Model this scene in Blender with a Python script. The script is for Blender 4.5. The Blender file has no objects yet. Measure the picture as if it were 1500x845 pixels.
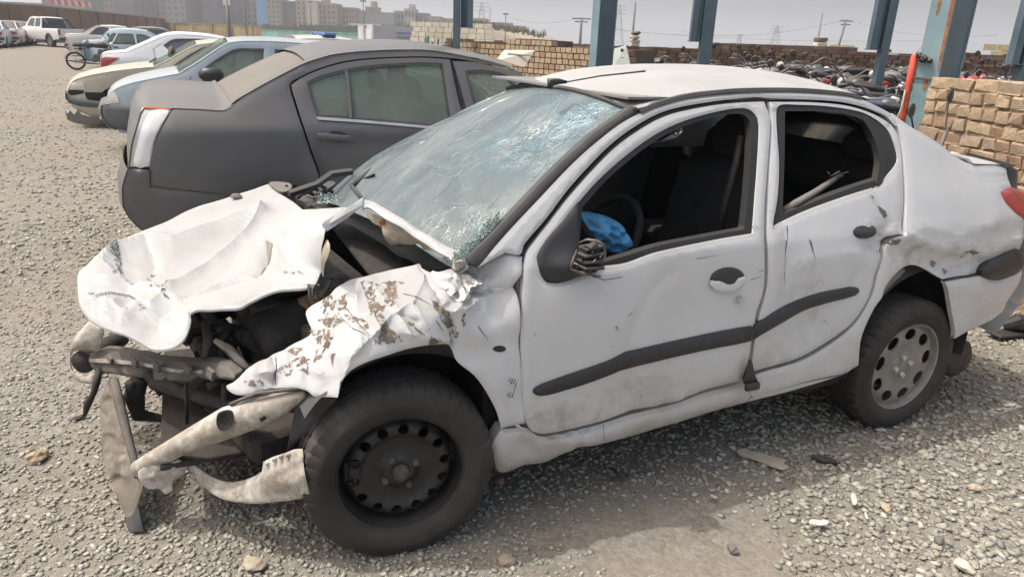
import bpy, bmesh, math, random
import numpy as np
from mathutils import Vector, Matrix, noise
from mathutils.geometry import delaunay_2d_cdt
random.seed(7); np.random.seed(7)
C = bpy.context.scene.collection
S = bpy.context.scene

# ------------------------------------------------------------------ camera, world, sun, exposure
CAM_H, PITCH, ROLL, FPX = 1.5119, 0.33534, 0.04074, 1040.86
PW, PH = 1500.0, 845.0
_F = Vector((0, math.cos(PITCH), -math.sin(PITCH)))
_U0 = Vector((0, math.sin(PITCH), math.cos(PITCH))); _R0 = Vector((1, 0, 0))
_R = _R0 * math.cos(ROLL) + _U0 * math.sin(ROLL)
_U = _U0 * math.cos(ROLL) - _R0 * math.sin(ROLL)
cd = bpy.data.cameras.new('camera'); cam = bpy.data.objects.new('camera', cd); C.objects.link(cam)
m3 = Matrix((_R, _U, -_F)).transposed()
cam.matrix_world = Matrix.Translation((0, 0, CAM_H)) @ m3.to_4x4()
cd.sensor_width = 36.0; cd.lens = FPX / PW * 36.0; cd.clip_start = 0.05; cd.clip_end = 6000
S.camera = cam

CAR_YAW = 0.43264
CAR_B = (-0.4758, 1.68)
_A = np.array([math.cos(CAR_YAW), math.sin(CAR_YAW), 0.0]); _N = np.array([-math.sin(CAR_YAW), math.cos(CAR_YAW), 0.0])
sun_v = Vector(tuple(_A * -0.46 + _N * 0.19 + np.array([0, 0, 1.0]))).normalized()      # towards the sun
SUN_EL = math.asin(sun_v.z); SUN_AZ = math.atan2(sun_v.x, sun_v.y)
w = bpy.data.worlds.new('World'); S.world = w; w.use_nodes = True
nt = w.node_tree; nt.nodes.clear()
sky = nt.nodes.new('ShaderNodeTexSky'); sky.sky_type = 'NISHITA'; sky.sun_disc = False
sky.sun_elevation = SUN_EL; sky.sun_rotation = SUN_AZ; sky.air_density = 1.4; sky.dust_density = 10.0; sky.ozone_density = 1.0
sky.altitude = 0
bg = nt.nodes.new('ShaderNodeBackground'); bg.inputs[1].default_value = 0.15
ow = nt.nodes.new('ShaderNodeOutputWorld')
nt.links.new(sky.outputs[0], bg.inputs[0]); nt.links.new(bg.outputs[0], ow.inputs[0])
sl = bpy.data.lights.new('sun', 'SUN'); so = bpy.data.objects.new('sun', sl); C.objects.link(so)
sl.energy = 2.0; sl.angle = math.radians(0.7); sl.color = (1.0, 0.975, 0.94)
so.rotation_euler = sun_v.to_track_quat('Z', 'Y').to_euler(); so.location = (-20, 0, 40)
S.view_settings.view_transform = 'Standard'; S.view_settings.look = 'None'
S.view_settings.exposure = 0.53; S.view_settings.gamma = 1.0; S.view_settings.use_curve_mapping = False
S.cycles.max_bounces = 6; S.cycles.transparent_max_bounces = 8
# ------------------------------------------------------------------ helpers
def root(name, label, cat, loc=(0, 0, 0), rz=0.0, group=None):
    o = bpy.data.objects.new(name, None); C.objects.link(o); o.location = loc; o.rotation_euler = (0, 0, rz)
    o.empty_display_size = 0.1
    o['label'] = label; o['category'] = cat
    if group: o['group'] = group
    return o
def tag(o, label=None, cat=None, group=None, kind=None):
    if label: o['label'] = label
    if cat: o['category'] = cat
    if group: o['group'] = group
    if kind: o['kind'] = kind
    return o
def mk(name, V, F, m, parent=None, smooth=True, uv=None, sharp=None):
    me = bpy.data.meshes.new(name); me.from_pydata([tuple(map(float, v)) for v in V], [], F)
    me.materials.append(m)
    if smooth: me.shade_smooth()
    if sharp: me.set_sharp_from_angle(angle=math.radians(sharp))
    me.update()
    o = bpy.data.objects.new(name, me); C.objects.link(o)
    if parent: o.parent = parent
    return o
class MB:
    """collects simple solids, then links them as one mesh"""
    def __init__(s): s.v = []; s.f = []
    def add(s, V, F):
        n = len(s.v); s.v += [tuple(v) for v in V]; s.f += [tuple(i + n for i in f) for f in F]; return s
    def box(s, c, d, rz=0, rx=0, ry=0, bev=0.0, jit=0.0):
        hx, hy, hz = d[0] / 2, d[1] / 2, d[2] / 2
        M = Matrix.Rotation(rz, 3, 'Z') @ Matrix.Rotation(ry, 3, 'Y') @ Matrix.Rotation(rx, 3, 'X')
        V = []; F = []
        if bev <= 0:
            for z in (-hz, hz):
                for x, y in ((-hx, -hy), (hx, -hy), (hx, hy), (-hx, hy)): V.append(Vector((x, y, z)))
            F = [(3, 2, 1, 0), (4, 5, 6, 7), (0, 1, 5, 4), (1, 2, 6, 5), (2, 3, 7, 6), (3, 0, 4, 7)]
        else:
            b = min(bev, hx * .9, hy * .9, hz * .9)
            idx = {}
            for sx in (-1, 1):
                for sy in (-1, 1):
                    for sz in (-1, 1):
                        idx[(sx, sy, sz, 0)] = len(V); V.append(Vector((sx * hx, sy * (hy - b), sz * (hz - b))))
                        idx[(sx, sy, sz, 1)] = len(V); V.append(Vector((sx * (hx - b), sy * hy, sz * (hz - b))))
                        idx[(sx, sy, sz, 2)] = len(V); V.append(Vector((sx * (hx - b), sy * (hy - b), sz * hz)))
            g = lambda a, b_, c_, k: idx[(a, b_, c_, k)]
            for q in (-1, 1):
                f = [g(q, -1, -1, 0), g(q, 1, -1, 0), g(q, 1, 1, 0), g(q, -1, 1, 0)]; F.append(f if q > 0 else f[::-1])
                f = [g(-1, q, -1, 1), g(1, q, -1, 1), g(1, q, 1, 1), g(-1, q, 1, 1)]; F.append(f if q < 0 else f[::-1])
                f = [g(-1, -1, q, 2), g(1, -1, q, 2), g(1, 1, q, 2), g(-1, 1, q, 2)]; F.append(f if q > 0 else f[::-1])
            for a in (-1, 1):
                for b2 in (-1, 1):
                    s1 = a * b2
                    f = [g(a, b2, -1, 0), g(a, b2, 1, 0), g(a, b2, 1, 1), g(a, b2, -1, 1)]; F.append(f[::-1] if s1 > 0 else f)
                    f = [g(a, -1, b2, 0), g(a, 1, b2, 0), g(a, 1, b2, 2), g(a, -1, b2, 2)]; F.append(f if s1 > 0 else f[::-1])
                    f = [g(-1, a, b2, 1), g(1, a, b2, 1), g(1, a, b2, 2), g(-1, a, b2, 2)]; F.append(f[::-1] if s1 > 0 else f)
                    for c2 in (-1, 1):
                        f = [g(a, b2, c2, 0), g(a, b2, c2, 1), g(a, b2, c2, 2)]; F.append(f if a * b2 * c2 > 0 else f[::-1])
        if jit:
            V = [v + Vector((random.uniform(-jit, jit), random.uniform(-jit, jit), random.uniform(-jit, jit))) for v in V]
        s.add([M @ v + Vector(c) for v in V], F); return s
    def tube(s, pts, r, n=8, caps=True):
        pts = [Vector(p) for p in pts]; k = len(pts)
        rr = r if isinstance(r, (list, tuple)) else [r] * k
        base = len(s.v); up = Vector((0, 0, 1)); prev = None
        V = []
        for i in range(k):
            d = (pts[min(i + 1, k - 1)] - pts[max(i - 1, 0)])
            d = d.normalized() if d.length > 1e-9 else Vector((1, 0, 0))
            if prev is None:
                a = d.cross(up if abs(d.z) < .9 else Vector((1, 0, 0))).normalized()
            else:
                a = (prev - d * prev.dot(d)); a = a.normalized() if a.length > 1e-6 else d.orthogonal().normalized()
            prev = a; b = d.cross(a)
            for j in range(n):
                t = 2 * math.pi * j / n
                V.append(pts[i] + (a * math.cos(t) + b * math.sin(t)) * rr[i])
        F = []
        for i in range(k - 1):
            for j in range(n):
                F.append((i * n + j, i * n + (j + 1) % n, (i + 1) * n + (j + 1) % n, (i + 1) * n + j))
        if caps:
            F.append(tuple(range(n - 1, -1, -1))); F.append(tuple((k - 1) * n + j for j in range(n)))
        s.add(V, F); return s
    def lathe(s, prof, n=32, c=(0, 0, 0), axis='Y', mod=None, arc=None):
        """prof: (radius, along) pairs"""
        V = []; F = []; k = len(prof); N_ = n if arc is None else n + 1
        for i in range(N_):
            t = 2 * math.pi * i / n if arc is None else arc[0] + (arc[1] - arc[0]) * i / n
            for j, (r, y) in enumerate(prof):
                q = r if mod is None else r + mod(i, j)
                if axis == 'Y': V.append((c[0] + q * math.cos(t), c[1] + y, c[2] + q * math.sin(t)))
                elif axis == 'Z': V.append((c[0] + q * math.cos(t), c[1] + q * math.sin(t), c[2] + y))
                else: V.append((c[0] + y, c[1] + q * math.cos(t), c[2] + q * math.sin(t)))
        for i in range(n):
            i2 = (i + 1) % N_
            for j in range(k - 1):
                F.append((i * k + j, i2 * k + j, i2 * k + j + 1, i * k + j + 1))
        s.add(V, F); return s
    def prism(s, poly, d):
        """closed outline poly (3D points) swept by vector d"""
        n = len(poly); d = Vector(d); V = [Vector(p) for p in poly]; V += [v + d for v in V]
        F = [tuple(range(n - 1, -1, -1)), tuple(range(n, 2 * n))] + [(i, (i + 1) % n, n + (i + 1) % n, n + i) for i in range(n)]
        s.add(V, F); return s
    def build(s, name, m, parent=None, smooth=False, sharp=None, loc=None):
        o = mk(name, s.v, s.f, m, parent, smooth or bool(sharp), sharp=sharp)
        if loc: o.location = loc
        return o
def copy_tree(o, parent=None):
    c = o.copy(); C.objects.link(c); c.parent = parent
    for ch in list(o.children): copy_tree(ch, c)
    return c

# ---- materials
def _n(nt, t, **kw):
    n = nt.nodes.new(t)
    for k, v in kw.items():
        if k.startswith('i_'):
            key = k[2:]; key = int(key) if key.isdigit() else key.replace('_', ' ')
            n.inputs[key].default_value = v
        else: setattr(n, k, v)
    return n
def ramp(nt, fac, stops):
    r = nt.nodes.new('ShaderNodeValToRGB'); e = r.color_ramp.elements
    while len(e) > 1: e.remove(e[-1])
    e[0].position = stops[0][0]; c = stops[0][1]; e[0].color = (*c, 1) if len(c) == 3 else c
    for p, c in stops[1:]:
        x = e.new(p); x.color = (*c, 1) if len(c) == 3 else c
    nt.links.new(fac, r.inputs[0]); return r.outputs[0]
def g3(v): return (v, v, v)
def mixc(nt, fac, a, b, mode='MIX'):
    m = nt.nodes.new('ShaderNodeMix'); m.data_type = 'RGBA'; m.blend_type = mode
    for s, v in ((0, fac), (6, a), (7, b)):
        if hasattr(v, 'is_output') or isinstance(v, bpy.types.NodeSocket): nt.links.new(v, m.inputs[s])
        else: m.inputs[s].default_value = v if s == 0 else ((*v, 1) if len(v) == 3 else v)
    return m.outputs[2]
def mathn(nt, op, a, b=0.0, clamp=False):
    m = nt.nodes.new('ShaderNodeMath'); m.operation = op; m.use_clamp = clamp
    for i, v in enumerate((a, b)):
        if isinstance(v, bpy.types.NodeSocket): nt.links.new(v, m.inputs[i])
        else: m.inputs[i].default_value = v
    return m.outputs[0]
def newmat(name):
    m = bpy.data.materials.new(name); m.use_nodes = True; nt = m.node_tree
    b = nt.nodes['Principled BSDF']; tc = nt.nodes.new('ShaderNodeTexCoord')
    return m, nt, b, tc
def noise_n(nt, vec, scale, detail=4, rough=.55, dist=0.0):
    n = nt.nodes.new('ShaderNodeTexNoise'); n.inputs['Scale'].default_value = scale; n.inputs['Detail'].default_value = detail
    n.inputs['Roughness'].default_value = rough; n.inputs['Distortion'].default_value = dist
    nt.links.new(vec, n.inputs['Vector']); return n.outputs[0]
def bump(nt, b, h, strength=.3, dist=.01):
    n = nt.nodes.new('ShaderNodeBump'); n.inputs['Strength'].default_value = strength; n.inputs['Distance'].default_value = dist
    nt.links.new(h, n.inputs['Height']); nt.links.new(n.outputs[0], b.inputs['Normal']); return n
def simple(name, col, rough=.6, metal=0.0, var=.15, scale=6.0, bmp=0.0, bscale=60.0, dust=0.0, dustcol=(.36, .31, .25), spec=.5, alpha=1.0):
    """base colour with grain, wear and optional dust lying on faces that look up"""
    m, nt, b, tc = newmat(name)
    f = noise_n(nt, tc.outputs['Object'], scale, 5, .6)
    lo = tuple(max(0, c * (1 - var)) for c in col); hi = tuple(min(1, c * (1 + var)) for c in col)
    c = ramp(nt, f, [(.3, lo), (.7, hi)])
    if dust > 0:
        ge = nt.nodes.new('ShaderNodeNewGeometry'); sp = nt.nodes.new('ShaderNodeSeparateXYZ'); nt.links.new(ge.outputs['True Normal'], sp.inputs[0])
        up = mathn(nt, 'MULTIPLY', sp.outputs[2], 1.0, True)
        f2 = noise_n(nt, tc.outputs['Object'], scale * .7 + 1.3, 6, .65)
        k = mathn(nt, 'MULTIPLY', mathn(nt, 'ADD', mathn(nt, 'MULTIPLY', up, .88), .12), mathn(nt, 'MULTIPLY', ramp(nt, f2, [(.25, g3(.35)), (.65, g3(1.0))]), dust), True)
        c = mixc(nt, k, c, dustcol)
        r = mathn(nt, 'ADD', mathn(nt, 'MULTIPLY', k, .6), rough, True); nt.links.new(r, b.inputs['Roughness'])
    else:
        r = mathn(nt, 'ADD', mathn(nt, 'MULTIPLY', f, .25), rough - .12, True); nt.links.new(r, b.inputs['Roughness'])
    nt.links.new(c, b.inputs['Base Color'])
    b.inputs['Metallic'].default_value = metal; b.inputs['Specular IOR Level'].default_value = spec
    b.inputs['Alpha'].default_value = alpha
    if bmp > 0: bump(nt, b, noise_n(nt, tc.outputs['Object'], bscale, 4, .6), bmp, .01)
    return m

# ---- photo ray -> frame-local 3D, for surfaces measured off the photograph
RF = np.array(_R), np.array(_U), np.array(_F)
class Frame:
    def __init__(s, bx, by, yaw, ts):
        s.B = np.array([bx, by, 0.0]); s.yaw = yaw
        s.M = np.array([[math.cos(yaw), math.sin(yaw), 0], [-math.sin(yaw), math.cos(yaw), 0], [0, 0, 1]])
        s.o = s.M @ (np.array([0, 0, CAM_H]) - s.B); s.ts = ts
    def ray(s, X, Y):
        X = np.atleast_1d(np.asarray(X, float)); Y = np.atleast_1d(np.asarray(Y, float))
        d = ((X - PW / 2) / FPX)[:, None] * RF[0] - ((Y - PH / 2) / FPX)[:, None] * RF[1] + RF[2]
        return d @ s.M.T
    def side(s, X, Y, extra=0.0):
        d = s.ray(X, Y); t = np.zeros(len(d))
        for i in range(25):
            k = (t - s.o[1]) / d[:, 1]; P = s.o + k[:, None] * d
            t = .5 * t + .5 * (s.ts(P[:, 0], P[:, 2]) + extra)
        return P
    def on(s, X, Y, ax, v):
        d = s.ray(X, Y); k = (v - s.o[ax]) / d[:, ax]; return s.o + k[:, None] * d
    def T(s, x, y, v): return s.on(x, y, 1, v)[0]
    def Z(s, x, y, v): return s.on(x, y, 2, v)[0]
    def Sx(s, x, y, v): return s.on(x, y, 0, v)[0]
WF = Frame(0, 0, 0, None)          # world frame: on(x, y, 1, Y) or on(x, y, 2, z)
class TPS:
    """smooth depth through measured control points [(px, py, axis 's'|'t'|'z'|'side', value)]"""
    def __init__(s, fr, ctrl, reg=1e-4):
        s.fr = fr; P = []
        for x, y, a, v in ctrl:
            if a == 'side': P.append(fr.side(x, y, v)[0])
            else: P.append(fr.on(x, y, {'s': 0, 't': 1, 'z': 2}[a], v)[0])
        P = np.array(P); X = np.array([[c[0], c[1]] for c in ctrl], float) / 100
        k = np.array([np.dot(p - fr.o, fr.ray(c[0], c[1])[0]) / np.dot(fr.ray(c[0], c[1])[0], fr.ray(c[0], c[1])[0]) for p, c in zip(P, ctrl)])
        n = len(X); r = np.linalg.norm(X[:, None] - X[None], axis=2)
        K = np.where(r > 0, r * r * np.log(r + 1e-12), 0) + reg * np.eye(n)
        Q = np.hstack([np.ones((n, 1)), X]); A = np.block([[K, Q], [Q.T, np.zeros((3, 3))]])
        s.w = np.linalg.solve(A, np.concatenate([k, np.zeros(3)])); s.X = X
    def __call__(s, X, Y):
        q = np.stack([np.asarray(X, float), np.asarray(Y, float)], 1) / 100
        r = np.linalg.norm(q[:, None] - s.X[None], axis=2)
        U = np.where(r > 0, r * r * np.log(r + 1e-12), 0)
        k = U @ s.w[:len(s.X)] + s.w[-3] + q @ s.w[-2:]
        d = s.fr.ray(X, Y); return s.fr.o + k[:, None] * d

def resample(pts, step, closed=True, smooth=True):
    """points are (x, y) or (x, y, 1) for a sharp corner"""
    n = len(pts); out = []
    rng = n if closed else n - 1
    for i in range(rng):
        p1 = pts[i]; p2 = pts[(i + 1) % n]
        p0 = pts[i - 1] if (closed or i > 0) else p1; p3 = pts[(i + 2) % n] if (closed or i + 2 < n) else p2
        a, b = np.array(p1[:2], float), np.array(p2[:2], float)
        L = np.linalg.norm(b - a); k = max(1, int(round(L / step)))
        if smooth:
            m1 = (b - np.array(p0[:2], float)) / 2
            m2 = (np.array(p3[:2], float) - a) / 2
            if len(p1) > 2: m1 = b - a
            if len(p2) > 2: m2 = b - a
            for m_ in (m1, m2):
                l = np.linalg.norm(m_)
                if l > L * 1.2: m_ *= L * 1.2 / l
        for j in range(k):
            t = j / k
            if smooth:
                q = (2 * t**3 - 3 * t * t + 1) * a + (t**3 - 2 * t * t + t) * m1 + (-2 * t**3 + 3 * t * t) * b + (t**3 - t * t) * m2
            else: q = a + (b - a) * t
            out.append(q)
    if not closed: out.append(np.array(pts[-1][:2], float))
    return np.array(out)
def inside(P, poly):
    x, y = P[:, 0], P[:, 1]; r = np.zeros(len(P), bool); n = len(poly)
    for i in range(n):
        x1, y1 = poly[i]; x2, y2 = poly[(i + 1) % n]
        if y1 == y2: continue
        c = ((y1 > y) != (y2 > y)) & (x < (x2 - x1) * (y - y1) / (y2 - y1) + x1); r ^= c
    return r
def pdist(P, line, closed=True):
    d = np.full(len(P), 1e9); n = len(line)
    for i in range(n if closed else n - 1):
        a = line[i]; b = line[(i + 1) % n]; ab = b - a; L = max(1e-12, float(ab @ ab))
        t = np.clip(((P - a) @ ab) / L, 0, 1); d = np.minimum(d, np.linalg.norm(P - (a + t[:, None] * ab), axis=1))
    return d
def offset(poly, d):
    """shrink an outline by d (positive = inwards)"""
    P = np.array([p[:2] for p in poly], float); n = len(P)
    ar = 0.5 * sum(P[i][0] * P[(i + 1) % n][1] - P[(i + 1) % n][0] * P[i][1] for i in range(n)); sg = 1 if ar > 0 else -1
    out = []
    for i in range(n):
        e1 = P[i] - P[i - 1]; e2 = P[(i + 1) % n] - P[i]
        n1 = np.array([-e1[1], e1[0]]) / (np.linalg.norm(e1) + 1e-9) * sg; n2 = np.array([-e2[1], e2[0]]) / (np.linalg.norm(e2) + 1e-9) * sg
        q = n1 + n2; q = q / max(.35, (1 + n1 @ n2) ) ; out.append((*(P[i] + q * d), *([1] if len(poly[i]) > 2 else [])))
    return out
def snoise(X, Y, sc, seed=0):
    return np.array([noise.noise((x / sc, y / sc, seed * 7.3)) for x, y in zip(X, Y)])
def disp_of(feats, X, Y):
    D = np.zeros(len(X)); P = np.stack([X, Y], 1)
    for f in feats:
        k = f[0]
        if k == 'g':
            _, cx, cy, rx, ry, a, amp = f; a = math.radians(a)
            u = (X - cx) * math.cos(a) + (Y - cy) * math.sin(a); v = -(X - cx) * math.sin(a) + (Y - cy) * math.cos(a)
            D += amp * np.exp(-(u / rx)**2 - (v / ry)**2)
        elif k == 'c':      # crease along a polyline
            _, ln, wd, amp = f; d = pdist(P, np.array(ln, float), False); D += amp * np.exp(-d / wd)
        elif k == 'f':      # flat facet falling away from line a to line b, then a sharp step back up
            _, a_, b_, h = f; a_ = np.array(a_, float); b_ = np.array(b_, float); poly = np.concatenate([a_, b_[::-1]]); ins = inside(P, poly)
            da = pdist(P, a_, False); db = pdist(P, b_, False); D += np.where(ins, -h * da / (da + db + 1e-6) * (1 - np.exp(-db / 6.0)), 0)
        elif k == 'n':      # crumple noise
            _, sc, amp, seed = f; D += amp * snoise(X, Y, sc, seed)
        elif k == 'r':      # ridged crumple noise, limited to an ellipse
            _, cx, cy, rx, ry, sc, amp, seed = f
            D += amp * (1 - 2 * np.abs(snoise(X, Y, sc, seed))) * np.exp(-(((X - cx) / rx)**2 + ((Y - cy) / ry)**2)**2)
    return D
def sheet(name, m, parent, outline, pos, step=7.0, thick=.012, thv=(0, 1, 0), dirv=None, feats=(), holes=(), lip=0.0, liprad=5.0, smooth=True, lift=0.0, sharp=None, flipview=None, cres=(), crease=False):
    """sheet-metal panel: outline in 2D, mapped to 3D by pos(X, Y); real thickness along thv; dents from feats along dirv"""
    thv = np.array(thv, float); dirv = -thv / np.linalg.norm(thv) if dirv is None else np.array(dirv, float)
    B0 = resample(outline, step, True, smooth); HS = [resample(h, step, True, smooth) for h in holes]
    loops = [B0] + HS
    x0, y0 = B0.min(0); x1, y1 = B0.max(0)
    if not cres and crease: cres = [f[1] for f in feats if f[0] == 'c']
    G = []
    r = 0; y = y0 + step * .5
    while y < y1:
        x = x0 + (step * .5 if r % 2 else 0)
        while x < x1: G.append((x, y)); x += step
        y += step * .87; r += 1
    G = np.array(G) if G else np.zeros((0, 2))
    if len(G):
        ok = inside(G, B0) & (pdist(G, B0) > step * .55)
        for h in HS: ok &= ~inside(G, h) & (pdist(G, h) > step * .55)
        G = G[ok]
    CR = []
    for c in cres:
        q = resample(c, step * .7, False, True); CR.append(q)
        if len(G): G = G[pdist(G, q, False) > step * .4]
    RG = []
    for li, l in enumerate(loops):        # an even inner ring keeps rolled edges smooth
        nx = np.roll(l, -1, 0) - np.roll(l, 1, 0); nx = np.stack([-nx[:, 1], nx[:, 0]], 1) / (np.linalg.norm(nx, axis=1)[:, None] + 1e-9)
        for sg in (1, -1):
            q = l + nx * sg * step * .62
            ok = inside(q, B0) & (pdist(q, B0) > step * .5)
            for h in HS: ok &= ~inside(q, h) & (pdist(q, h) > step * .5)
            q = q[ok]
            for c in CR: q = q[pdist(q, c, False) > step * .4] if len(q) else q
            RG += [tuple(p) for p in q]
    if len(G) and RG:
        dm = pdist(G, B0)
        for h in HS: dm = np.minimum(dm, pdist(G, h))
        G = G[dm > step * 1.05]
    V2 = [tuple(p) for l in loops for p in l]; E = []; n = 0
    for l in loops:
        k = len(l); E += [(n + i, n + (i + 1) % k) for i in range(k)]; n += k
    for q in CR:
        k = len(q); q = q[inside(q, B0) & (pdist(q, B0) > step * .3)]
        if len(q) > 1:
            V2 += [tuple(p) for p in q]; E += [(n + i, n + i + 1) for i in range(len(q) - 1)]; n += len(q)
    V2 += RG + [tuple(p) for p in G]
    vs, es, fs, *_ = delaunay_2d_cdt([Vector(v) for v in V2], E, [], 0, 1e-6)
    vs = np.array([(v.x, v.y) for v in vs]); fs = [f for f in fs if len(f) == 3]
    ce = np.array([vs[list(f)].mean(0) for f in fs]); ok = inside(ce, B0)
    for h in HS: ok &= ~inside(ce, h)
    fs = [f for f, o in zip(fs, ok) if o]
    used = sorted({i for f in fs for i in f}); re = {v: i for i, v in enumerate(used)}
    vs = vs[used]; fs = [tuple(re[i] for i in f) for f in fs]
    P = pos(vs[:, 0], vs[:, 1])
    if lift: P = P + dirv * lift
    if feats: P = P + disp_of(feats, vs[:, 0], vs[:, 1])[:, None] * dirv
    if lip:
        d = pdist(vs, B0)
        for h in HS: d = np.minimum(d, pdist(vs, h))
        P = P - dirv * (lip * np.clip(1 - d / liprad, 0, 1)**2)[:, None]
    # orientation: front faces point against thv
    a = fs[len(fs) // 2]; tot = 0
    for f in fs[::max(1, len(fs) // 50)]:
        nn = np.cross(P[f[1]] - P[f[0]], P[f[2]] - P[f[0]]); tot += nn @ (-thv)
    if tot < 0: fs = [f[::-1] for f in fs]
    Q = P + thv / np.linalg.norm(thv) * thick
    n = len(P); V = list(P) + list(Q); F = list(fs) + [tuple(i + n for i in f[::-1]) for f in fs]
    cnt = {}
    for f in fs:
        for i in range(3):
            e = (f[i], f[(i + 1) % 3]); cnt[e] = cnt.get(e, 0) + 1
    rim = [e for e in cnt if (e[1], e[0]) not in cnt]
    mp = {}
    def dv(i, b):
        if (i, b) not in mp: mp[(i, b)] = len(V); V.append(V[i + n] if b else V[i])
        return mp[(i, b)]
    for a, b in rim: F.append((dv(b, 0), dv(a, 0), dv(a, 1), dv(b, 1)))
    return mk(name, V, F, m, parent, True, sharp=sharp or (28 if crease is True else None))
def ell(cx, cy, rx, ry, n=20, a=0):
    a = math.radians(a)
    return [(cx + rx * math.cos(t) * math.cos(a) - ry * math.sin(t) * math.sin(a), cy + rx * math.cos(t) * math.sin(a) + ry * math.sin(t) * math.cos(a)) for t in [2 * math.pi * i / n for i in range(n)]]
# ------------------------------------------------------------------ materials of the place
def gravel_mat():
    m, nt, b, tc = newmat('gravel_ground')
    P = tc.outputs['Object']
    v = nt.nodes.new('ShaderNodeTexVoronoi'); v.inputs['Scale'].default_value = 60; nt.links.new(P, v.inputs['Vector'])
    v2 = nt.nodes.new('ShaderNodeTexVoronoi'); v2.inputs['Scale'].default_value = 17; nt.links.new(P, v2.inputs['Vector'])
    sp = nt.nodes.new('ShaderNodeSeparateColor'); nt.links.new(v.outputs['Color'], sp.inputs[0])
    sp2 = nt.nodes.new('ShaderNodeSeparateColor'); nt.links.new(v2.outputs['Color'], sp2.inputs[0])
    c1 = ramp(nt, sp.outputs[0], [(0, (0.216, 0.192, 0.16)), (0.5, (0.312, 0.28, 0.236)), (1, (0.416, 0.38, 0.328))])
    c2 = ramp(nt, sp2.outputs[1], [(0, (0.224, 0.2, 0.164)), (0.6, (0.32, 0.288, 0.24)), (1, (0.4, 0.368, 0.312))])
    c = mixc(nt, .4, c1, c2)
    big = noise_n(nt, P, .55, 5, .6, .4)
    c = mixc(nt, ramp(nt, big, [(.42, g3(0)), (.62, g3(.75))]), c, (.335, .285, .22))
    fine = noise_n(nt, P, 90, 3, .7)
    c = mixc(nt, .5, c, ramp(nt, fine, [(.3, g3(.62)), (.7, g3(1.25))]), 'MULTIPLY')
    c = mixc(nt, 1.0, c, (.69, .715, .735), 'MULTIPLY'); nt.links.new(c, b.inputs['Base Color']); b.inputs['Roughness'].default_value = .95; b.inputs['Specular IOR Level'].default_value = .15
    h = mathn(nt, 'ADD', mathn(nt, 'MULTIPLY', v.outputs['Distance'], -.35), mathn(nt, 'MULTIPLY', fine, .5))
    bump(nt, b, h, .6, .012)
    return m
M_GROUND = gravel_mat()
def stone_mat():
    m, nt, b, tc = newmat('gravel_stone')
    a = nt.nodes.new('ShaderNodeAttribute'); a.attribute_name = 'tone'
    f = noise_n(nt, tc.outputs['Object'], 55, 4, .65)
    c = mixc(nt, .6, a.outputs['Color'], ramp(nt, f, [(.3, g3(.72)), (.7, g3(1.2))]), 'MULTIPLY')
    nt.links.new(c, b.inputs['Base Color']); b.inputs['Roughness'].default_value = .9; b.inputs['Specular IOR Level'].default_value = .2
    bump(nt, b, f, .35, .004)
    return m
M_STONE = stone_mat()
def brick_mat(name, stops, bs=9.0):
    m, nt, b, tc = newmat(name)
    oi = nt.nodes.new('ShaderNodeObjectInfo')
    a = nt.nodes.new('ShaderNodeAttribute'); a.attribute_name = 'tone'
    ge = nt.nodes.new('ShaderNodeNewGeometry')
    rnd = mathn(nt, 'FRACT', mathn(nt, 'ADD', oi.outputs['Random'], ge.outputs['Random Per Island']))
    c = ramp(nt, rnd, stops)
    f = noise_n(nt, tc.outputs['Object'], bs * 3, 5, .65)
    c = mixc(nt, .75, c, ramp(nt, f, [(.25, g3(.62)), (.72, g3(1.22))]), 'MULTIPLY')
    nt.links.new(c, b.inputs['Base Color']); b.inputs['Roughness'].default_value = .93; b.inputs['Specular IOR Level'].default_value = .15
    bump(nt, b, noise_n(nt, tc.outputs['Object'], bs * 7, 5, .7), .8, .012)
    return m
M_BRICK = brick_mat('tan_brick', [(0, (.30, .20, .14)), (.2, (.38, .28, .19)), (.45, (.42, .32, .215)), (.7, (.45, .35, .23)), (.85, (.38, .31, .23)), (1, (.34, .245, .17))])
M_BRICKD = brick_mat('brown_brick', [(0, (.10, .065, .05)), (.5, (.155, .10, .075)), (1, (.21, .15, .11))])
M_BLOCKY = brick_mat('yellow_block', [(0, (.42, .37, .23)), (.5, (.48, .43, .27)), (1, (.40, .33, .2))], 4)
M_BLOCKC = brick_mat('cream_block', [(0, (.52, .49, .40)), (.5, (.58, .55, .46)), (1, (.48, .44, .35))], 3)
M_MORTAR = simple('mud_mortar', (.27, .20, .14), .95, var=.25, scale=14, bmp=.6, bscale=45)
M_MORTD = simple('dark_mortar', (.13, .10, .08), .95, var=.2, scale=8)
def steel_blue():
    m, nt, b, tc = newmat('blue_grey_painted_steel')
    P = tc.outputs['Object']; mp = nt.nodes.new('ShaderNodeMapping'); mp.inputs['Scale'].default_value = (1, 1, .22); nt.links.new(P, mp.inputs[0])
    a = noise_n(nt, P, 2.2, 5, .6); c = ramp(nt, a, [(.3, (.13, .22, .25)), (.55, (.20, .30, .33)), (.75, (.27, .36, .37))])
    r = noise_n(nt, mp.outputs[0], 5.5, 6, .62, .3)
    k = ramp(nt, r, [(.60, g3(0)), (.66, g3(1))])
    rc = ramp(nt, noise_n(nt, P, 30, 4, .6), [(.3, (.17, .06, .025)), (.7, (.36, .15, .06))])
    c = mixc(nt, k, c, rc); nt.links.new(c, b.inputs['Base Color'])
    nt.links.new(mathn(nt, 'ADD', mathn(nt, 'MULTIPLY', k, .35), .5), b.inputs['Roughness']); bump(nt, b, k, .3, .003)
    return m
M_STEEL = steel_blue()
M_STEELD = simple('slate_and_shaded_steel', (.075, .12, .15), .5, var=.3, scale=1.5, dust=.2)  # dark steel; on box columns it paints the shade of the webs
M_RUST = simple('rust_patch', (.30, .125, .05), .9, var=.45, scale=25, bmp=.4)
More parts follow.
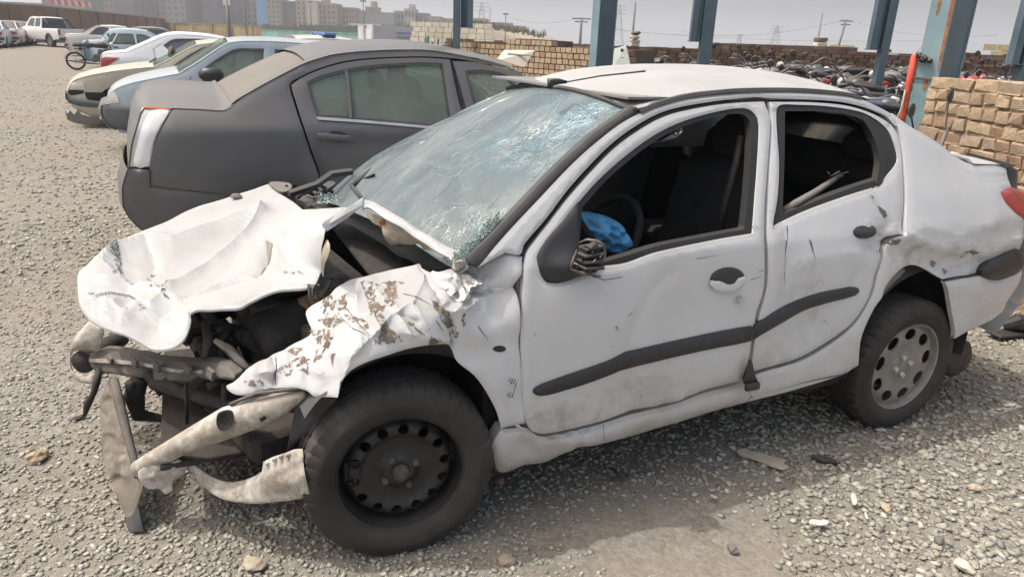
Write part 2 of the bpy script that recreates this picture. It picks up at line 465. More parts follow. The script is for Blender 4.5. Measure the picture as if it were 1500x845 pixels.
M_RUSTWIRE = simple('rusty_wire', (.10, .065, .045), .8)

# ------------------------------------------------------------------ ground and gravel
def zg(x, y):
    r = math.hypot(x, y)
    return (noise.noise((x * .9, y * .9, 0)) * .018 + noise.noise((x * 3.1, y * 3.1, 4)) * .007) * max(0.0, 1 - r / 40)
V = [(0, 0, zg(0, 0))]; F = []; NA = 300; rr = [0.35 * 1.042 ** i for i in range(222)]
for r in rr:
    for j in range(NA):
        t = 2 * math.pi * j / NA; x, y = r * math.cos(t), r * math.sin(t); V.append((x, y, zg(x, y)))
for j in range(NA): F.append((0, 1 + j, 1 + (j + 1) % NA))
for i in range(len(rr) - 1):
    a = 1 + i * NA; b_ = a + NA
    for j in range(NA): F.append((a + j, b_ + j, b_ + (j + 1) % NA, a + (j + 1) % NA))
ground = mk('ground', V, F, M_GROUND); tag(ground, 'beige grey gravel yard with sandy patches', kind='structure')

def rock_shape(seed, jag=.28):
    bm = bmesh.new(); rnd = random.Random(seed); k = 0
    while k < 10:
        v = Vector((rnd.gauss(0, 1), rnd.gauss(0, 1), rnd.gauss(0, 1))).normalized()
        if k and min((w_.co.normalized() - v).length for w_ in bm.verts) < .62 and rnd.random() < .95: continue
        bm.verts.new(v * rnd.uniform(.8, 1.12)); k += 1
    bmesh.ops.convex_hull(bm, input=bm.verts[:])
    for v in bm.verts: v.co = Vector((v.co.x, v.co.y * rnd.uniform(.68, .95), v.co.z * .55))
    bmesh.ops.triangulate(bm, faces=bm.faces[:]); V = [tuple(v.co) for v in bm.verts]
    bm.verts.index_update(); F = [tuple(x.index for x in f.verts) for f in bm.faces]; bm.free()
    return np.array(V), np.array(F)
SH = [rock_shape(i) for i in range(14)]
TONES = np.array([(0.368, 0.352, 0.293), (0.329, 0.314, 0.266), (0.297, 0.285, 0.244), (0.393, 0.378, 0.323), (0.348, 0.32, 0.258), (0.309, 0.306, 0.275), (0.335, 0.318, 0.266), (0.432, 0.421, 0.365)])
def gravel(n, rlo, rhi, smin, smax, name, seed, a0=-48, a1=50, pw=1.0, coarse=None):
    g = np.random.RandomState(seed); VV = []; FF = []; TT = []; off = 0; cnt = 0
    r = rlo * (rhi / rlo) ** (g.rand(n) ** pw); a = np.radians(90 - (a0 + (a1 - a0) * g.rand(n)))
    x = r * np.cos(a); y = r * np.sin(a)
    for i in range(n):
        dens = noise.noise((x[i] * .55, y[i] * .55, 9.0)) + .25 + (.35 if x[i] > .9 else 0.0)
        dens -= .75 * math.exp(-((x[i] - .35) / .55)**2 - ((y[i] - 1.95) / .28)**2) + .5 * math.exp(-((x[i] + .55) / .3)**2 - ((y[i] - 1.7) / .2)**2)
        if g.rand() > .66 + dens: continue
        s = smin + (smax - smin) * g.rand() ** 2.6
        s *= 1.0 + .55 * min(1, max(0, (x[i] - .2) / 1.2))
        Vb, Fb = SH[g.randint(14)]
        th = g.rand() * 6.283; ct, st = math.cos(th), math.sin(th); tl = g.normal(0, .25)
        q = Vb * s; q = np.stack([q[:, 0] * ct - q[:, 1] * st, q[:, 0] * st + q[:, 1] * ct, q[:, 2] + q[:, 0] * tl], 1)
        q += (x[i], y[i], zg(x[i], y[i]) + s * .22)
        VV.append(q); FF.append(Fb + off); off += len(Vb)
        t = TONES[g.randint(len(TONES))] * g.uniform(.75, 1.1); TT.append(np.tile(t, (len(Vb), 1)))
    VV = np.concatenate(VV); FF = np.concatenate(FF); TT = np.concatenate(TT)
    me = bpy.data.meshes.new(name); me.vertices.add(len(VV)); me.vertices.foreach_set('co', VV.astype(np.float32).ravel())
    me.loops.add(len(FF) * 3); me.loops.foreach_set('vertex_index', FF.astype(np.int32).ravel())
    me.polygons.add(len(FF)); me.polygons.foreach_set('loop_start', np.arange(0, len(FF) * 3, 3, dtype=np.int32))
    me.update(calc_edges=True)
    at = me.attributes.new('tone', 'FLOAT_COLOR', 'POINT'); at.data.foreach_set('color', np.hstack([TT, np.ones((len(TT), 1))]).astype(np.float32).ravel())
    me.materials.append(M_STONE); o = bpy.data.objects.new(name, me); C.objects.link(o); return o
tag(gravel(98000, 1.2, 6.8, .003, .0145, 'gravel', 3, pw=.85), 'loose crushed gravel stones strewn over the yard', 'gravel', kind='stuff')
tag(gravel(46000, 5.2, 26, .008, .026, 'gravel', 5, a0=-40, a1=46, pw=.85), 'loose gravel stones further off between the cars', 'gravel', kind='stuff')

def rock(px, py, r, lab, tone, seed, flat=.6, z=0.0):
    P = WF.Z(px, py, .01 + z); bm = bmesh.new(); bmesh.ops.create_icosphere(bm, subdivisions=2, radius=1); rnd = random.Random(seed)
    for v in bm.verts:
        n_ = noise.noise(v.co * 1.3 + Vector((seed, 0, 0))) * .38 + noise.noise(v.co * 3.1 + Vector((seed, 2, 0))) * .12
        v.co = Vector((v.co.x * r, v.co.y * r * .75, v.co.z * r * flat)) * (1 + n_)
    me = bpy.data.meshes.new('rock'); bm.to_mesh(me); bm.free(); me.materials.append(M_STONE)
    at = me.attributes.new('tone', 'FLOAT_COLOR', 'POINT'); at.data.foreach_set('color', np.tile(np.array([*tone, 1], np.float32), len(me.vertices)))
    o = bpy.data.objects.new('rock', me); C.objects.link(o); o.location = (P[0], P[1], P[2] + r * flat * .55); o.rotation_euler = (0, 0, seed)
    return tag(o, lab, 'rock')
rock(55, 673, .038, 'rounded brown stone lying alone on the gravel left of the torn bumper', (.36, .28, .2), 1)
rock(1412, 832, .032, 'broad flat pale stone in the sunlit gravel at the front edge', (.50, .45, .38), 2, .45)
rock(1426, 716, .024, 'squarish tan stone at the edge of the car shadow', (.42, .36, .28), 3)
rock(1375, 793, .022, 'dark grey stone in the sunlit gravel', (.15, .14, .135), 4)
rock(1073, 805, .02, 'small dark grey stone by the shadow edge below the sill', (.17, .16, .15), 5)
rock(1297, 745, .02, 'tan rounded stone next to the white paper scrap', (.42, .36, .27), 8)
rock(742, 823, .027, 'orange tan stone in front of the bare steel wheel', (.33, .28, .22), 6)
rock(372, 828, .04, 'flat orange brown stone half sunk in sand below the bumper lip', (.34, .29, .225), 9, .3)
rock(112, 612, .028, 'small grey stone beside the hanging black strip', (.3, .27, .24), 10)
rock(732, 706, .022, 'reddish stone just behind the front tyre', (.38, .25, .2), 11, .4)
rock(1490, 436, .14, 'large sandy boulder at the foot of the brick wall', (.42, .31, .2), 12, .7)
rock(1464, 460, .045, 'pale round stone under the rear bumper corner', (.5, .44, .36), 13)

def flat_scrap(name, lab, cat, outline, m, z=.022, th=.003, curl=.006):
    o = sheet(name, m, None, outline, lambda X, Y: WF.on(X, Y, 2, z) + np.stack([0 * X, 0 * X, curl * snoise(X, Y, 14, 3)], 1), 4, th, (0, 0, -1), dirv=(0, 0, 1))
    return tag(o, lab, cat)
M_WOOD = simple('weathered_cream_plastic', (.38, .34, .27), .75, var=.2, scale=20, dust=.4)
M_PAPER = simple('dirty_white_paper', (.50, .49, .46), .8, var=.12, scale=30)
M_BLK = simple('black_plastic', (.022, .023, .026), .5, var=.3, scale=12, dust=.35, dustcol=(.20, .18, .155))
M_BLKC = simple('clean_black_plastic', (.02, .021, .024), .42, var=.25, scale=12, dust=.12, dustcol=(.20, .18, .155))
flat_scrap('trim_fragment', 'bone shaped cream trim fragment lying in the car shadow', 'car debris', [(1079, 660), (1090, 657), (1112, 663), (1130, 667), (1152, 674), (1148, 678), (1156, 683), (1146, 687), (1128, 682), (1108, 673), (1083, 666)], M_WOOD)
flat_scrap('paper_scrap', 'small white paper scrap lying at the shadow edge, nearest the camera', 'litter', [(1187, 761), (1213, 762), (1211, 768), (1186, 767)], M_PAPER)
flat_scrap('paper_scrap', 'upright bluish white scrap right at the shadow edge', 'litter', [(1246, 724), (1252, 723), (1256, 736), (1250, 738)], M_PAPER)
flat_scrap('paper_scrap', 'tiny white sliver lying deep in the car shadow', 'litter', [(1042, 722), (1051, 727), (1049, 730), (1041, 725)], M_PAPER)
flat_scrap('paper_scrap', 'thin white sliver on sunlit gravel below the bluish scrap', 'litter', [(1266, 750), (1269, 750), (1272, 759), (1269, 759)], M_PAPER)
flat_scrap('plastic_shard', 'long dark plastic shard in the shade behind the cream trim fragment', 'car debris', [(1188, 665), (1212, 668), (1232, 676), (1222, 678), (1195, 672)], M_BLK)
o_ = MB().tube([WF.Z(893, 684, .02), WF.Z(905, 693, .035), WF.Z(912, 704, .015)], .005, 6).tube([WF.Z(898, 700, .02), WF.Z(910, 690, .03), WF.Z(921, 697, .012)], .006, 6).build('twisted_clip', M_BLK, smooth=True)
tag(o_, 'small twisted black clip on the shaded sand under the sill', 'car debris')
o_ = MB().tube([WF.Z(1470, 478, .05), WF.Z(1490, 472, .09), WF.Z(1512, 474, .08)], [.03, .05, .05], 10).box(tuple(WF.Z(1484, 487, .03)), (.3, .10, .015), rz=.3, bev=.004).build('plastic_part', M_BLKC, smooth=False)
tag(o_, 'black moulded plastic part lying behind the rear bumper', 'car debris')

# ------------------------------------------------------------------ walls
def brick_shape(L, H, D, seed, bev=.008, jit=.004):
    random.seed(seed); m = MB().box((0, 0, 0), (L, D, H), bev=bev, jit=jit)
    me = bpy.data.meshes.new('brick'); me.from_pydata([tuple(v) for v in m.v], [], m.f); me.materials.append(M_BRICK); return me
def near_wall():
    a = Vector((3.09, 5.56, 0)); b = Vector((3.40, 2.7, 0)); d = (b - a); L = d.length; rz = math.atan2(d.y, d.x)
    t = root('brick_wall', 'low tan brick wall in rough courses beside the rusty column', 'wall', tuple(a), rz)
    top = 1.375
    MB().box((L / 2 + .02, .112, top / 2 - .03), (L + .04, .20, top - .06)).build('mortar_core', M_MORTAR, t)
    hd = [brick_shape(.108, .073, .10, i, .006, .0095) for i in range(8)]; st = [brick_shape(.216, .073, .10, 20 + i, .006, .009) for i in range(5)]
    random.seed(11); rows = 15; ch = .0885; n = 0; extra = MB()
    for r in range(rows):
        z = top - .04 - r * ch; x = -.03 + random.uniform(-.05, .02)
        while x < L:
            s = (r == 0) or random.random() < (.16 if r % 4 else .5)
            l = .215 if s else .106
            c = (x + l / 2 + random.uniform(-.004, .004), random.uniform(-.008, .010) + .045, z + random.uniform(-.004, .004) + .01 * math.sin(x * 2 + r))
            vis = x < 2.3
            if n < 290 and vis:
                o = bpy.data.objects.new('brick', random.choice(st if s else hd)); C.objects.link(o); o.parent = t; o.location = c
                o.rotation_euler = (random.uniform(-.03, .03), random.uniform(-.03, .03), random.uniform(-.04, .04)); n += 1
            else: extra.box(c, (l, .10, .064), bev=.012, jit=.007)
            x += l + .017 + random.uniform(-.004, .006)
    if extra.v: tag(extra.build('brick_course', M_BRICK, t), kind='stuff')
near_wall()

def rough_wall(name, lab, a, b, h, th, bl, bh, m, mm, prof=None, cat='wall', seed=1, fallen=.0, gap=.12, group=None):
    """block or brick wall whose units are too small to pick apart: joined real units on a mortar core"""
    random.seed(seed); a = Vector(a); b = Vector(b); d = b - a; L = d.length; rz = math.atan2(d.y, d.x)
    t = root(name, lab, cat, tuple(a), rz, group)
    hp = prof or (lambda u: h)
    core = MB(); n = 24
    for i in range(n):
        u = (i + .5) / n; hh = min(hp(i / n), hp((i + 1) / n)) - bh * .6
        core.box((u * L, th / 2 + .02 * th, hh / 2), (L / n + .001, th * .9, hh))
    core.build('mortar_core', mm, t)
    mb = MB(); rows = int(max(hp(i / 50) for i in range(51)) / bh)
    for r in range(rows):
        x = -random.random() * bl
        while x < L:
            z = bh * (r + .5); l = bl * random.uniform(.85, 1.12)
            if z + bh * .4 < hp(min(1, max(0, x / L))) - (random.random() < fallen) * bh:
                mb.box((x + l / 2, random.uniform(0, .02) * th, z), (l * (1 - gap), th * .25, bh * (1 - gap)))
            x += l
    tag(mb.build('brick_courses', m, t), kind='stuff')
    return t
# stacked tan bricks behind the sedan roof
def stack_top(u):
    k = [(0, 1.52), (.17, 1.50), (.18, 1.44), (.33, 1.44), (.34, 1.60), (.60, 1.58), (.61, 1.44), (.68, 1.44), (.69, 1.52), (1, 1.50)]
    for i in range(len(k) - 1):
        if k[i][0] <= u <= k[i + 1][0]: return k[i][1] + (k[i + 1][1] - k[i][1]) * (u - k[i][0]) / max(1e-6, k[i + 1][0] - k[i][0])
    return 1.5
def wp(px, Y): return float((px - 750) / FPX * (Y * math.cos(PITCH)))
pa = WF.on(672, 60, 1, 13.5)[0]; pb = WF.on(880, 66, 1, 10.8)[0]
rough_wall('brick_stack', 'long pile of loose tan bricks with an uneven top behind the grey sedan', (pa[0], pa[1], 0), (pb[0] + .4, pb[1] - .3, 0), 1.5, .55, .125, .085, M_BRICK, M_MORTD, prof=stack_top, cat='brick pile', seed=4, gap=.16)
pa = WF.on(690, 60, 1, 18.5)[0]; pb = WF.on(1345, 80, 1, 17.0)[0]
def dark_top(u):
    base = 1.50 + .12 * u
    return base + (.14 if .36 < u < .62 else 0) + (.07 if .68 < u < .9 else 0) - (.1 if u > .93 else 0)
rough_wall('dark_brick_wall', 'dark brown brick wall with a crumbling top behind the heap of motorcycles', (pa[0] - .5, pa[1], 0), (pb[0] + 5.5, pb[1] - .6, 0), 1.6, .3, .24, .075, M_BRICKD, M_MORTD, prof=dark_top, seed=5, fallen=.35)
pa = WF.on(1120, 60, 1, 27)[0]; pb = WF.on(1500, 90, 1, 24)[0]
rough_wall('block_wall', 'yellow concrete block wall behind the dark brick wall', (pa[0], pa[1], 0), (pb[0] + 8, pb[1] - 2, 0), 1.95, .2, .42, .2, M_BLOCKY, M_BLOCKY, prof=lambda u: 1.72 + (.28 if u > .42 else 0) + (.12 if .13 < u < .17 else 0), seed=6, gap=.06)
pa = WF.on(600, 36, 1, 40)[0]; pb = WF.on(672, 42, 1, 38)[0]
rough_wall('block_wall', 'cream block wall with green graffiti reeds left of the first steel column', (pa[0] + .25, pa[1], 0), (pb[0] + 1.5, pb[1], 0), 2.25, .25, .5, .25, M_BLOCKC, M_MORTAR, seed=7, gap=.07)
gw = MB(); random.seed(5)
for i in range(16):
    px = 622 + i * 3.1 + random.uniform(-1, 1); P = WF.on(px, 66, 1, 38.1)[0]
    gw.tube([(P[0], 38.1 + .0, .6), (P[0] + random.uniform(-.08, .08), 38.1, .6 + random.uniform(.3, 1.0))], [.03, .06], 5)
tag(gw.build('painted_reeds', simple('teal_paint', (.06, .22, .2), .8)), 'dark teal reeds painted along the cream block wall', 'graffiti')
# long brown wall on the far left and its yellow and turquoise continuations
pa = WF.on(-40, 6, 1, 52)[0]; pb = WF.on(60, 8, 1, 57)[0]; pc = WF.on(240, 31, 1, 118)[0]; pd = WF.on(384, 44, 1, 112)[0]; pe = WF.on(640, 52, 1, 70)[0]
def plain_wall(name, lab, a, b, h, m, cap, pier=0):
    a = Vector((a[0], a[1], 0)); b = Vector((b[0], b[1], 0)); d = b - a; L = d.length
    t = root(name, lab, 'wall', tuple(a), math.atan2(d.y, d.x))
    MB().box((L / 2, 0, h / 2), (L, .3, h)).build('wall_face', m, t)
    MB().box((L / 2, 0, h + .05), (L + .1, .42, .1)).build('coping', cap, t)
    for i in range(pier): MB().box((L * (i + .5) / pier, -.2, h / 2), (.45, .15, h - .02)).build('pier', m, t)
    return t
M_WBROWN = simple('brown_rendered_wall', (.20, .135, .10), .95, var=.22, scale=.8, bmp=.3, bscale=8)
M_WYEL = simple('ochre_wall', (.36, .28, .16), .95, var=.3, scale=.6, bmp=.3, bscale=6)
M_WTEAL = simple('turquoise_wall', (.16, .30, .27), .9, var=.3, scale=.5)
M_CAPC = simple('pale_coping', (.34, .29, .23), .9)
plain_wall('yard_wall', 'brown boundary wall behind the parked cars on the far left', pa, pb, 2.55, M_WBROWN, M_CAPC, 1)
plain_wall('yard_wall', 'long brown boundary wall receding behind the white pickup', pb, pc, 2.55, M_WBROWN, M_CAPC, 9)
plain_wall('yard_wall', 'ochre boundary wall with scribbles behind the white liftback', pc, pd, 2.0, M_WYEL, M_WYEL, 5)
plain_wall('yard_wall', 'turquoise boundary wall below the apartment blocks', pd, pe, 1.5, M_WTEAL, M_WTEAL, 0)

# ------------------------------------------------------------------ steel columns
def column(name, lab, px, py, Y, wd, dp, rz, h, m=M_STEEL, zb=0.0, chan=False):
    P = WF.on(px, py, 1, Y)[0]; t = root(name, lab, 'steel column', (P[0], P[1], zb), rz)
    tf = .014
    if chan:
        MB().box((0, -dp / 2, h / 2), (wd, tf, h)).build('web', m, t)
        MB().box((-wd / 2 - tf / 2, 0, h / 2), (tf, dp + tf, h)).build('flange', m, t)
        MB().box((wd / 2 + tf / 2, 0, h / 2), (tf, dp + tf, h)).build('flange', m, t)
    else:
        MB().box((0, -dp / 2, h / 2), (wd, tf, h), bev=.003).build('flange', m, t)
        MB().box((0, dp / 2, h / 2), (wd, tf, h), bev=.003).build('flange', m, t)
        MB().box((wd * .32, 0, h / 2), (tf, dp - tf - .002, h)).build('web', m, t)
        MB().box((-wd * .32, 0, h / 2), (tf, dp - tf - .002, h)).build('web', m, t)
    return t
H_ = 5.2
def boxcol(name, lab, corner_px, py, Y, pxl, pxr, m1=M_STEEL, m2=M_STEELD, h=H_, yaw=None, rust=False):
    """two flanges and two webs; the near vertical edge stands on the photo ray (corner_px, py) at depth Y; lit face spans to pxl, dark face to pxr"""
    c = WF.on(corner_px, py, 1, Y)[0]
    ang = math.atan2(c[1], c[0]); wl = abs(corner_px - pxl) / FPX * Y * 1.0; wr = abs(pxr - corner_px) / FPX * Y
    a = yaw if yaw is not None else math.radians(-30)
    # lit face runs from corner towards the left along dir L, dark face to the right-back along dir Rr
    L = Vector((-math.cos(a), -math.sin(a), 0)); Rr = Vector((-math.sin(a), math.cos(a), 0))
    def solve(px, d):     # length along d so that the end projects on px
        best = .1
        for k in np.linspace(.02, 1.2, 500):
            P = Vector((c[0], c[1], 0)) + d * float(k); q = Vector((P.x, P.y, c[2] - CAM_H))
            z = q.dot(_F); x = PW / 2 + FPX * q.dot(_R) / z
            e = abs(x - px)
            if k == .02 or e < be: be = e; best = float(k)
        return best
    wl = solve(pxl, L); wr = solve(pxr, Rr)
    t = root(name, lab, 'steel column', (c[0], c[1], 0), 0)
    def plate(p0, d1, l1, nrm, th, z0, z1, nm, m):
        d1 = Vector(d1); nrm = Vector(nrm); q = [p0, p0 + d1 * l1, p0 + d1 * l1 + nrm * th, p0 + nrm * th]
        MB().prism([Vector((v.x, v.y, z0)) for v in q], (0, 0, z1 - z0)).build(nm, m, t)
    O = Vector((0, 0, 0))
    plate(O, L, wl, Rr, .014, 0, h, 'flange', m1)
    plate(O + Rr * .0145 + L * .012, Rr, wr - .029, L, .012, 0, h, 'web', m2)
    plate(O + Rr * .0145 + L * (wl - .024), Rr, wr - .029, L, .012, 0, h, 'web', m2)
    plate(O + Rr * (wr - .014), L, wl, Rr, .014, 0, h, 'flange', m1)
    return t, L, Rr, wl, wr
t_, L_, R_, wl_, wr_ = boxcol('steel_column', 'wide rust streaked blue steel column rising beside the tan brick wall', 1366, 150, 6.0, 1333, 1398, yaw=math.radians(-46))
# rust runs and bare patches on the lit face, a wire tie and a black knot
for u0, z0, w0, h0, sd in ((.93, 1.78, .035, .75, 1), (.36, 1.92, .022, .20, 2), (.52, 1.30, .03, .10, 3), (.2, 1.10, .03, .06, 4), (.75, .95, .05, .09, 5), (.95, 1.15, .03, .22, 6)):
    random.seed(sd); pts = []
    for k in range(14):
        a_ = 2 * math.pi * k / 14; pts.append((math.cos(a_) * w0 * random.uniform(.4, .6) , math.sin(a_) * h0 * random.uniform(.42, .58)))
    q = [L_ * min(max(wl_ * (1 - 0) * (1 - u0) + p[0], .003), wl_ - .003) - R_ * .0015 + Vector((0, 0, z0 + p[1])) for p in pts]
    MB().prism(q, tuple(-R_ * .0015)).build('rust_patch', M_RUST, t_)
wb = MB(); cc = [L_ * -.01 - R_ * .012, L_ * (wl_ + .01) - R_ * .012, L_ * (wl_ + .012) + R_ * (wr_ + .01), L_ * -.012 + R_ * (wr_ + .01)]
for j in range(3): wb.tube([c_ + Vector((0, 0, 1.33 + .006 * j + .012 * (i % 2))) for i, c_ in enumerate(cc + [cc[0]])], .004, 5)
tag(wb.build('wire_tie', M_RUSTWIRE, None, loc=t_.location), 'rusty wire wound round the wide blue column', 'wire')
random.seed(2); kb = MB()
for i in range(7): kb.lathe([(0, -.022), (.02, -.014), (.024, 0), (.02, .014), (0, .022)], 8, tuple(L_ * (wl_ * .72 + random.uniform(-.05, .05)) - R_ * .03 + Vector((0, 0, 1.50 + random.uniform(-.02, .03)))), 'Z')
tag(kb.build('rag_knot', M_BLKC, None, smooth=True, loc=t_.location), 'black rag knot tied to the wide blue column', 'rag')
# red tube hanging on the column's left edge
M_RED = simple('faded_red_plastic', (.62, .09, .05), .45, var=.2, scale=10, dust=.25)
rt = root('red_tube', 'bright red tube with a wire hook hanging against the wide blue column', 'tube', tuple(t_.location))
e0 = L_ * (wl_ + .035) - R_ * .0
MB().tube([e0 + Vector((0, 0, 1.53)), e0 + Vector((-.002, 0, 1.52)), e0 + Vector((0, 0, 1.3)), e0 + Vector((.004, 0, 1.04)), e0 + Vector((.004, 0, .98))], [.02, .028, .028, .024, .018], 12).build('tube_body', M_RED, rt, smooth=True)
MB().tube([e0 + Vector((.0, 0, 1.53)), e0 + Vector((.03, -.02, 1.60)), e0 + Vector((.05, -.02, 1.55))], .004, 6).tube([e0 + Vector((-.03, -.02, 1.25)), e0 + Vector((-.035, -.03, 1.10)), e0 + Vector((-.06, -.03, .98)), e0 + Vector((-.08, -.02, 1.02))], .008, 6).build('wire_hook', M_WOOD, rt, smooth=True)

boxcol('steel_column', 'blue steel column with webs coloured in shade standing between the brick pile and the grey plates', 872, 100, 8.6, 862, 897, yaw=math.radians(-38))
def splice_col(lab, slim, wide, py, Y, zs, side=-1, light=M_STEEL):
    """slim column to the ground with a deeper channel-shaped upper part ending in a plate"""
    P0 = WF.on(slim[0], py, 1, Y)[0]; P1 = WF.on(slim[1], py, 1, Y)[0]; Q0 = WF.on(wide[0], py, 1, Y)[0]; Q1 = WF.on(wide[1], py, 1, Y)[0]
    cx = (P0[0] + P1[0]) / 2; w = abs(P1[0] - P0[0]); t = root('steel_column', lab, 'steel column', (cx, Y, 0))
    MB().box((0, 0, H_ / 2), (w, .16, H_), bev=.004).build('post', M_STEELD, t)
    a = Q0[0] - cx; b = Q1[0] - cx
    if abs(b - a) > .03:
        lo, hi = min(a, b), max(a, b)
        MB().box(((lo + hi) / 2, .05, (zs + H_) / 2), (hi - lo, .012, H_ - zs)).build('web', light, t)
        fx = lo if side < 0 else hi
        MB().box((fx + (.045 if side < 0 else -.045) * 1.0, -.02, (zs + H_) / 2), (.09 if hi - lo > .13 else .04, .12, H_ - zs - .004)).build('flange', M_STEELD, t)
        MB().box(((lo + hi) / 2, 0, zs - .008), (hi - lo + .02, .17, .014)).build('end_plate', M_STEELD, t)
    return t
splice_col('dark slate steel column at the left end of the brick pile', (664, 673.5), (674, 692), 60, 13.0, 1.70, 1, M_STEELD)
splice_col('dark steel column with a short channel hanging free above the dark brick wall', (1025, 1042), (1009, 1025), 65, 12.5, 1.62)
splice_col('slanting looking dark channel column in front of the yellow block wall, left of the wide column', (1287, 1298), (1269, 1287), 80, 11.5, 1.60)
splice_col('dark channel column at the right edge beyond the motorcycles', (1491, 1503), (1474, 1491), 100, 9.5, 1.48)

# leaning plates near the brick pile
def leaning(name, lab, cat, quad, Y, m, th=.03, back=.0):
    P = [WF.on(x, y, 1, Y + dy)[0] for x, y, dy in quad]; t = root(name, lab, cat, tuple(P[0]))
    MB().prism([Vector(p) - Vector(P[0]) for p in P], (0.01, th, .005)).build('panel', m, t); return t, P
M_CREAM = simple('cream_sheet', (.62, .58, .49), .6, var=.08, dust=.3)
M_GREYP = simple('grey_green_sheet', (.34, .37, .35), .6, var=.1, dust=.2)
t1, P1 = leaning('metal_door', 'cream metal door panel leaning on the tan brick pile', 'door panel', [(738, 74, 0), (783, 75, .15), (768, 99, -.1), (732, 88, -.25), (728, 86, -.25)], 10.2, M_CREAM, .1)
MB().tube([Vector(WF.on(743, 79, 1, 10.12)[0]) - Vector(P1[0]), Vector(WF.on(778, 82, 1, 10.2)[0]) - Vector(P1[0])], .012, 6).build('ridge', simple('cream_shadow_tone', (.40, .36, .30), .7), t1)  # ridge in darker cream, its shadow put into the colour
t1, P1 = leaning('metal_plate', 'narrow grey plate with three dark slots beside the blue column', 'metal plate', [(900, 72, 0), (917, 67, 0), (925, 104, -.2), (895, 104, -.2)], 9.4, M_GREYP, .03)
for k in range(3):
    q = Vector(WF.on(911 + k * .3, 75 + 12.5 * k, 1, 9.36 - .05 * k)[0]) - Vector(P1[0]); MB().box(tuple(q), (.03, .02, .05)).build('slot', M_BLK, t1)

# ------------------------------------------------------------------ far town
M_WIN = simple('dark_window_holes', (.05, .055, .065), .4)
def building(px0, px1, pyt, pyb, Y, lab, col, rows, cols, band=None, steps=(), dep=None, wfrac=(.42, .5), rz=0.0):
    a = WF.on(px0, 45, 1, Y)[0]; b = WF.on(px1, 45, 1, Y)[0]; zt = WF.on((px0 + px1) / 2, pyt, 1, Y)[0][2]
    W = b[0] - a[0]; D = dep or max(12, W * .8)
    t = root('apartment_block', lab, 'building', ((a[0] + b[0]) / 2, Y, 0), rz)
    key = 'render_%d_%d_%d' % tuple(int(c * 100) for c in col)
    m = bpy.data.materials.get(key) or simple(key, col, .95, var=.12, scale=.12)
    MB().box((0, D / 2, zt / 2), (W, D, zt)).build('wall', m, t)
    for (u, w_, h_) in steps: MB().box((u * W, D / 2, zt + h_ / 2), (w_ * W, D * .5, h_)).build('roof_room', m, t)
    MB().box((0, D / 2, zt + .25), (W + .3, D + .3, .5)).build('parapet', m, t)
    if rows:
        wn = MB(); fr = MB(); cw = W / cols; rh = zt / rows
        for i in range(cols):
            for j in range(rows):
                x = -W / 2 + cw * (i + .5); z = rh * (j + .55)
                wn.box((x, -.02, z), (cw * wfrac[0], .3, rh * wfrac[1]))
                fr.box((x, -.12, z - rh * wfrac[1] / 2 - .12), (cw * wfrac[0] * 1.2, .35, .2))
        tag(wn.build('window', M_WIN, t), kind='stuff'); tag(fr.build('sill', m, t), kind='stuff')
    return t
MAU = (.13, .085, .075); BEI = (.33, .26, .19); GRY = (.105, .09, .10); PNK = (.27, .16, .13); TAN = (.36, .26, .175)
random.seed(3)
xs = [-30, 5, 42, 68, 96, 128, 158, 172, 200, 232, 248, 275, 300, 322, 345, 362, 380]
desc = ['far left mauve block above the brown wall', 'mauve grey block with pale strips above the parked cars', 'reddish block behind the row of bunting', 'dark mauve block above the pickup bed', 'mauve block left of two thin poles', 'grey mauve slab behind the thin poles', 'narrow pink brown tower with pale strip', 'dark grey slab between pink towers', 'brown mauve block above the end of the brown wall', 'narrow pink tower above the ochre wall corner', 'tall grey slab above the ochre wall', 'mauve slab with pale balcony dots', 'dark slab behind the floodlight pole', 'mauve slab right of the floodlight pole', 'pink brown tower left of the blue mural wall', 'narrow brown tower touching the blue mural wall']
for i in range(len(xs) - 1):
    top = 6 if i < 3 else -40
    col = [MAU, GRY, PNK, MAU, (.2, .17, .165), GRY, PNK, GRY, MAU, PNK, (.19, .175, .18), MAU, GRY, MAU, PNK, (.25, .2, .17)][i]
    building(xs[i], xs[i + 1] - .4, top + random.uniform(-3, 3), 50, 330 + random.uniform(-12, 12), desc[i], col, 9 if top < 0 else 5, max(2, int((xs[i + 1] - xs[i]) / 7)), wfrac=(.45, .45))
building(378, 393, -4, 46, 318, 'bright blue end wall between two apartment blocks', (.10, .27, .50), 0, 1)
building(393.5, 412, 0, 50, 318, 'beige apartment block right of the bright blue wall', BEI, 7, 3)
building(412.5, 435, 4, 50, 322, 'dark grey slab between two beige blocks', GRY, 7, 4, wfrac=(.3, .3))
building(435.5, 450, 2, 50, 320, 'narrow beige block right of the dark grey slab', BEI, 7, 2)
building(450.5, 466, 3, 50, 316, 'plain cream stair tower among the beige blocks', (.45, .41, .34), 0, 2)
building(466.5, 493, 7, 52, 320, 'beige apartment block with four window columns, tallest right of the cream tower', TAN, 6, 4, steps=[(-.2, .3, 4)])
building(493.5, 498, 12, 52, 324, 'thin brown strip of wall between two beige blocks', (.24, .15, .12), 0, 1)
building(498.5, 520, 13, 52, 330, 'low beige block left of the pinkish grey block', BEI, 5, 5)
building(520.5, 534, 17, 52, 335, 'pinkish grey windowless block above the box trailer', (.32, .27, .27), 0, 2)
building(536, 552, 12, 50, 360, 'tan building with stepped roof peeking over the grey warehouse', TAN, 4, 4, steps=[(.1, .4, 3)])
building(534.5, 577, 20, 52, 335, 'wide flat grey warehouse above the box trailer', (.26, .25, .26), 0, 2)
building(577.5, 592, 18, 52, 345, 'small brown grey house right of the grey warehouse', (.33, .28, .25), 3, 3)
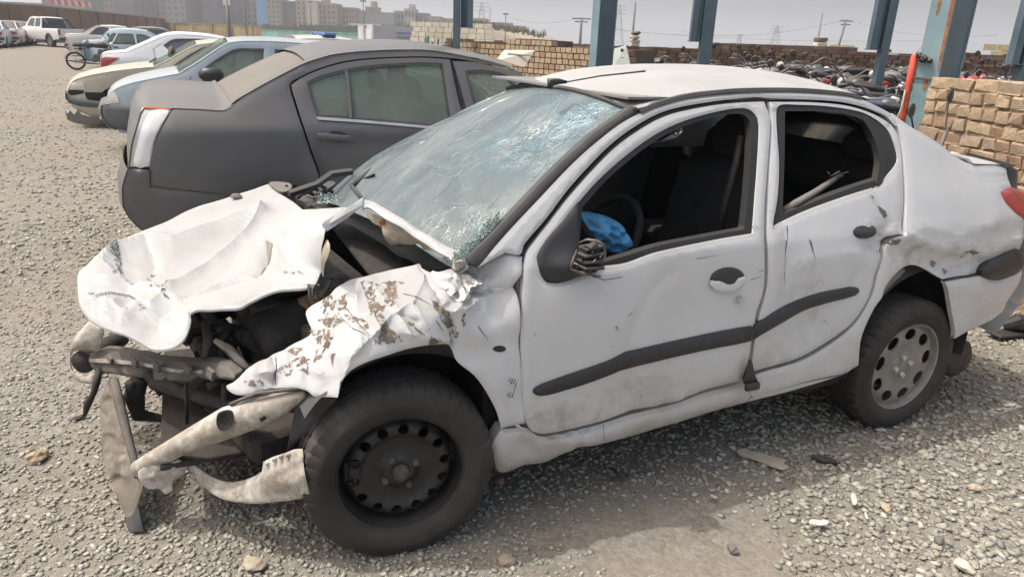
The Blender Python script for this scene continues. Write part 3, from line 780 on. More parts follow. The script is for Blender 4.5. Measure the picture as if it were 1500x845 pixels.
building(592.5, 607, 15, 52, 340, 'pale house with a square water tank on its roof', (.40, .36, .31), 3, 3, steps=[(.1, .5, 2.5)])
building(607.5, 626, 21, 54, 345, 'dark grey low block right of the pale house', (.24, .22, .22), 2, 3)
building(626.5, 645, 26, 55, 340, 'low brown grey block behind the cream block wall', (.30, .26, .24), 2, 4)
building(645.5, 664, 29, 55, 345, 'low brown block touching the first steel column', (.27, .23, .21), 2, 4)
building(692, 712, 30, 60, 200, 'low buff shed above the left end of the brick pile', (.42, .38, .31), 0, 3)
building(712.5, 750, 36, 60, 210, 'low rubble coloured house with weeds on its roof', (.34, .29, .25), 2, 5)
building(750.5, 770, 41, 62, 215, 'lower buff house beside the weedy roof', (.38, .32, .27), 1, 4)
# weeds and rubble along the skyline right of the first column
random.seed(8); wm = MB()
for i in range(260):
    px = random.uniform(690, 800); top = 31 + (px - 690) * .17; P = WF.on(px, top + random.uniform(2, 8), 1, 120)[0]; h = random.uniform(.2, 1.0)
    wm.add([(P[0] - .12, 120, P[2]), (P[0] + .12, 120.2, P[2]), (P[0] + random.uniform(-.3, .3), 120.1, P[2] + h)], [(0, 1, 2)])
mnd = MB()
for i in range(12):
    px = 694 + i * 9; P = WF.on(px, 40 + i * 1.4, 1, 122)[0]; hgt = P[2] + .4
    mnd.lathe([(4.2, 0), (3.4, hgt * .6), (1.6, hgt * .9), (0, hgt)], 9, (P[0], 124, 0), 'Z')
tag(mnd.build('earth_bank', simple('earth_bank', (.30, .26, .21), .95, var=.3, scale=.5), smooth=True), kind='structure')
tag(wm.build('dry_weeds', simple('dry_weed', (.23, .21, .13), .9)), 'dry weeds along the earth bank skyline', 'weeds', kind='stuff')
# greenery at the foot of the blocks
random.seed(9); gm = MB()
for i in range(2600):
    px = random.uniform(250, 610); P = WF.on(px, random.uniform(38, 50) + (px - 250) * .012, 1, random.uniform(240, 300))[0]
    s = random.uniform(.3, .9); gm.add([(P[0] - s, P[1], max(0, P[2])), (P[0] + s, P[1] + s * .4, max(0, P[2])), (P[0] + random.uniform(-s, s), P[1], max(0, P[2]) + s * 1.6)], [(0, 1, 2)])
tag(gm.build('undergrowth', simple('dusty_green', (.085, .105, .06), .9, var=.35, scale=.3)), 'dusty green shrubs along the foot of the apartment blocks', 'shrubs', kind='stuff')

# distant hills beyond the plain
hv = []; hf = []; n = 160
for i in range(n + 1):
    a = math.radians(-60 + 130 * i / n); r = 2600; h = 34 + 30 * (noise.noise((i * .12, 0, 0)) + .4 * noise.noise((i * .5, 3, 0)))
    for k, (rr_, hh) in enumerate(((r, 0), (r + 120, max(6, h) * .7), (r + 300, max(8, h)), (r + 700, 0))): hv.append((rr_ * math.sin(a), rr_ * math.cos(a), hh))
for i in range(n):
    for k in range(3): a = i * 4 + k; hf.append((a, a + 4, a + 5, a + 1))
tag(mk('hills', hv, hf, simple('hazy_hills', (.30, .27, .25), .95, var=.15, scale=.01)), kind='structure')

# poles, pylons, wires
M_POLE = simple('grey_pole', (.17, .165, .16), .7)
def pole(px, pyt, pyb, Y, lab, r=.06, arm=0, head=False, name='utility_pole', cat='pole', lean=0):
    zt = WF.on(px, pyt, 1, Y)[0]; x = zt[0]; t = root(name, lab, cat, (x, Y, 0))
    MB().tube([(lean, 0, 0), (0, 0, zt[2])], [r * 1.2, r * .8], 8).build('shaft', M_POLE, t, smooth=True)
    if arm: MB().box((0, 0, zt[2] * .97), (arm, .1, .1)).box((0, 0, zt[2] * .90), (arm * .7, .1, .1)).build('crossarm', M_POLE, t)
    if head: MB().box((0, 0, zt[2]), (head, .3, head * .25)).build('lamp_head', M_POLE, t)
    return t, Vector((x, Y, zt[2]))
pole(204, -20, 30, 130, 'thin pale pole left of two behind the brown wall', .12)
pole(226, -20, 30, 130, 'thin pale pole right of two behind the brown wall', .12)
pole(356, -20, 45, 110, 'thin pole above the ochre wall, right of the floodlight', .1)
pole(532, 2, 50, 150, 'slim street lamp in front of the grey warehouse', .10, head=1.1, name='street_lamp', cat='street lamp')
pole(454, 3, 50, 140, 'dark lamp pole in front of the cream stair tower', .12, head=.8, name='street_lamp', cat='street lamp')
pole(425, 22, 45, 150, 'short pale post before the dark grey slab', .1)
pole(741, 21, 50, 100, 'small street lamp above the weedy bank', .07, head=.7, name='street_lamp', cat='street lamp')
pole(718, 13, 50, 110, 'thin post left of the small street lamp above the bank', .06)
t_f = pole(332, 1, 45, 62, 'floodlight mast with a square lamp frame in front of the ochre wall', .16, name='floodlight_mast', cat='floodlight')[0]
MB().box((0, 0, WF.on(332, 4, 1, 62)[0][2]), (.6, .12, .45)).build('lamp_frame', M_CREAM, t_f)
_, A1 = pole(852, 26, 52, 70, 'grey power pole with two crossarms left of the blue column', .13, arm=1.7)
_, A2 = pole(931, 3, 50, 60, 'tall bare pole above the small stone cairn', .09)
_, A3 = pole(1205, 19, 60, 45, 'thin pole on a stone pier above the dark brick wall', .05)
_, A4 = pole(1240, 29, 66, 70, 'leaning power pole with a crossarm before the yellow block wall', .12, arm=1.2, lean=-.6)
M_PYL = simple('pylon_steel', (.20, .21, .24), .6)
def pylon(px, pyt, Y, lab, hw, rz=0):
    zt = WF.on(px, pyt, 1, Y)[0]; H = zt[2]; m = MB(); r = .12 * Y / 400
    lv = [0, .25, .45, .6, .72, .82, .9, 1.0]
    wd = lambda u: hw * (1 - u) + hw * .12
    for sx in (-1, 1):
        for sy in (-1, 1): m.tube([(sx * wd(u), sy * wd(u), H * u) for u in lv], r, 4, False)
    for i in range(len(lv) - 1):
        a, b = lv[i], lv[i + 1]
        for sx, sy in ((-1, -1), (1, -1), (1, 1), (-1, 1)):
            nx, ny = (-sy, sx); m.tube([(sx * wd(a), sy * wd(a), H * a), (nx * wd(b), ny * wd(b), H * b)], r * .7, 3, False)
            m.tube([(sx * wd(b), sy * wd(b), H * b), (nx * wd(b), ny * wd(b), H * b)], r * .7, 3, False)
    t = root('pylon', lab, 'pylon', (zt[0], Y, 0), rz); m.build('lattice_mast', M_PYL, t)
    a = MB()
    for u in (.78, .88, .97): a.tube([(-hw * 1.3, 0, H * u), (0, 0, H * (u + .02)), (hw * 1.3, 0, H * u)], r, 4, False)
    a.build('crossarms', M_PYL, t); return Vector((zt[0], Y, H * .88))
B1 = pylon(706, 4, 420, 'faint lattice pylon just right of the first steel column', 3.2)
B2 = pylon(908, 8, 480, 'faint lattice pylon hugging the blue column with webs coloured in shade', 3.6)
B3 = pylon(1139, 38, 520, 'faint lattice pylon above the dark brick wall', 3.4)
B4 = pylon(1084, 50, 700, 'tiniest faint pylon left of the one above the dark brick wall', 2.6)
M_WIRE = simple('wire', (.13, .13, .14), .7)
def wire(a, b, sag, r, lab):
    a = Vector(a); b = Vector(b); pts = [a.lerp(b, i / 24) - Vector((0, 0, sag * 4 * (i / 24) * (1 - i / 24))) for i in range(25)]
    tag(MB().tube(pts, r, 3, False).build('power_cable', M_WIRE), lab, 'cable')
wire(A1, A2 - Vector((0, 0, 4.0)), .5, .012, 'thin sagging cable from the crossarm pole to the bare pole')
wire(A1, WF.on(745, 25, 1, 90)[0], .6, .014, 'thin cable running left from the crossarm pole')
wire(A4, WF.on(1000, 46, 1, 90)[0], .9, .016, 'upper thin cable running left from the leaning pole over the pylon')
wire(A4, WF.on(1460, 52, 1, 60)[0], .6, .012, 'thin cable running right from the leaning pole')
wire(WF.on(900, 44, 1, 120)[0], WF.on(1420, 58, 1, 100)[0], .8, .018, 'lowest faint cable just above the yellow block wall')
wire(WF.on(880, 40, 1, 110)[0], WF.on(1060, 52, 1, 110)[0], .4, .018, 'faint cable between the blue column and the hanging channel')
# stone pier and cairn on the dark wall
def pier(px, py, Y, w, h, lab):
    P = WF.on(px, py, 1, Y)[0]; t = root('stone_pier', lab, 'pier', (P[0], Y, 0)); z = P[2]; mb = MB(); random.seed(int(px))
    mb.box((0, 0, (z - h) / 2), (w * .9, .4, z - h))
    mb.build('base', M_BLOCKC, t)
    for r in range(3):
        MB().box((random.uniform(-.02, .02), 0, z - h + h / 3 * (r + .5)), (w * (1 - .12 * r if r < 2 else .9), .45, h / 3 * .93), bev=.03, jit=.02).build('stone', M_WBROWN if r == 2 else M_BLOCKC, t)
pier(1203, 55, 26, .38, .5, 'square stone pier carrying a thin pole above the dark brick wall')
pier(931, 46, 19, .22, .28, 'small stone cairn on top of the dark brick wall')

# bunting and low roof at the far left
random.seed(1); bt = root('bunting', 'red and white bunting strung above the brown wall at the top left', 'bunting', tuple(WF.on(72, 2, 1, 75)[0]))
for i in range(12):
    P = WF.on(74 + i * 5, 1 + i * .45, 1, 75)[0] - WF.on(72, 2, 1, 75)[0]
    MB().prism([Vector(P) + Vector((0, 0, .15)), Vector(P) + Vector((.22, 0, .15)), Vector(P) + Vector((.3, 0, -.3)), Vector(P) + Vector((.12, 0, -.38))], (0, .03, 0)).build('flag', M_PAPER if i % 2 else M_RED, bt)
# box trailer
def trailer():
    a = WF.on(524, 36, 1, 44)[0]; b = WF.on(546, 36, 1, 43)[0]; c = WF.on(607, 42, 1, 47.5)[0]; z = a[2]
    t = root('box_truck', 'white box truck body with twin rear doors parked before the turquoise wall', 'truck', (a[0], 44, 0))
    o = Vector((a[0], 44, 0)); ax = (Vector((b[0], 43, 0)) - o); ax.z = 0; rx = ax.normalized(); W = ax.length; lx = Vector((c[0], 47.5, 0)) - Vector((b[0], 43, 0)); Ld = lx.normalized(); L = lx.length
    mw = simple('white_truck_panel', (.62, .62, .63), .5, var=.06, dust=.2); mg = simple('grey_truck_panel', (.50, .51, .54), .55, var=.05)
    q = [Vector((0, 0, .75)), rx * W + Vector((0, 0, .75)), rx * W + Ld * L + Vector((0, 0, .75)), Ld * L + Vector((0, 0, .75))]
    MB().prism(q, (0, 0, z - .75)).build('box_body', mg, t)
    for k in range(2):
        s = rx * (W * (.06 + .48 * k)); n_ = Vector((rx.y, -rx.x, 0)) * .03
        MB().prism([s + Vector((0, 0, .8)), s + rx * W * .40 + Vector((0, 0, .8)), s + rx * W * .40 + Vector((0, 0, z - .25)), s + Vector((0, 0, z - .25))], tuple(n_)).build('door', mw, t)
    MB().box(tuple(rx * W * .5 + Vector((0, 0, z - .02))), (W * 1.2, .2, .10)).build('roof_rail', mw, t)
    for k in range(3):
        p = rx * W + Ld * L * .55 + Vector((.02, -.03, z - .35 - .25 * k)); MB().prism([p, p + Ld * L * .4, p + Ld * L * .4 + Vector((0, 0, -.06)), p + Vector((0, 0, -.06))], (.03, -.02, 0)).build('stripe', simple('blue_grey_stripe', (.18, .25, .38), .6), t)
    for u in (.15, .85):
        for v in (0, 1):
            p = rx * W * v + Ld * L * u; MB().lathe([(.2, -.12), (.4, -.12), (.42, 0), (.4, .12), (.2, .12)], 20, tuple(p + Vector((0, 0, .42)))).build('wheel', M_BLK, t, smooth=True)
trailer()
# haze
HZ = bpy.data.materials.new('haze'); HZ.use_nodes = True; hn = HZ.node_tree; hn.nodes.clear()
ho = hn.nodes.new('ShaderNodeOutputMaterial'); hv_ = hn.nodes.new('ShaderNodeVolumePrincipled'); hv_.inputs['Color'].default_value = (.89, .935, .985, 1)
hv_.inputs['Density'].default_value = .0010; hv_.inputs['Anisotropy'].default_value = .2
hn.links.new(hv_.outputs[0], ho.inputs['Volume'])
hz = MB().box((0, 0, 44), (8200, 8200, 90)).build('haze', HZ); tag(hz, kind='stuff')
hz.visible_shadow = True
# ------------------------------------------------------------------ vehicles
def make_ts(s0, s1, belt=.92, lean=.42, k0=.25, k1=.25, zr=.35):
    """lateral inset of a car side: tuck under, shoulder, leaning greenhouse, rounded ends in plan"""
    def ts(s, z):
        s = np.asarray(s, float); z = np.asarray(z, float)
        t = np.where(z < .55, .05 * ((.55 - z) / .35)**2, np.where(z < belt, .03 * np.clip((z - .55) / (belt - .55), 0, 1)**2, .03 + lean * (z - belt)))
        a = np.clip(s0 + .75 - s, 0, 2); b = np.clip(s - (s1 - .75), 0, 2)
        return t + k0 * a**2.2 + k1 * b**2.2
    return ts
def paint(name, col, dust, dustcol=(.40, .35, .28), rough=.32, metal=.0, var=.04, scale=3.0, coat=.5):
    m = simple(name, col, rough, metal, var=var, scale=scale, dust=dust, dustcol=dustcol)
    m.node_tree.nodes['Principled BSDF'].inputs['Coat Weight'].default_value = coat
    m.node_tree.nodes['Principled BSDF'].inputs['Coat Roughness'].default_value = .15
    return m
def dusty_glass(name, tint=(.62, .74, .68), dust=(.30, .33, .30), amt=.4, rough=.12):
    m, nt, b, tc = newmat(name); out = nt.nodes['Material Output']
    b.inputs['Base Color'].default_value = (*dust, 1); b.inputs['Roughness'].default_value = rough; b.inputs['Specular IOR Level'].default_value = .7
    tr = nt.nodes.new('ShaderNodeBsdfTransparent'); tr.inputs[0].default_value = (*tint, 1)
    mx = nt.nodes.new('ShaderNodeMixShader'); f = noise_n(nt, tc.outputs['Object'], 2.3, 5, .6)
    nt.links.new(ramp(nt, f, [(.25, g3(amt * .7)), (.75, g3(min(1, amt * 1.3)))]), mx.inputs[0])
    nt.links.new(tr.outputs[0], mx.inputs[1]); nt.links.new(b.outputs[0], mx.inputs[2]); nt.links.new(mx.outputs[0], out.inputs[0])
    return m
M_GLS = dusty_glass('dusty_window_glass', amt=.28)
M_GLD = simple('dark_window_glass', (.03, .035, .04), .12, var=.2, dust=.25, dustcol=(.3, .29, .26), spec=.7)
M_TYRE = simple('tyre_rubber', (.027, .025, .024), .8, var=.5, scale=6, dust=.35, dustcol=(.17, .15, .125), bmp=.15, bscale=120)
M_RIMG = simple('grey_wheel_cover', (.25, .235, .215), .5, metal=.3, var=.25, scale=14, dust=.3)
M_RIMB = simple('black_steel_rim', (.02, .02, .021), .48, var=.4, scale=18, dust=.22, dustcol=(.16, .14, .12), metal=.2)
M_RUBB2 = simple('dark_door_seal', (.02, .02, .02), .8)
M_INT = simple('dark_interior', (.016, .016, .019), .9, var=.35, scale=9)
M_SEAT = simple('dark_seat_cloth', (.03, .03, .034), .95, var=.3, scale=14, bmp=.3, bscale=90)
M_SEATG = simple('grey_seat_cloth', (.10, .10, .10), .95, var=.3, scale=14)
M_CHROME = simple('dull_chrome', (.55, .54, .52), .3, metal=.7, var=.1)
M_LAMPW = simple('headlamp_lens', (.52, .52, .47), .18, var=.15, scale=25, dust=.3, spec=.8)
M_LAMPR = simple('red_lamp_lens', (.33, .03, .03), .2, var=.25, scale=20, dust=.2, spec=.7)
M_AMBER = simple('amber_lens', (.62, .17, .05), .25, var=.2)

def side_panels(name, m, par, outline, ts, W, off=0.0, step=.055, thick=.02, holes=(), lip=.006, feats=(), far=True, liprad=.03):
    a = sheet(name, m, par, outline, lambda X, Y: np.stack([X, ts(X, Y) + off, Y], 1), step, thick, (0, 1, 0), holes=holes, lip=lip, liprad=liprad, feats=feats)
    if far: sheet(name, m, par, outline, lambda X, Y: np.stack([X, W - ts(X, Y) - off, Y], 1), step * 1.3, thick, (0, -1, 0), holes=holes, lip=lip, liprad=liprad)
    return a
def loft(name, m, par, line, ts, W, off=0.0, crown=.03, nu=14, step=.06, bow=0.0, inset=0.0, taper=0.0):
    """strip across the car along a side profile line [(s, z)], domed in the middle"""
    L = resample([tuple(p) for p in line], step, False, True); n = len(L); V = []
    for i in range(n):
        s, z = L[i]; d = L[min(i + 1, n - 1)] - L[max(i - 1, 0)]; d = d / (np.linalg.norm(d) + 1e-9)
        nn = np.array([-d[1], d[0]])
        t0 = float(ts(s, z)) + off + inset
        for j in range(nu + 1):
            u = j / nu; v = 4 * u * (1 - u); c = crown * (1 - (1 - v)**1.6) * (1 if not taper else min(1.0, (i / (n - 1)) / taper)**.6)
            V.append((s + nn[0] * c * loft.sg, t0 + (W - 2 * t0) * u, z + nn[1] * c * loft.sg))
    F = [(i * (nu + 1) + j, i * (nu + 1) + j + 1, (i + 1) * (nu + 1) + j + 1, (i + 1) * (nu + 1) + j) for i in range(n - 1) for j in range(nu)]
    return mk(name, V, F, m, par, True)
loft.sg = 1       # line runs rear(-s) to front(+s) over the top: the left-hand normal points up/outwards

def tyre_mesh(r, w, seg=192, groove=.007, bulge=.012, rim_r=None):
    rr_ = rim_r or r * .64; h = w / 2
    prof = [(rr_, -h * .78), (rr_ + .008, -h * .92), (rr_ + (r - rr_) * .25, -h - bulge * .5), (rr_ + (r - rr_) * .5, -h - bulge), (rr_ + (r - rr_) * .55, -h - bulge + .001), (r - .035, -h - bulge * .6), (r - .02, -h * .98), (r - .008, -h * .92), (r - .002, -h * .80),
            (r, -h * .60), (r, -h * .40), (r - groove, -h * .38), (r - groove, -h * .28), (r + .001, -h * .26), (r + .001, -h * .03), (r - groove, -h * .02)]
    prof = prof + [(a, -b) for a, b in prof[::-1]]
    def mod(i, j):
        jj = j if j < 16 else 31 - j
        if 6 <= jj <= 9: return -groove * .75 if (i % 6) in (0, 1) else 0.0
        if jj in (10, 13, 14): return -groove * .6 if ((i + j) % 6) == 0 else 0.0
        return 0.0
    return MB().lathe(prof, seg, mod=mod)
def wheel(par, s, t, r=.29, w=.175, side=-1, style='cover', name='wheel', steer=0.0, seg=120, m_r=None):
    """wheel part with tyre and rim sub-parts; outer face towards side (-1 = near side)"""
    wr = bpy.data.objects.new(name, None); C.objects.link(wr); wr.parent = par; wr.location = (s, t, r - .004); wr.rotation_euler = (0, 0, steer)
    key = 'tyre_%d_%d' % (int(r * 1000), seg); me = bpy.data.meshes.get(key)
    if me is None:
        o = tyre_mesh(r, w, seg).build('tyre', M_TYRE, wr, sharp=35); o.data.name = key
    else:
        o = bpy.data.objects.new('tyre', me); C.objects.link(o); o.parent = wr
    R = r * .66; f = side * w * .42
    key = 'rim_%s_%d_%d' % (style, int(r * 1000), side); me = bpy.data.meshes.get(key)
    if me is None:
        ho = []
        if style == 'steel': ho = [ell(R * .72 * math.cos(a), R * .72 * math.sin(a), R * .085, R * .085, 12) for a in [2 * math.pi * (k + .3) / 14 for k in range(14)]]
        if style == 'cover': ho = [ell(R * .74 * math.cos(a), R * .74 * math.sin(a), R * .17, R * .13, 14, math.degrees(a) + 90) for a in [2 * math.pi * (k + .2) / 9 for k in range(9)]]
        def pos(X, Y):
            q = np.hypot(X, Y) / R
            if style == 'steel':
                y = np.interp(q, [0, .14, .16, .22, .30, .36, .55, .60, .66, .80, .84, .88, .92], [.018, .018, .014, .014, .03, .036, .036, .03, .02, .024, .05, .07, .075])
            else:
                y = np.interp(q, [0, .18, .2, .3, .5, .62, .86, .92], [.012, .012, .016, .018, .014, .012, .012, .02])
            return np.stack([X, f - side * y, Y], 1)
        d = sheet('rim', m_r or (M_RIMB if style == 'steel' else M_RIMG), wr, ell(0, 0, R * .92, R * .92, 48), pos, R * .07, .006, (0, -side, 0), holes=ho)
        mb = MB().lathe([(R * .92, f - side * (.075 if style == 'steel' else .02)), (R * .95, f - side * .02), (R * .97, f + side * .002), (R * 1.0, f + side * .006), (R * 1.02, f + side * .002), (R * 1.01, f - side * .02), (R * .98, -f), (R * .93, -f)], 64)
        b_ = mb.build('rim_barrel', m_r or (M_RIMB if style == 'steel' else M_RIMG), wr, smooth=True, sharp=40)
        d.data.name = key; b_.data.name = key + '_barrel'
    else:
        for kk, nn in ((key, 'rim'), (key + '_barrel', 'rim_barrel')):
            o = bpy.data.objects.new(nn, bpy.data.meshes[kk]); C.objects.link(o); o.parent = wr
    me = bpy.data.meshes.get('drum'); 
    if me is None:
        o = MB().lathe([(0, -.03), (.11, -.03), (.12, 0), (.12, .05), (0, .05)], 24).build('brake_drum', M_INT, wr); o.data.name = 'drum'
    else:
        o = bpy.data.objects.new('brake_drum', me); C.objects.link(o); o.parent = wr
    return wr
def seats(par, rows, W, zc=.5, m=M_SEATG, face=1, ts=None):
    for s in rows:
        for t in (.42, W - .42):
            o = MB().box((s, t, zc), (.5, .48, .16), bev=.04).box((s - face * .28, t, zc + .32), (.13, .46, .6), ry=face * -.2, bev=.05).box((s - face * .36, t, zc + .70), (.09, .26, .18), ry=face * -.2, bev=.04).build('seat', m, par, sharp=40)
def frame_at(S_, T_, ts, dyaw=0.0):
    b = np.array([CAR_B[0], CAR_B[1], 0]) + _A * S_ + _N * T_
    return Frame(b[0], b[1], CAR_YAW + dyaw, ts)
def SZ(fr, pts, extra=0.0):
    P = fr.side([p[0] for p in pts], [p[1] for p in pts], extra)
    return [(float(q[0]), float(q[2]), *([1] if len(p) > 2 else [])) for q, p in zip(P, pts)]

# ---- the grey sedan parked close behind
def grey_sedan():
    s0, s1 = -.62, 4.1; W = 1.78
    ts = make_ts(s0, s1, .98, .50, .20, .25); fr = frame_at(0, 2.5, ts)
    car = root('grey_sedan', 'dusty grey brown sedan with a taped white tail lamp, parked close behind the wreck', 'car', tuple(fr.B), CAR_YAW)
    PG = paint('grey_brown_paint', (.092, .094, .100), .95, (.15, .138, .12), .28, .25)
    q = lambda pts, e=0.0: SZ(fr, pts, e)
    def arch(c, r, zc=.31, n=12, a0=0, a1=180): return [(c + r * math.cos(math.radians(a0 + (a1 - a0) * i / n)), zc + r * math.sin(math.radians(a0 + (a1 - a0) * i / n))) for i in range(n + 1)]
    # measured profile line: rear deck, rear window, roof, far front by hand
    deck = q([(211, 152), (222, 145), (246, 141), (285, 140.5), (322, 142)])
    hl = q([(338, 153), (350, 144), (385, 124), (417, 107), (449, 91.5), (483, 81), (537, 75), (617, 73), (670, 80), (723, 91), (755, 101)])
    roof_end = hl[-1][0]
    lamp = q([(208, 158, 1), (230, 158.5), (253, 159.5, 1), (239, 181), (226, 209), (220, 245, 1), (204, 245.5), (188, 245, 1), (192, 213), (200, 181)])
    rd = q([(427, 125), (438, 117), (465, 104), (505, 92.5), (550, 87), (617, 85), (659, 87.5, 1), (665, 115), (674, 155), (690, 215), (699, 260, 1)])
    # lower end of the rear door, hidden by the wreck
    rdl = q([(457, 221), (470, 262)]); bx = rd[-1][0]; sA = rdl[-1][0]
    rear_axle = sA - .22
    door_r = rd + [(bx + .02, .30, 1), (sA + .22, .30, 1)] + arch(rear_axle, .36, .32, 8, 10, 62) + [(rdl[1][0], rdl[1][1]), (rdl[0][0], rdl[0][1])] + q([(443, 179), (433, 147)])
    win_r = q([(449, 121, 1), (465, 113), (505, 102.5), (550, 95.5), (617, 92), (649, 93.5, 1), (653, 120), (660, 168), (664, 186, 1), (622, 184.5), (515, 175), (465, 172, 1), (457, 149)])
    zb = win_r[8][1]
    sheetfe = [('g', rear_axle, .32, .62, .52, 0, .028)]
    side_panels('rear_door', PG, car, door_r, ts, W, 0, .05, holes=[win_r])
    # front door + window
    x0 = q([(661.5, 89)])[0][0] + .012
    fd = [(x0, rd[6][1] - .01, 1)] + q([(700, 92), (730, 100)]) + [(roof_end + .05, 1.30), (roof_end + .38, 1.06), (roof_end + .45, .95, 1), (roof_end + .42, .35), (roof_end + .35, .30, 1), (bx + .035, .30, 1), (bx + .016, rd[-1][1])]
    wf = [(x0 + .07, rd[6][1] - .065, 1)] + q([(710, 103), (742, 110)]) + [(roof_end - .02, 1.24), (roof_end + .28, 1.03), (roof_end + .27, .99, 1), (bx + .02, zb - .02, 1)]
    side_panels('front_door', PG, car, fd, ts, W, 0, .06, holes=[wf])
    # quarter panel: from lamp to door, under the C pillar
    L0 = q([(254, 159, 1)])[0]
    quarter = q([(254, 159.5, 1), (292, 161), (326, 163)]) + q([(338, 155), (352, 146), (385, 125.3), (417, 108.3), (449, 92.8), (484, 82.2), (537, 76.2), (617, 74.2), (670, 81.2), (723, 92.2)]) + [(roof_end + .0, hl[-1][1] - .02), (roof_end + .42, 1.07, 1), (roof_end + .41, 1.05, 1), (roof_end + .03, 1.315)] + q([(731, 98), (700, 90.0), (661, 85.5), (617, 83), (550, 85), (505, 90), (465, 101.5), (438, 114.5), (424, 124), (430, 148), (440, 180), (454, 222), (467, 263)]) + arch(rear_axle, .36, .32, 12, 66, 178) + [(rear_axle - .37, .52, 1)] + q([(274, 292), (219, 286, 1), (219, 247), (227, 209), (241, 181)])
    side_panels('quarter_panel', PG, car, quarter, ts, W, 0, .045, feats=[('g', rear_axle, .36, .50, .36, 0, .03), ('c', [(L0[0] + .1, .99), (L0[0] + .9, 1.0)], .05, .006)])
    # trunk lid, rear window, roof, windscreen, hood
    dk = deck[::-1]
    back = [(deck[0][0] - .05, .62), (deck[0][0] - .055, .85), (deck[0][0] - .04, deck[0][1] - .05)]
    sl_ = q([(209, 157), (230, 157.5), (254, 158.5), (290, 160), (326, 162), (341, 156)])
    loft('boot_lid', PG, car, q([(184, 262), (188, 248), (192, 213), (201, 181), (206, 165), (211, 158.5), (220, 157.5), (235, 158)]) + sl_[3:], ts, W, .0, .085, step=.02, taper=.62)
    glass = [(hl[0][0] - .02, hl[0][1])] + hl[1:6]
    loft('rear_window', simple('dust_caked_glass', (.15, .14, .12), .55, var=.15, scale=4, dust=.55, dustcol=(.17, .157, .135), spec=.5), car, [(p[0], p[1] - .01) for p in glass], ts, W, .0, .045, inset=.05)
    loft('roof', PG, car, hl[4:] , ts, W, 0, .05)
    for T0 in (0, 1):
        st = [(p[0], p[1]) for p in hl[:6]]
        mb = MB(); Ls = resample(st, .05, False)
        V = []
        for s_, z_ in Ls:
            t_ = float(ts(s_, z_))
            for dt, dz in ((-.001, 0), (.03, .012), (.075, .0)): V.append((s_, (t_ + dt) if not T0 else W - t_ - dt, z_ + dz))
        F = [(i * 3 + j, i * 3 + j + 1, i * 3 + j + 4, i * 3 + j + 3) for i in range(len(Ls) - 1) for j in range(2)]
        mk('pillar', V, F, PG, car)
    e = roof_end
    loft('windscreen', M_GLS, car, [(e - .02, hl[-1][1] - .005), (e + .2, 1.22), (e + .62, .98)], ts, W, 0, .06, inset=.05)
    loft('hood', PG, car, [(e + .45, 1.03), (e + .9, .98), (e + 1.35, .88), (e + 1.6, .72), (e + 1.66, .5)], ts, W, 0, .04)
    fax = rear_axle + 2.65
    fend = [(e + .46, 1.02, 1), (e + .9, .97), (e + 1.35, .87), (e + 1.6, .72), (e + 1.66, .5, 1), (fax + .42, .32, 1)] + arch(fax, .36, .32, 10, 0, 180) + [(e + .42, .32, 1)]
    side_panels('front_fender', PG, car, fend, ts, W, 0, .08)
    # lamp with tape
    side_panels('tail_lamp', M_CHROME, car, lamp, ts, W, .004, .04, .03)
    tape = q([(222, 162), (248, 161.5), (236, 182), (223, 209), (217, 243), (196, 243), (201, 213), (210, 181)])
    MT = simple('white_tape', (.78, .78, .77), .45, var=.06, scale=12, bmp=.3, bscale=25)
    side_panels('tape_cover', MT, car, tape, ts, W, -.004, .04, .006, far=False)
    side_panels('lamp_edge', M_AMBER, car, q([(210, 157), (252, 158.5), (250, 160.3), (222, 159.8), (210, 158.8)]), ts, W, -.006, .04, .006, far=False)
    # bumper
    bum = q([(187, 246.5, 1), (219, 249, 1), (219, 274, 1), (274, 280), (330, 286)]) + [(rear_axle - .37, .50, 1), (rear_axle - .40, .26, 1), (s0 + .32, .24)] + q([(207, 337), (189, 319), (180, 303), (179, 273), (182, 261)])
    side_panels('rear_bumper', PG, car, bum, ts, W, -.012, .045, .03, liprad=.05)
    bl = q([(187, 247), (182, 261), (179, 273), (180, 303), (189, 319), (207, 337)])
    loft.sg = 1; loft('rear_bumper', PG, car, bl[::-1], ts, W, -.012, .05)
    # underbody, sill, wheels, trim
    MB().box(((sA + e) / 2 + .4, W / 2, .26), (e - sA + 1.2, W - .16, .1)).build('sill', PG, car)
    MB().box((1.6, W / 2, .36), (3.6, W - .5, .22)).build('underbody', M_INT, car)
    for c in (rear_axle, fax):
        wheel(car, c, .13, .32, .2, -1); wheel(car, c, W - .13, .32, .2, 1)
        for tt in (.26, W - .26): MB().lathe([(.36, -.13), (.36, .13)], 20, (c, tt, .32), arc=(0, math.pi)).build('arch_liner', M_INT, car)
    g = sheet('window_pane', M_GLS, car, win_r, lambda X, Y: np.stack([X, ts(X, Y) + .016, Y], 1), .08, .004)
    sheet('window_pane', M_GLS, car, wf, lambda X, Y: np.stack([X, ts(X, Y) + .016, Y], 1), .08, .004)
    for wn in (win_r, wf): sheet('window_pane', M_GLS, car, wn, lambda X, Y: np.stack([X, W - ts(X, Y) - .016, Y], 1), .1, .004, (0, -1, 0))
    for wn in (win_r, wf):
        side_panels('window_seal', M_BLK, car, wn, ts, W, .008, .05, .01, holes=[offset(wn, .014)], lip=0, far=False)
    dv = q([(505.5, 103), (509, 102.5), (516, 173), (511.5, 173)])
    side_panels('window_divider', PG, car, dv, ts, W, -.001, .05, .02, lip=0)
    side_panels('chrome_strip', M_CHROME, car, q([(464, 171.5), (540, 177), (625, 184.5), (664, 187.5), (664, 190.5), (625, 188), (540, 180.5), (465, 175)]), ts, W, -.006, .05, .012, lip=0)
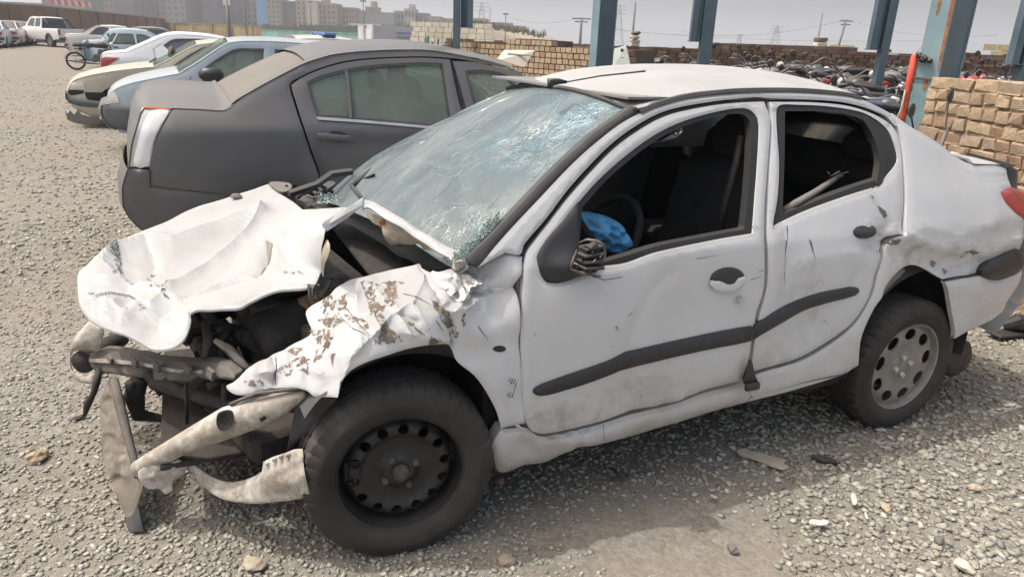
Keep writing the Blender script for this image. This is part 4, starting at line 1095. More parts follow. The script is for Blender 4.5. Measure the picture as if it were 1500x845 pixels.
    hd = q([(464, 197), (466, 195), (490, 196.5), (519, 200), (521.5, 203), (520, 207), (490, 206), (465, 203.5)])
    sheet('door_handle', PG, car, hd, lambda X, Y: np.stack([X, ts(X, Y) - .034, Y], 1), .03, .016, lip=.008, liprad=.02)
    side_panels('handle_recess', M_BLK, car, q([(483, 193), (497, 192.5), (507, 196), (507, 207), (486, 206)]), ts, W, -.002, .03, .006, lip=0, far=False)
    side_panels('door_seal', M_RUBB2, car, [(x0 - .06, .32, 1), (x0 - .06, rd[6][1] - .02, 1), (x0 + .05, rd[6][1] - .03, 1), (x0 + .12, .9), (x0 + .20, .32, 1), (x0 + .05, .32, 1)], ts, W, .025, .08, .01, lip=0)
    side_panels('roof_seal', M_RUBB2, car, q([(424, 128), (438, 113), (465, 100), (505, 88), (550, 83), (617, 81), (670, 86), (723, 97), (723, 104), (670, 93), (617, 90), (550, 92), (505, 98), (465, 110), (440, 122), (430, 132)]), ts, W, .022, .05, .01, lip=0)
    seats(car, [rear_axle + .35 + .15, rear_axle + 1.25], W, .48, M_SEATG)
    MB().box((rear_axle + .0, W / 2, .80), (.5, W - .35, .05)).build('parcel_shelf', M_SEATG, car)
    return car, rear_axle
car_grey, ra_ = grey_sedan()

# ---- a plain car shell from a side profile in (s, z); nose towards +s or -s
def shell_car(name, lab, fr, ts, W, top, ranges, low, wins, P, axles, r=.29, glass=M_GLS, group=None, seams=(), cat='car', m_seat=True, far=True, wstyle='cover', seatface=1):
    """top: profile line from tail (low s) to nose (high s); ranges: (i0, i1, name, material, crown, inset) over top; low: bottom z"""
    car = root(name, lab, cat, tuple(fr.B), fr.yaw, group)
    def arch(c, rr_, n=10): return [(c + rr_ * math.cos(math.pi * i / n), r + .02 + rr_ * math.sin(math.pi * i / n)) for i in range(n + 1)]
    out = [tuple(p) for p in top]; s0, s1 = top[0][0], top[-1][0]
    out += [(s1 - .03, low, 1)]
    for c in sorted(axles, reverse=True): out += [(c + r + .065, low, 1)] + [(a, b) for a, b in arch(c, r + .06)] + [(c - r - .065, low, 1)]
    out += [(s0 + .03, low, 1)]
    side_panels('body_side', P, car, out, ts, W, 0, .07, .02, holes=wins, far=far)
    for (i0, i1, nm, m, cr, ins) in ranges:
        loft(nm, m or P, car, top[i0:i1 + 1], ts, W, 0, cr, inset=ins)
        if ins > 0:
            Ls = resample([tuple(p) for p in top[i0:i1 + 1]], .07, False)
            for far_ in (0, 1):
                V = []
                for s_, z_ in Ls:
                    t_ = float(ts(s_, z_))
                    for dt, dz in ((-.001, 0), (.02, .008), (ins + .02, .004)): V.append((s_, (t_ + dt) if not far_ else W - t_ - dt, z_ + dz))
                mk('pillar', V, [(i * 3 + j, i * 3 + j + 1, i * 3 + j + 4, i * 3 + j + 3) for i in range(len(Ls) - 1) for j in range(2)], P, car)
    for wn in wins:
        for k in (0, 1):
            sheet('window_pane', glass, car, wn, (lambda X, Y: np.stack([X, ts(X, Y) + .015, Y], 1)) if not k else (lambda X, Y: np.stack([X, W - ts(X, Y) - .015, Y], 1)), .12, .004, (0, 1 if not k else -1, 0))
        side_panels('window_seal', M_BLK, car, wn, ts, W, .006, .07, .008, holes=[offset(wn, .02)], lip=0, far=False)
    for sm in seams:
        a = np.array(sm, float); pl = [tuple(p) for p in a] + [tuple(p + np.array([.008, .002])) for p in a[::-1]]
        sheet('door_gap', M_BLK, car, pl, lambda X, Y: np.stack([X, ts(X, Y) - .0035, Y], 1), .06, .003, smooth=False)
    for c in axles:
        wheel(car, c, .12, r, .18, -1, wstyle); wheel(car, c, W - .12, r, .18, 1, wstyle)
    MB().box(((s0 + s1) / 2, W / 2, low + .08), (abs(s1 - s0) - .6, W - .55, .1)).build('underbody', M_INT, car)
    if m_seat: seats(car, [(axles[0] + axles[1]) / 2 + .1, (axles[0] + axles[1]) / 2 - .8], W, .42, M_SEATG, seatface)
    return car
def part_side(car, ts, W, nm, m, pts, off=-.006, th=.02, far=True, lip=.004, step=.05):
    return side_panels(nm, m, car, pts, ts, W, off, step, th, far=far, lip=lip)
M_BUMPG = simple('grey_plastic_bumper', (.075, .085, .095), .6, var=.15, dust=.35, dustcol=(.25, .235, .21))

def silver_hatch():
    ts = make_ts(-1.0, 2.9, .88, .40, .45, .2); fr = frame_at(0, 8.0, ts); q = lambda p, e=0: SZ(fr, p, e); W = 1.6
    P = paint('pale_silver_paint', (.30, .37, .42), .5, (.42, .38, .31), .3, .3)
    # profile front (low s) to rear; nose at the left
    nose = q([(163, 155), (160, 146), (166, 133), (185, 124), (215, 117), (262, 108)])
    ws = q([(262, 108), (290, 91), (320, 71), (334, 63)])
    rf = q([(334, 63), (360, 60.5), (400, 61), (440, 63.5)])
    e = rf[-1]
    top = [(nose[0][0] + .01, .40)] + nose + ws[1:] + rf[1:] + [(e[0] + .5, e[1] - .03), (e[0] + .95, 1.02), (e[0] + 1.0, .9), (e[0] + 1.03, .55)]
    n0 = 1 + len(nose) - 1; n1 = n0 + len(ws) - 1; n2 = n1 + len(rf) - 1 + 1
    w1 = q([(291, 107.5, 1), (310, 92), (340, 73.5), (352, 71, 1), (387, 71.5, 1), (385, 95), (381, 117, 1), (330, 116), (312, 115.5)])
    w2 = q([(402, 73, 1), (430, 73.5), (455, 77), (470, 90, 1), (440, 106), (402, 118, 1)])
    z_ = w1[5][1]; w2 = [(w2[0][0], w1[3][1], 1), (e[0] + .25, w1[3][1] - .01), (e[0] + .5, w1[3][1] - .1), (e[0] + .52, z_ - .01, 1), (w2[0][0], z_ - .01, 1)]
    fa = q([(262, 170)])[0][0]; fa = nose[0][0] + .68
    car = shell_car('silver_hatchback', 'pale silver hatchback with black bumper, nose to the left behind the grey sedan', fr, ts, W, top, [(0, n0, 'hood', None, .05, 0), (n0, n1, 'windscreen', M_GLS, .06, .045), (n1, n2, 'roof', None, .05, 0), (n2, len(top) - 1, 'tailgate', None, .03, 0)], .26, [w1, w2], P, [fa, fa + 2.35], .27, seams=[q([(272, 175), (273.5, 140), (276, 122), (279, 112)])], seatface=-1)
    part_side(car, ts, W, 'headlamp', M_LAMPW, q([(159, 148, 1), (162, 134), (168, 134.5), (174, 145), (174.5, 151, 1), (160, 152, 1)]), -.01)
    bp = q([(149, 153), (160, 152.5), (190, 155), (206, 155.5, 1), (203, 180), (198, 191), (180, 191), (158, 183), (149, 168)])
    part_side(car, ts, W, 'front_bumper', M_BUMPG, bp, -.03, .03, lip=.02)
    loft('front_bumper', M_BUMPG, car, q([(170, 189), (158, 183), (149, 168), (149, 154), (160, 152.5)]), ts, W, -.03, .05)
    mir = q([(292, 112), (296, 104), (305, 102), (320, 105), (325, 114), (310, 115)])
    c0 = mir[0]; MB().box((float(np.mean([p[0] for p in mir])), -.09, float(np.mean([p[1] for p in mir]))), (.27, .20, .15), rz=.15, bev=.05).build('door_mirror', M_BLKC, car, sharp=45)
    MB().box((fa + 1.0, -.004, .82), (.14, .02, .025), bev=.006).build('door_handle', M_BLKC, car)
silver_hatch()

def cream_sedan():
    ts = make_ts(-1.85, 2.3, .9, .42, .45, .2); fr = frame_at(0, 10.8, ts); q = lambda p, e=0: SZ(fr, p, e); W = 1.62
    P = paint('dusty_cream_paint', (.42, .39, .31), .7, (.44, .39, .30), .4, 0)
    nose = q([(101, 152), (99, 135), (105, 121), (118, 114), (150, 107), (195, 101), (225, 98.5)])
    ws = q([(225, 98.5), (250, 86), (275, 72), (288, 66)])
    rf = q([(288, 66), (310, 63.5), (335, 63)])
    e = rf[-1]
    top = [(nose[0][0] + .01, .42)] + nose + ws[1:] + rf[1:] + [(e[0] + .9, e[1] - .02), (e[0] + 1.45, .98), (e[0] + 1.9, .95), (e[0] + 1.97, .6)]
    n0 = len(nose); n1 = n0 + len(ws) - 1; n2 = n1 + len(rf)
    w1 = q([(253, 97, 1), (275, 82), (300, 68.5), (322, 67, 1)]); w1 = w1 + [(w1[-1][0] + .05, w1[0][1] - .01, 1)]
    w2 = [(w1[-1][0] + .07, w1[3][1], 1), (e[0] + .8, w1[3][1] - .02), (e[0] + 1.15, w1[0][1], 1), (w1[-1][0] + .07, w1[0][1] - .01, 1)]
    fa = nose[0][0] + .72
    car = shell_car('cream_sedan', 'dusty cream sedan with a broken front bumper between silver and white cars', fr, ts, W, top, [(0, n0, 'hood', None, .05, 0), (n0, n1, 'windscreen', M_GLS, .06, .045), (n1, n2, 'roof', None, .05, 0), (n2, len(top) - 1, 'trunk', None, .03, 0)], .36, [w1, w2], P, [fa, fa + 2.4], .28, seams=[q([(238, 130), (238, 100)])], seatface=-1)
    part_side(car, ts, W, 'headlamp', M_LAMPW, q([(103, 122, 1), (122, 120.5, 1), (124, 124), (123.5, 132, 1), (103, 131, 1)]), -.01)
    part_side(car, ts, W, 'lamp_hole', M_INT, q([(100, 132), (123, 133), (123, 137), (104, 140), (99, 136)]), -.004)
    part_side(car, ts, W, 'wheel_shade_patch', M_INT, q([(124, 135, 1), (157, 136, 1), (158, 150), (150, 153), (128, 146)]), -.004)  # flat dark sheet painted in for the shadow round the wheel
    bp = q([(97, 136), (106, 143), (124, 146), (150, 150), (148, 157), (120, 156), (104, 151), (97, 145)])
    part_side(car, ts, W, 'front_bumper', M_BUMPG, bp, -.05, .03, lip=.02)
    loft('front_bumper', M_BUMPG, car, q([(104, 151), (97, 145), (97, 136)]), ts, W, -.05, .04)
    part_side(car, ts, W, 'lower_valance', P, q([(104, 152), (122, 157), (148, 158), (148, 170), (140, 172), (120, 165), (106, 157)]), -.02, .02)
    br = MB(); random.seed(4)
    o = sheet('torn_bumper_skirt', simple('dirty_grey_plastic', (.17, .16, .15), .8, var=.3, dust=.5), None, [(94, 159, 1), (98, 167), (103, 162, 1), (109, 168), (114, 160, 1), (120, 168), (135, 171), (145, 172), (146, 181), (135, 184), (112, 181), (99, 176, 1)], lambda X, Y: (fr.side(X, Y, -.06)) @ fr.M + fr.B, 4, .01, tuple(_N))
    tag(o, 'torn grey bumper skirt hanging to the gravel under the cream sedan', 'car debris')
    MB().box((fa + .95, -.08, float(q([(262, 97)])[0][1])), (.18, .16, .12), bev=.04).build('door_mirror', M_BLK, car, sharp=45)
    MB().tube([Vector((float(q([(218, 99)])[0][0]), .5, 0)) + Vector((0, 0, float(q([(218, 99)])[0][1]) + .05)), Vector((float(q([(228, 97)])[0][0]), .7, float(q([(228, 97)])[0][1]) + .09))], .012, 6).build('wiper', M_BLK, car)
cream_sedan()

def white_liftback():
    ts = make_ts(-1.75, 2.6, .9, .45, .3, .2); fr = frame_at(0, 14.0, ts); q = lambda p, e=0: SZ(fr, p, e); W = 1.66
    P = paint('white_paint_clean', (.66, .68, .70), .3, (.5, .47, .40), .25, 0)
    tail = q([(148, 102), (147.5, 88), (150, 80), (165, 78), (184, 77)])
    rg = q([(184, 77), (210, 66), (232, 56), (243, 52.5)])
    rf = q([(243, 52.5), (260, 50.5), (300, 53), (330, 58)])
    e = rf[-1]
    top = [(tail[0][0] + .02, .35)] + tail + rg[1:] + rf[1:] + [(e[0] + .55, 1.18), (e[0] + .95, .95), (e[0] + 1.6, .85), (e[0] + 1.95, .70), (e[0] + 2.0, .45)]
    n0 = len(tail); n1 = n0 + len(rg) - 1; n2 = n1 + len(rf) - 1
    w1 = q([(239, 67, 1), (252, 58.5), (270, 57), (303, 57.5), (320, 60, 1)]); zb = q([(252, 79)])[0]
    w1 = w1 + [(e[0] + .3, 1.12), (e[0] + .45, zb[1] + .0, 1), (zb[0], zb[1], 1)]
    ax = tail[0][0] + .8
    car = shell_car('white_liftback', 'clean white liftback with a red tail lamp at its left end and grey side glass', fr, ts, W, top, [(0, n0, 'tailgate', None, .03, 0), (n0, n1, 'rear_window', P, .05, .045), (n1, n2, 'roof', None, .05, 0), (n2, n2 + 1, 'windscreen', M_GLS, .06, .045), (n2 + 1, len(top) - 1, 'hood', None, .04, 0)], .25, [w1], P, [ax, ax + 2.5], .29, glass=simple('grey_side_glass', (.075, .08, .10), .2, var=.15, dust=.1, spec=.6), seams=[q([(228, 93), (226, 80), (224, 72), (236, 64)]), q([(300, 100), (301, 58)])])
    part_side(car, ts, W, 'tail_lamp', M_LAMPR, q([(147.5, 87, 1), (152, 84), (175, 85, 1), (163, 93), (149, 101.5, 1), (147.5, 100)]), -.012)
    part_side(car, ts, W, 'fuel_flap', P, q([(178, 96), (192, 95.5), (193, 104), (178, 105)]), -.004, .006, far=False)
white_liftback()

def blue_sedan():
    ts = make_ts(-2.4, 1.9, .9, .42, .3, .2); fr = frame_at(0, 28.6, ts); q = lambda p, e=0: SZ(fr, p, e); W = 1.66
    P = paint('pale_blue_paint', (.36, .47, .56), .35, (.45, .43, .38), .3, 0)
    tail = q([(124, 82), (122, 70), (124, 61), (138, 60), (145, 59)])
    rg = q([(145, 59), (153, 51), (160, 45)]); rf = q([(160, 45), (175, 43.5), (200, 44.5), (215, 47)]); e = rf[-1]; s_ = tail[0][0]
    top = [(s_ + .02, .3)] + tail + rg[1:] + rf[1:] + [(e[0] + .6, .95), (e[0] + 1.4, .86), (e[0] + 1.85, .74), (e[0] + 1.9, .35)]
    n0 = len(tail); n1 = n0 + 2; n2 = n1 + 3
    w1 = q([(155, 63, 1), (164, 49, 1), (171, 49, 1), (163, 64, 1)]); w2 = q([(165, 65, 1), (173, 49.5, 1), (195, 50, 1), (199, 66, 1)]); w3 = q([(202, 66.5, 1), (199, 50.5, 1), (212, 51.5), (225, 58, 1), (224, 67.5, 1)])
    car = shell_car('pale_blue_sedan', 'pale blue boxy old sedan behind the motorcycle', fr, ts, W, top, [(0, n0, 'trunk', None, .03, 0), (n0, n1, 'rear_window', M_GLD, .05, .045), (n1, n2, 'roof', None, .05, 0), (n2, n2 + 1, 'windscreen', M_GLD, .05, .045), (n2 + 1, len(top) - 1, 'hood', None, .04, 0)], .2, [w1, w2, w3], P, [s_ + .85, s_ + 3.3], .29, seams=[q([(163, 66), (161, 82)]), q([(200, 68), (200, 85)])])
    part_side(car, ts, W, 'tail_lamp', M_LAMPR, q([(121.5, 68, 1), (130, 67, 1), (130, 74, 1), (122, 75, 1)]), -.012)
    part_side(car, ts, W, 'door_handle', M_BLKC, q([(166, 68.5), (173, 69), (173, 70.5), (166, 70)]), -.02, .02, far=False)
    part_side(car, ts, W, 'door_handle', M_BLKC, q([(205, 70.5), (211, 71), (211, 72.5), (205, 72)]), -.02, .02, far=False)
blue_sedan()

# generic distant sedans, tails or noses towards the camera, built in plain car dimensions
def std_sedan(name, lab, x, y, yaw, P, group=None, lampm=M_LAMPR, L=4.3, glass=M_GLD):
    ts = make_ts(-2.15, 2.15, .9, .42, .3, .3); fr = Frame(x, y, yaw, ts); W = 1.68
    top = [(-2.12, .35), (-2.15, .6), (-2.12, .95), (-1.75, .99), (-1.45, 1.0), (-.85, 1.34), (-.6, 1.40), (0, 1.42), (.45, 1.37), (1.05, .98), (1.6, .88), (2.0, .76), (2.12, .6), (2.13, .35)]
    w1 = [(-1.15, 1.0, 1), (-.75, 1.32), (-.3, 1.345, 1), (-.28, .98, 1)]; w2 = [(-.18, .98, 1), (-.18, 1.345, 1), (.38, 1.31), (.85, .98, 1)]
    car = shell_car(name, lab, fr, ts, W, top, [(0, 4, 'trunk', None, .03, 0), (4, 6, 'rear_window', glass, .05, .045), (6, 8, 'roof', None, .05, 0), (8, 9, 'windscreen', glass, .06, .045), (9, 13, 'hood', None, .04, 0)], .22, [w1, w2], P, [-1.3, 1.25], .29, glass=glass, m_seat=False, group=group)
    for t_ in (.1, W - .42): MB().box((-2.155, t_ + .16, .78), (.05, .32, .15), bev=.01).build('tail_lamp', lampm, car)
    MB().box((-2.16, W / 2, .50), (.12, W - .06, .16), bev=.03).build('rear_bumper', M_BUMPG, car)
    MB().box((-2.165, W / 2, .80), (.03, .5, .12), bev=.005).build('number_plate', M_PAPER, car)
    return car
PW1 = paint('white_paint_far', (.58, .56, .53), .4); PP1 = paint('pinkish_white_paint', (.56, .45, .42), .4); PB1 = paint('bluish_white_paint', (.50, .53, .57), .3); PR1 = paint('faded_red_white_paint', (.52, .42, .40), .4)
for i, (px, py, Yd, yaw, P, lab) in enumerate([(-8, 60, 41, 2.62, PW1, 'white sedan at the left edge of the picture, tail towards the yard'), (16, 60, 43.5, 2.62, PB1, 'bluish white sedan with dark glass, second of the parked row'), (36, 58, 46.5, 2.62, PP1, 'pinkish sedan third of the parked row'), (52, 57, 50, 2.62, PR1, 'faded reddish sedan nearest the white pickup')]):
    P0 = WF.on(px, 62, 1, Yd)[0]; std_sedan('parked_sedan', lab, P0[0], Yd, math.radians(118 if i else 120), P, 'sedans parked in a row before the brown wall')

def pickup():
    P0 = WF.on(96, 60, 1, 49)[0]; ts = make_ts(-2.6, 2.6, 1.0, .3, .15, .3); yaw = math.radians(150); fr = Frame(P0[0], 49, yaw, ts); W = 1.8
    P = paint('white_pickup_paint', (.66, .66, .65), .25)
    car = root('white_pickup', 'white double cab pickup with black roll bar parked behind the row of sedans', 'pickup truck', (P0[0], 49, 0), yaw)
    def arch(c, rr_): return [(c + rr_ * math.cos(math.pi * i / 10), .38 + rr_ * math.sin(math.pi * i / 10)) for i in range(11)]
    out = [(-2.5, 1.12, 1), (-.7, 1.10, 1), (-.55, 1.70), (-.3, 1.76), (.75, 1.74), (1.25, 1.20), (1.9, 1.10), (2.4, 1.0), (2.5, .6), (2.48, .42, 1)] + [(1.6 + .46, .42, 1)] + arch(1.6, .45) + [(1.14, .42, 1), (-1.0, .42, 1)] + arch(-1.45, .45) + [(-1.92, .42, 1), (-2.5, .5, 1)]
    w1 = [(-.5, 1.2, 1), (-.42, 1.66), (.1, 1.67, 1), (.1, 1.18, 1)]; w2 = [(.2, 1.18, 1), (.2, 1.67, 1), (.7, 1.64), (1.02, 1.2, 1)]
    side_panels('body_side', P, car, out, ts, W, 0, .09, .03, holes=[w1, w2])
    for wn in (w1, w2): side_panels('window_pane', M_GLD, car, wn, ts, W, .012, .12, .006, lip=0)
    loft('roof', P, car, [(-.55, 1.70), (-.3, 1.76), (.75, 1.74)], ts, W, 0, .03); loft('windscreen', M_GLD, car, [(.75, 1.74), (1.25, 1.2)], ts, W, 0, .05)
    loft('hood', P, car, [(1.25, 1.2), (1.9, 1.10), (2.4, 1.0), (2.5, .6), (2.48, .42)], ts, W, 0, .04); loft('cab_back', M_GLD, car, [(-.7, 1.1), (-.55, 1.70)], ts, W, 0, .01)
    MB().box((-1.6, W / 2, .7), (1.8, W - .1, .05)).build('load_bed', M_BUMPG, car); MB().box((-2.5, W / 2, .82), (.06, W - .1, .58), bev=.01).build('tailgate', P, car)
    MB().box((-2.6, W / 2, .52), (.14, W - .1, .14), bev=.02).build('rear_bumper', M_BLK, car)
    for t_ in (.12, W - .12): MB().box((-2.52, t_, .9), (.05, .14, .34), bev=.01).build('tail_lamp', M_LAMPR, car)
    MB().tube([(-1.6, .15, 1.1), (-.95, .2, 1.62), (-.95, W - .2, 1.62), (-1.6, W - .15, 1.1)], .04, 8).build('roll_bar', M_BLKC, car, smooth=True)
    for c in (1.6, -1.45): wheel(car, c, .14, .38, .24, -1); wheel(car, c, W - .14, .38, .24, 1)
pickup()
P0 = WF.on(455, 62, 1, 12.5)[0]
pc_ = std_sedan('patrol_car', 'white car with a blue light bar on its roof, mostly hidden behind the silver hatchback', P0[0] + .5, 12.2, CAR_YAW, paint('dusty_white_paint', (.55, .53, .48), .6))
pc_.location.z = 0; MB().box((-.05, .84, 1.47), (.22, 1.1, .09), bev=.03).build('light_bar', simple('blue_lens', (.01, .05, .22), .25, spec=.7), pc_)
P0 = WF.on(170, 50, 1, 36)[0]; std_sedan('white_sedan', 'small white car roof showing above the pale blue sedan', P0[0], 36, CAR_YAW + .05, PW1)
P0 = WF.on(225, 52, 1, 33)[0]; std_sedan('dark_sedan', 'dark sedan roof between the pale blue sedan and the white liftback', P0[0], 33, CAR_YAW, paint('dark_paint', (.07, .065, .06), .5))

# ---- motorcycles
M_ALU = simple('dull_aluminium', (.15, .15, .155), .5, metal=.5, var=.3, scale=20, dust=.25)
M_BKF = simple('motorcycle_frame', (.03, .032, .035), .5, var=.3, dust=.35)
TANKS = {'black': simple('black_tank', (.02, .02, .022), .35, dust=.3), 'red': simple('red_tank', (.35, .02, .02), .35, dust=.25), 'blue': simple('blue_tank', (.018, .032, .075), .35, dust=.3), 'grey': simple('grey_tank', (.11, .115, .12), .4, dust=.35)}
def motorcycle(lab, tank='black', group=None):
    t = root('motorcycle', lab, 'motorcycle', (0, 0, 0), 0, group)
    for nm, x in (('front_wheel', .63), ('rear_wheel', -.63)):
        w_ = MB().lathe([(.255, -.03), (.285, -.035), (.30, 0), (.285, .035), (.255, .03), (.245, 0), (.255, -.03)], 28, (x, 0, .30)).build('wheel', M_TYRE, t, smooth=True)
        sp = MB()
        for k in range(12):
            a = math.pi * 2 * k / 12; sp.tube([(x + .03 * math.cos(a), .02, .30 + .03 * math.sin(a)), (x + .25 * math.cos(a + .15), 0, .30 + .25 * math.sin(a + .15))], .0035, 3, False)
        sp.lathe([(.232, -.012), (.25, -.018), (.25, .018), (.232, .012)], 28, (x, 0, .30)); sp.lathe([(0, -.05), (.045, -.05), (.045, .05), (0, .05)], 12, (x, 0, .30))
        sp.build('spoked_rim', M_ALU, w_)
    MB().tube([(.38, 0, .82), (.0, 0, .78), (-.35, 0, .72), (-.62, 0, .70)], .018, 6).tube([(.38, 0, .80), (.25, 0, .40), (-.1, 0, .28), (-.3, 0, .34), (-.32, 0, .72)], .018, 6).tube([(-.3, .06, .36), (-.63, .07, .30)], .016, 6).tube([(-.3, -.06, .36), (-.63, -.07, .30)], .016, 6).build('frame', M_BKF, t, smooth=True)
    MB().tube([(.40, .07, .88), (.63, .07, .30)], .02, 8).tube([(.40, -.07, .88), (.63, -.07, .30)], .02, 8).build('fork', M_ALU, t, smooth=True)
    MB().box((.16, 0, .84), (.46, .25, .19), ry=.08, bev=.07).build('fuel_tank', TANKS[tank], t, sharp=50)
    MB().box((-.34, 0, .83), (.62, .24, .09), ry=-.03, bev=.04).build('seat', M_SEAT, t, sharp=50)
    MB().box((.05, 0, .42), (.30, .22, .24), bev=.04).lathe([(0, -.15), (.09, -.15), (.10, 0), (.09, .15), (0, .15)], 14, (-.05, 0, .38)).box((.13, 0, .60), (.14, .16, .18), rx=0, ry=.3, bev=.015).build('engine', M_ALU, t)
    MB().tube([(.18, -.08, .55), (.24, -.12, .38), (.05, -.14, .24), (-.35, -.15, .28), (-.85, -.17, .36)], [.018, .02, .022, .035, .035], 8).build('exhaust', M_ALU, t, smooth=True)
    MB().tube([(.30, .36, 1.02), (.36, .25, 1.03), (.40, .08, .94), (.40, -.08, .94), (.36, -.25, 1.03), (.30, -.36, 1.02)], .013, 6).build('handlebar', M_ALU, t, smooth=True)
    MB().lathe([(0, 0), (.06, .01), (.085, .06), (.08, .10), (0, .11)], 14, (.44, 0, .86), 'X').build('headlight', M_LAMPW, t, smooth=True)
    for (x, a0, a1) in ((.63, .5, 2.4), (-.63, .6, 2.9)):
        V = []; n = 10
        for i in range(n + 1):
            a = a0 + (a1 - a0) * i / n
            for y, r_ in ((-.05, .325), (0, .34), (.05, .325)): V.append((x + r_ * math.cos(a), y, .30 + r_ * math.sin(a)))
        MB().add(V, [(i * 3 + j, i * 3 + j + 1, i * 3 + j + 4, i * 3 + j + 3) for i in range(n) for j in range(2)]).build('mudguard', TANKS[tank], t, smooth=True)
    MB().box((-.80, 0, .72), (.06, .14, .09), bev=.02).build('tail_light', M_LAMPR, t)
    for y in ((-.22, .22) if tank in ('grey', 'red') or not group else ()):
        MB().tube([(.36, y, 1.03), (.33, y * 1.25, 1.20)], .006, 5).lathe([(0, -.01), (.035, -.008), (.048, .004), (0, .012)], 10, (.33, y * 1.3, 1.24), 'X').build('mirror', M_BKF, t)
    return t
P0 = WF.on(112, 103, 2, 0)[0]
mb0 = motorcycle('lone black motorcycle standing by the tail of the pale blue sedan', 'black'); mb0.location = (P0[0] + .60, P0[1] + .27, 0); mb0.rotation_euler = (math.radians(9), 0, CAR_YAW + .0)
GRP = 'motorcycles jumbled together beyond the low brick wall'
protos = {k: motorcycle('impounded motorcycle with %s in the jumble' % d, k, GRP) for k, d in (('black', 'black tank'), ('red', 'red tank'), ('blue', 'dark blue tank'), ('grey', 'grey tank'))}
def put(o, x, y, rz, lean, z=0.0, pitch=0.0): o.location = (x, y, z); o.rotation_euler = (lean, pitch, rz)
random.seed(21); first = {k: True for k in protos}; n = 0
rows = [(8.0, 3.0, 5.6), (9.3, 2.2, 8.2), (10.6, 1.9, 9.2), (11.9, 2.2, 10.2), (13.2, 2.4, 11.4), (14.5, 2.6, 12.6)]
for (yy, xa, xb) in rows:
    x = xa
    while x < xb:
        k = random.choices(['black', 'red', 'blue', 'grey'], [6, 1.6, 2, 3])[0]
        o = protos[k] if first[k] else copy_tree(protos[k]); first[k] = False
        put(o, x, yy + random.uniform(-.35, .35), math.radians(random.uniform(60, 125)), math.radians(random.choice([-14, 12, 10, -11, 22])), max(0.0, (yy - 8.6) * .055) + random.uniform(0, .06), math.radians(random.uniform(-5, 5)))
        x += random.uniform(.42, .60); n += 1
# the one just behind the wreck's boot
ps = motorcycle('black motorcycle with a raised round mirror just behind the wreck boot', 'black')
P0 = WF.on(1420, 175, 1, 4.95)[0]; put(ps, 2.62, 5.2, math.radians(-50), math.radians(8))
# ------------------------------------------------------------------ the wrecked white sedan
def ts_w(s, z):
    s = np.asarray(s, float); z = np.asarray(z, float)
    t = np.where(z < .55, .05 * ((.55 - z) / .35)**2, np.where(z < .9, .03 * ((z - .55) / .35)**2, .03 + .40 * (z - .9) + .15 * (z - .9)**2))
    return t + .12 * np.clip(.4 - s, 0, 2)**2 + .16 * np.clip(s - 2.5, 0, 2)**2
WK = frame_at(0, 0, ts_w)
CW = 1.655
wreck = root('wrecked_sedan', 'wrecked white sedan with its front end torn open and windscreen shattered', 'car', tuple(WK.B), CAR_YAW)
def white_paint():
    m, nt, b, tc = newmat('dusty_white_paint_wreck'); P = tc.outputs['Object']
    sp = nt.nodes.new('ShaderNodeSeparateXYZ'); nt.links.new(P, sp.inputs[0])
    low = mathn(nt, 'SUBTRACT', 1.0, mathn(nt, 'MULTIPLY', sp.outputs[2], 1.55), True)
    f = noise_n(nt, P, 3.2, 7, .62, .4); f2 = noise_n(nt, P, 38, 4, .7)
    d = mathn(nt, 'MULTIPLY', ramp(nt, f, [(.38, g3(0)), (.70, g3(1))]), mathn(nt, 'ADD', mathn(nt, 'MULTIPLY', low, 1.1), .14), True)
    d = mathn(nt, 'ADD', d, mathn(nt, 'MULTIPLY', ramp(nt, f2, [(.62, g3(0)), (.75, g3(.35))]), mathn(nt, 'ADD', low, .12)), True)
    c = mixc(nt, d, (.56, .58, .60), (.34, .29, .225))
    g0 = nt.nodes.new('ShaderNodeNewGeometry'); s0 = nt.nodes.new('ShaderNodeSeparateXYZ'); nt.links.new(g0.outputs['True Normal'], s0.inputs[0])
    c = mixc(nt, mathn(nt, 'MULTIPLY', ramp(nt, s0.outputs[2], [(.3, g3(0)), (.85, g3(1))]), ramp(nt, f, [(.2, g3(.55)), (.8, g3(.9))])), c, (.275, .275, .26))  # grey darkens upward faces so sunlit tops stay below white, besides their dust
    # hair scratches and rubbed dark specks
    mp = nt.nodes.new('ShaderNodeMapping'); mp.inputs['Scale'].default_value = (6, 6, 22); mp.inputs['Rotation'].default_value = (.2, .5, .1); nt.links.new(P, mp.inputs[0])
    sc = noise_n(nt, mp.outputs[0], 3, 6, .75)
    c = mixc(nt, ramp(nt, sc, [(.70, g3(0)), (.74, g3(.5))]), c, (.30, .29, .28))
    nt.links.new(c, b.inputs['Base Color'])
    ge = nt.nodes.new('ShaderNodeNewGeometry'); sn = nt.nodes.new('ShaderNodeSeparateXYZ'); nt.links.new(ge.outputs['True Normal'], sn.inputs[0])
    up = ramp(nt, sn.outputs[2], [(.25, g3(0)), (.6, g3(1))])          # dust lies on faces that look up and dulls them
    nt.links.new(mathn(nt, 'ADD', mathn(nt, 'ADD', mathn(nt, 'MULTIPLY', d, .4), .20), mathn(nt, 'MULTIPLY', up, .45), True), b.inputs['Roughness'])
    nt.links.new(mathn(nt, 'SUBTRACT', .5, mathn(nt, 'MULTIPLY', up, .35)), b.inputs['Specular IOR Level'])
    nt.links.new(mathn(nt, 'SUBTRACT', .4, mathn(nt, 'MULTIPLY', up, .4), True), b.inputs['Coat Weight']); b.inputs['Coat Roughness'].default_value = .06
    bump(nt, b, noise_n(nt, P, 5.0, 3, .5), .10, .012)
    return m
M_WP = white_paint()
M_WPI = simple('dirty_white_underside', (.42, .37, .30), .8, var=.25, scale=10, dust=.4)
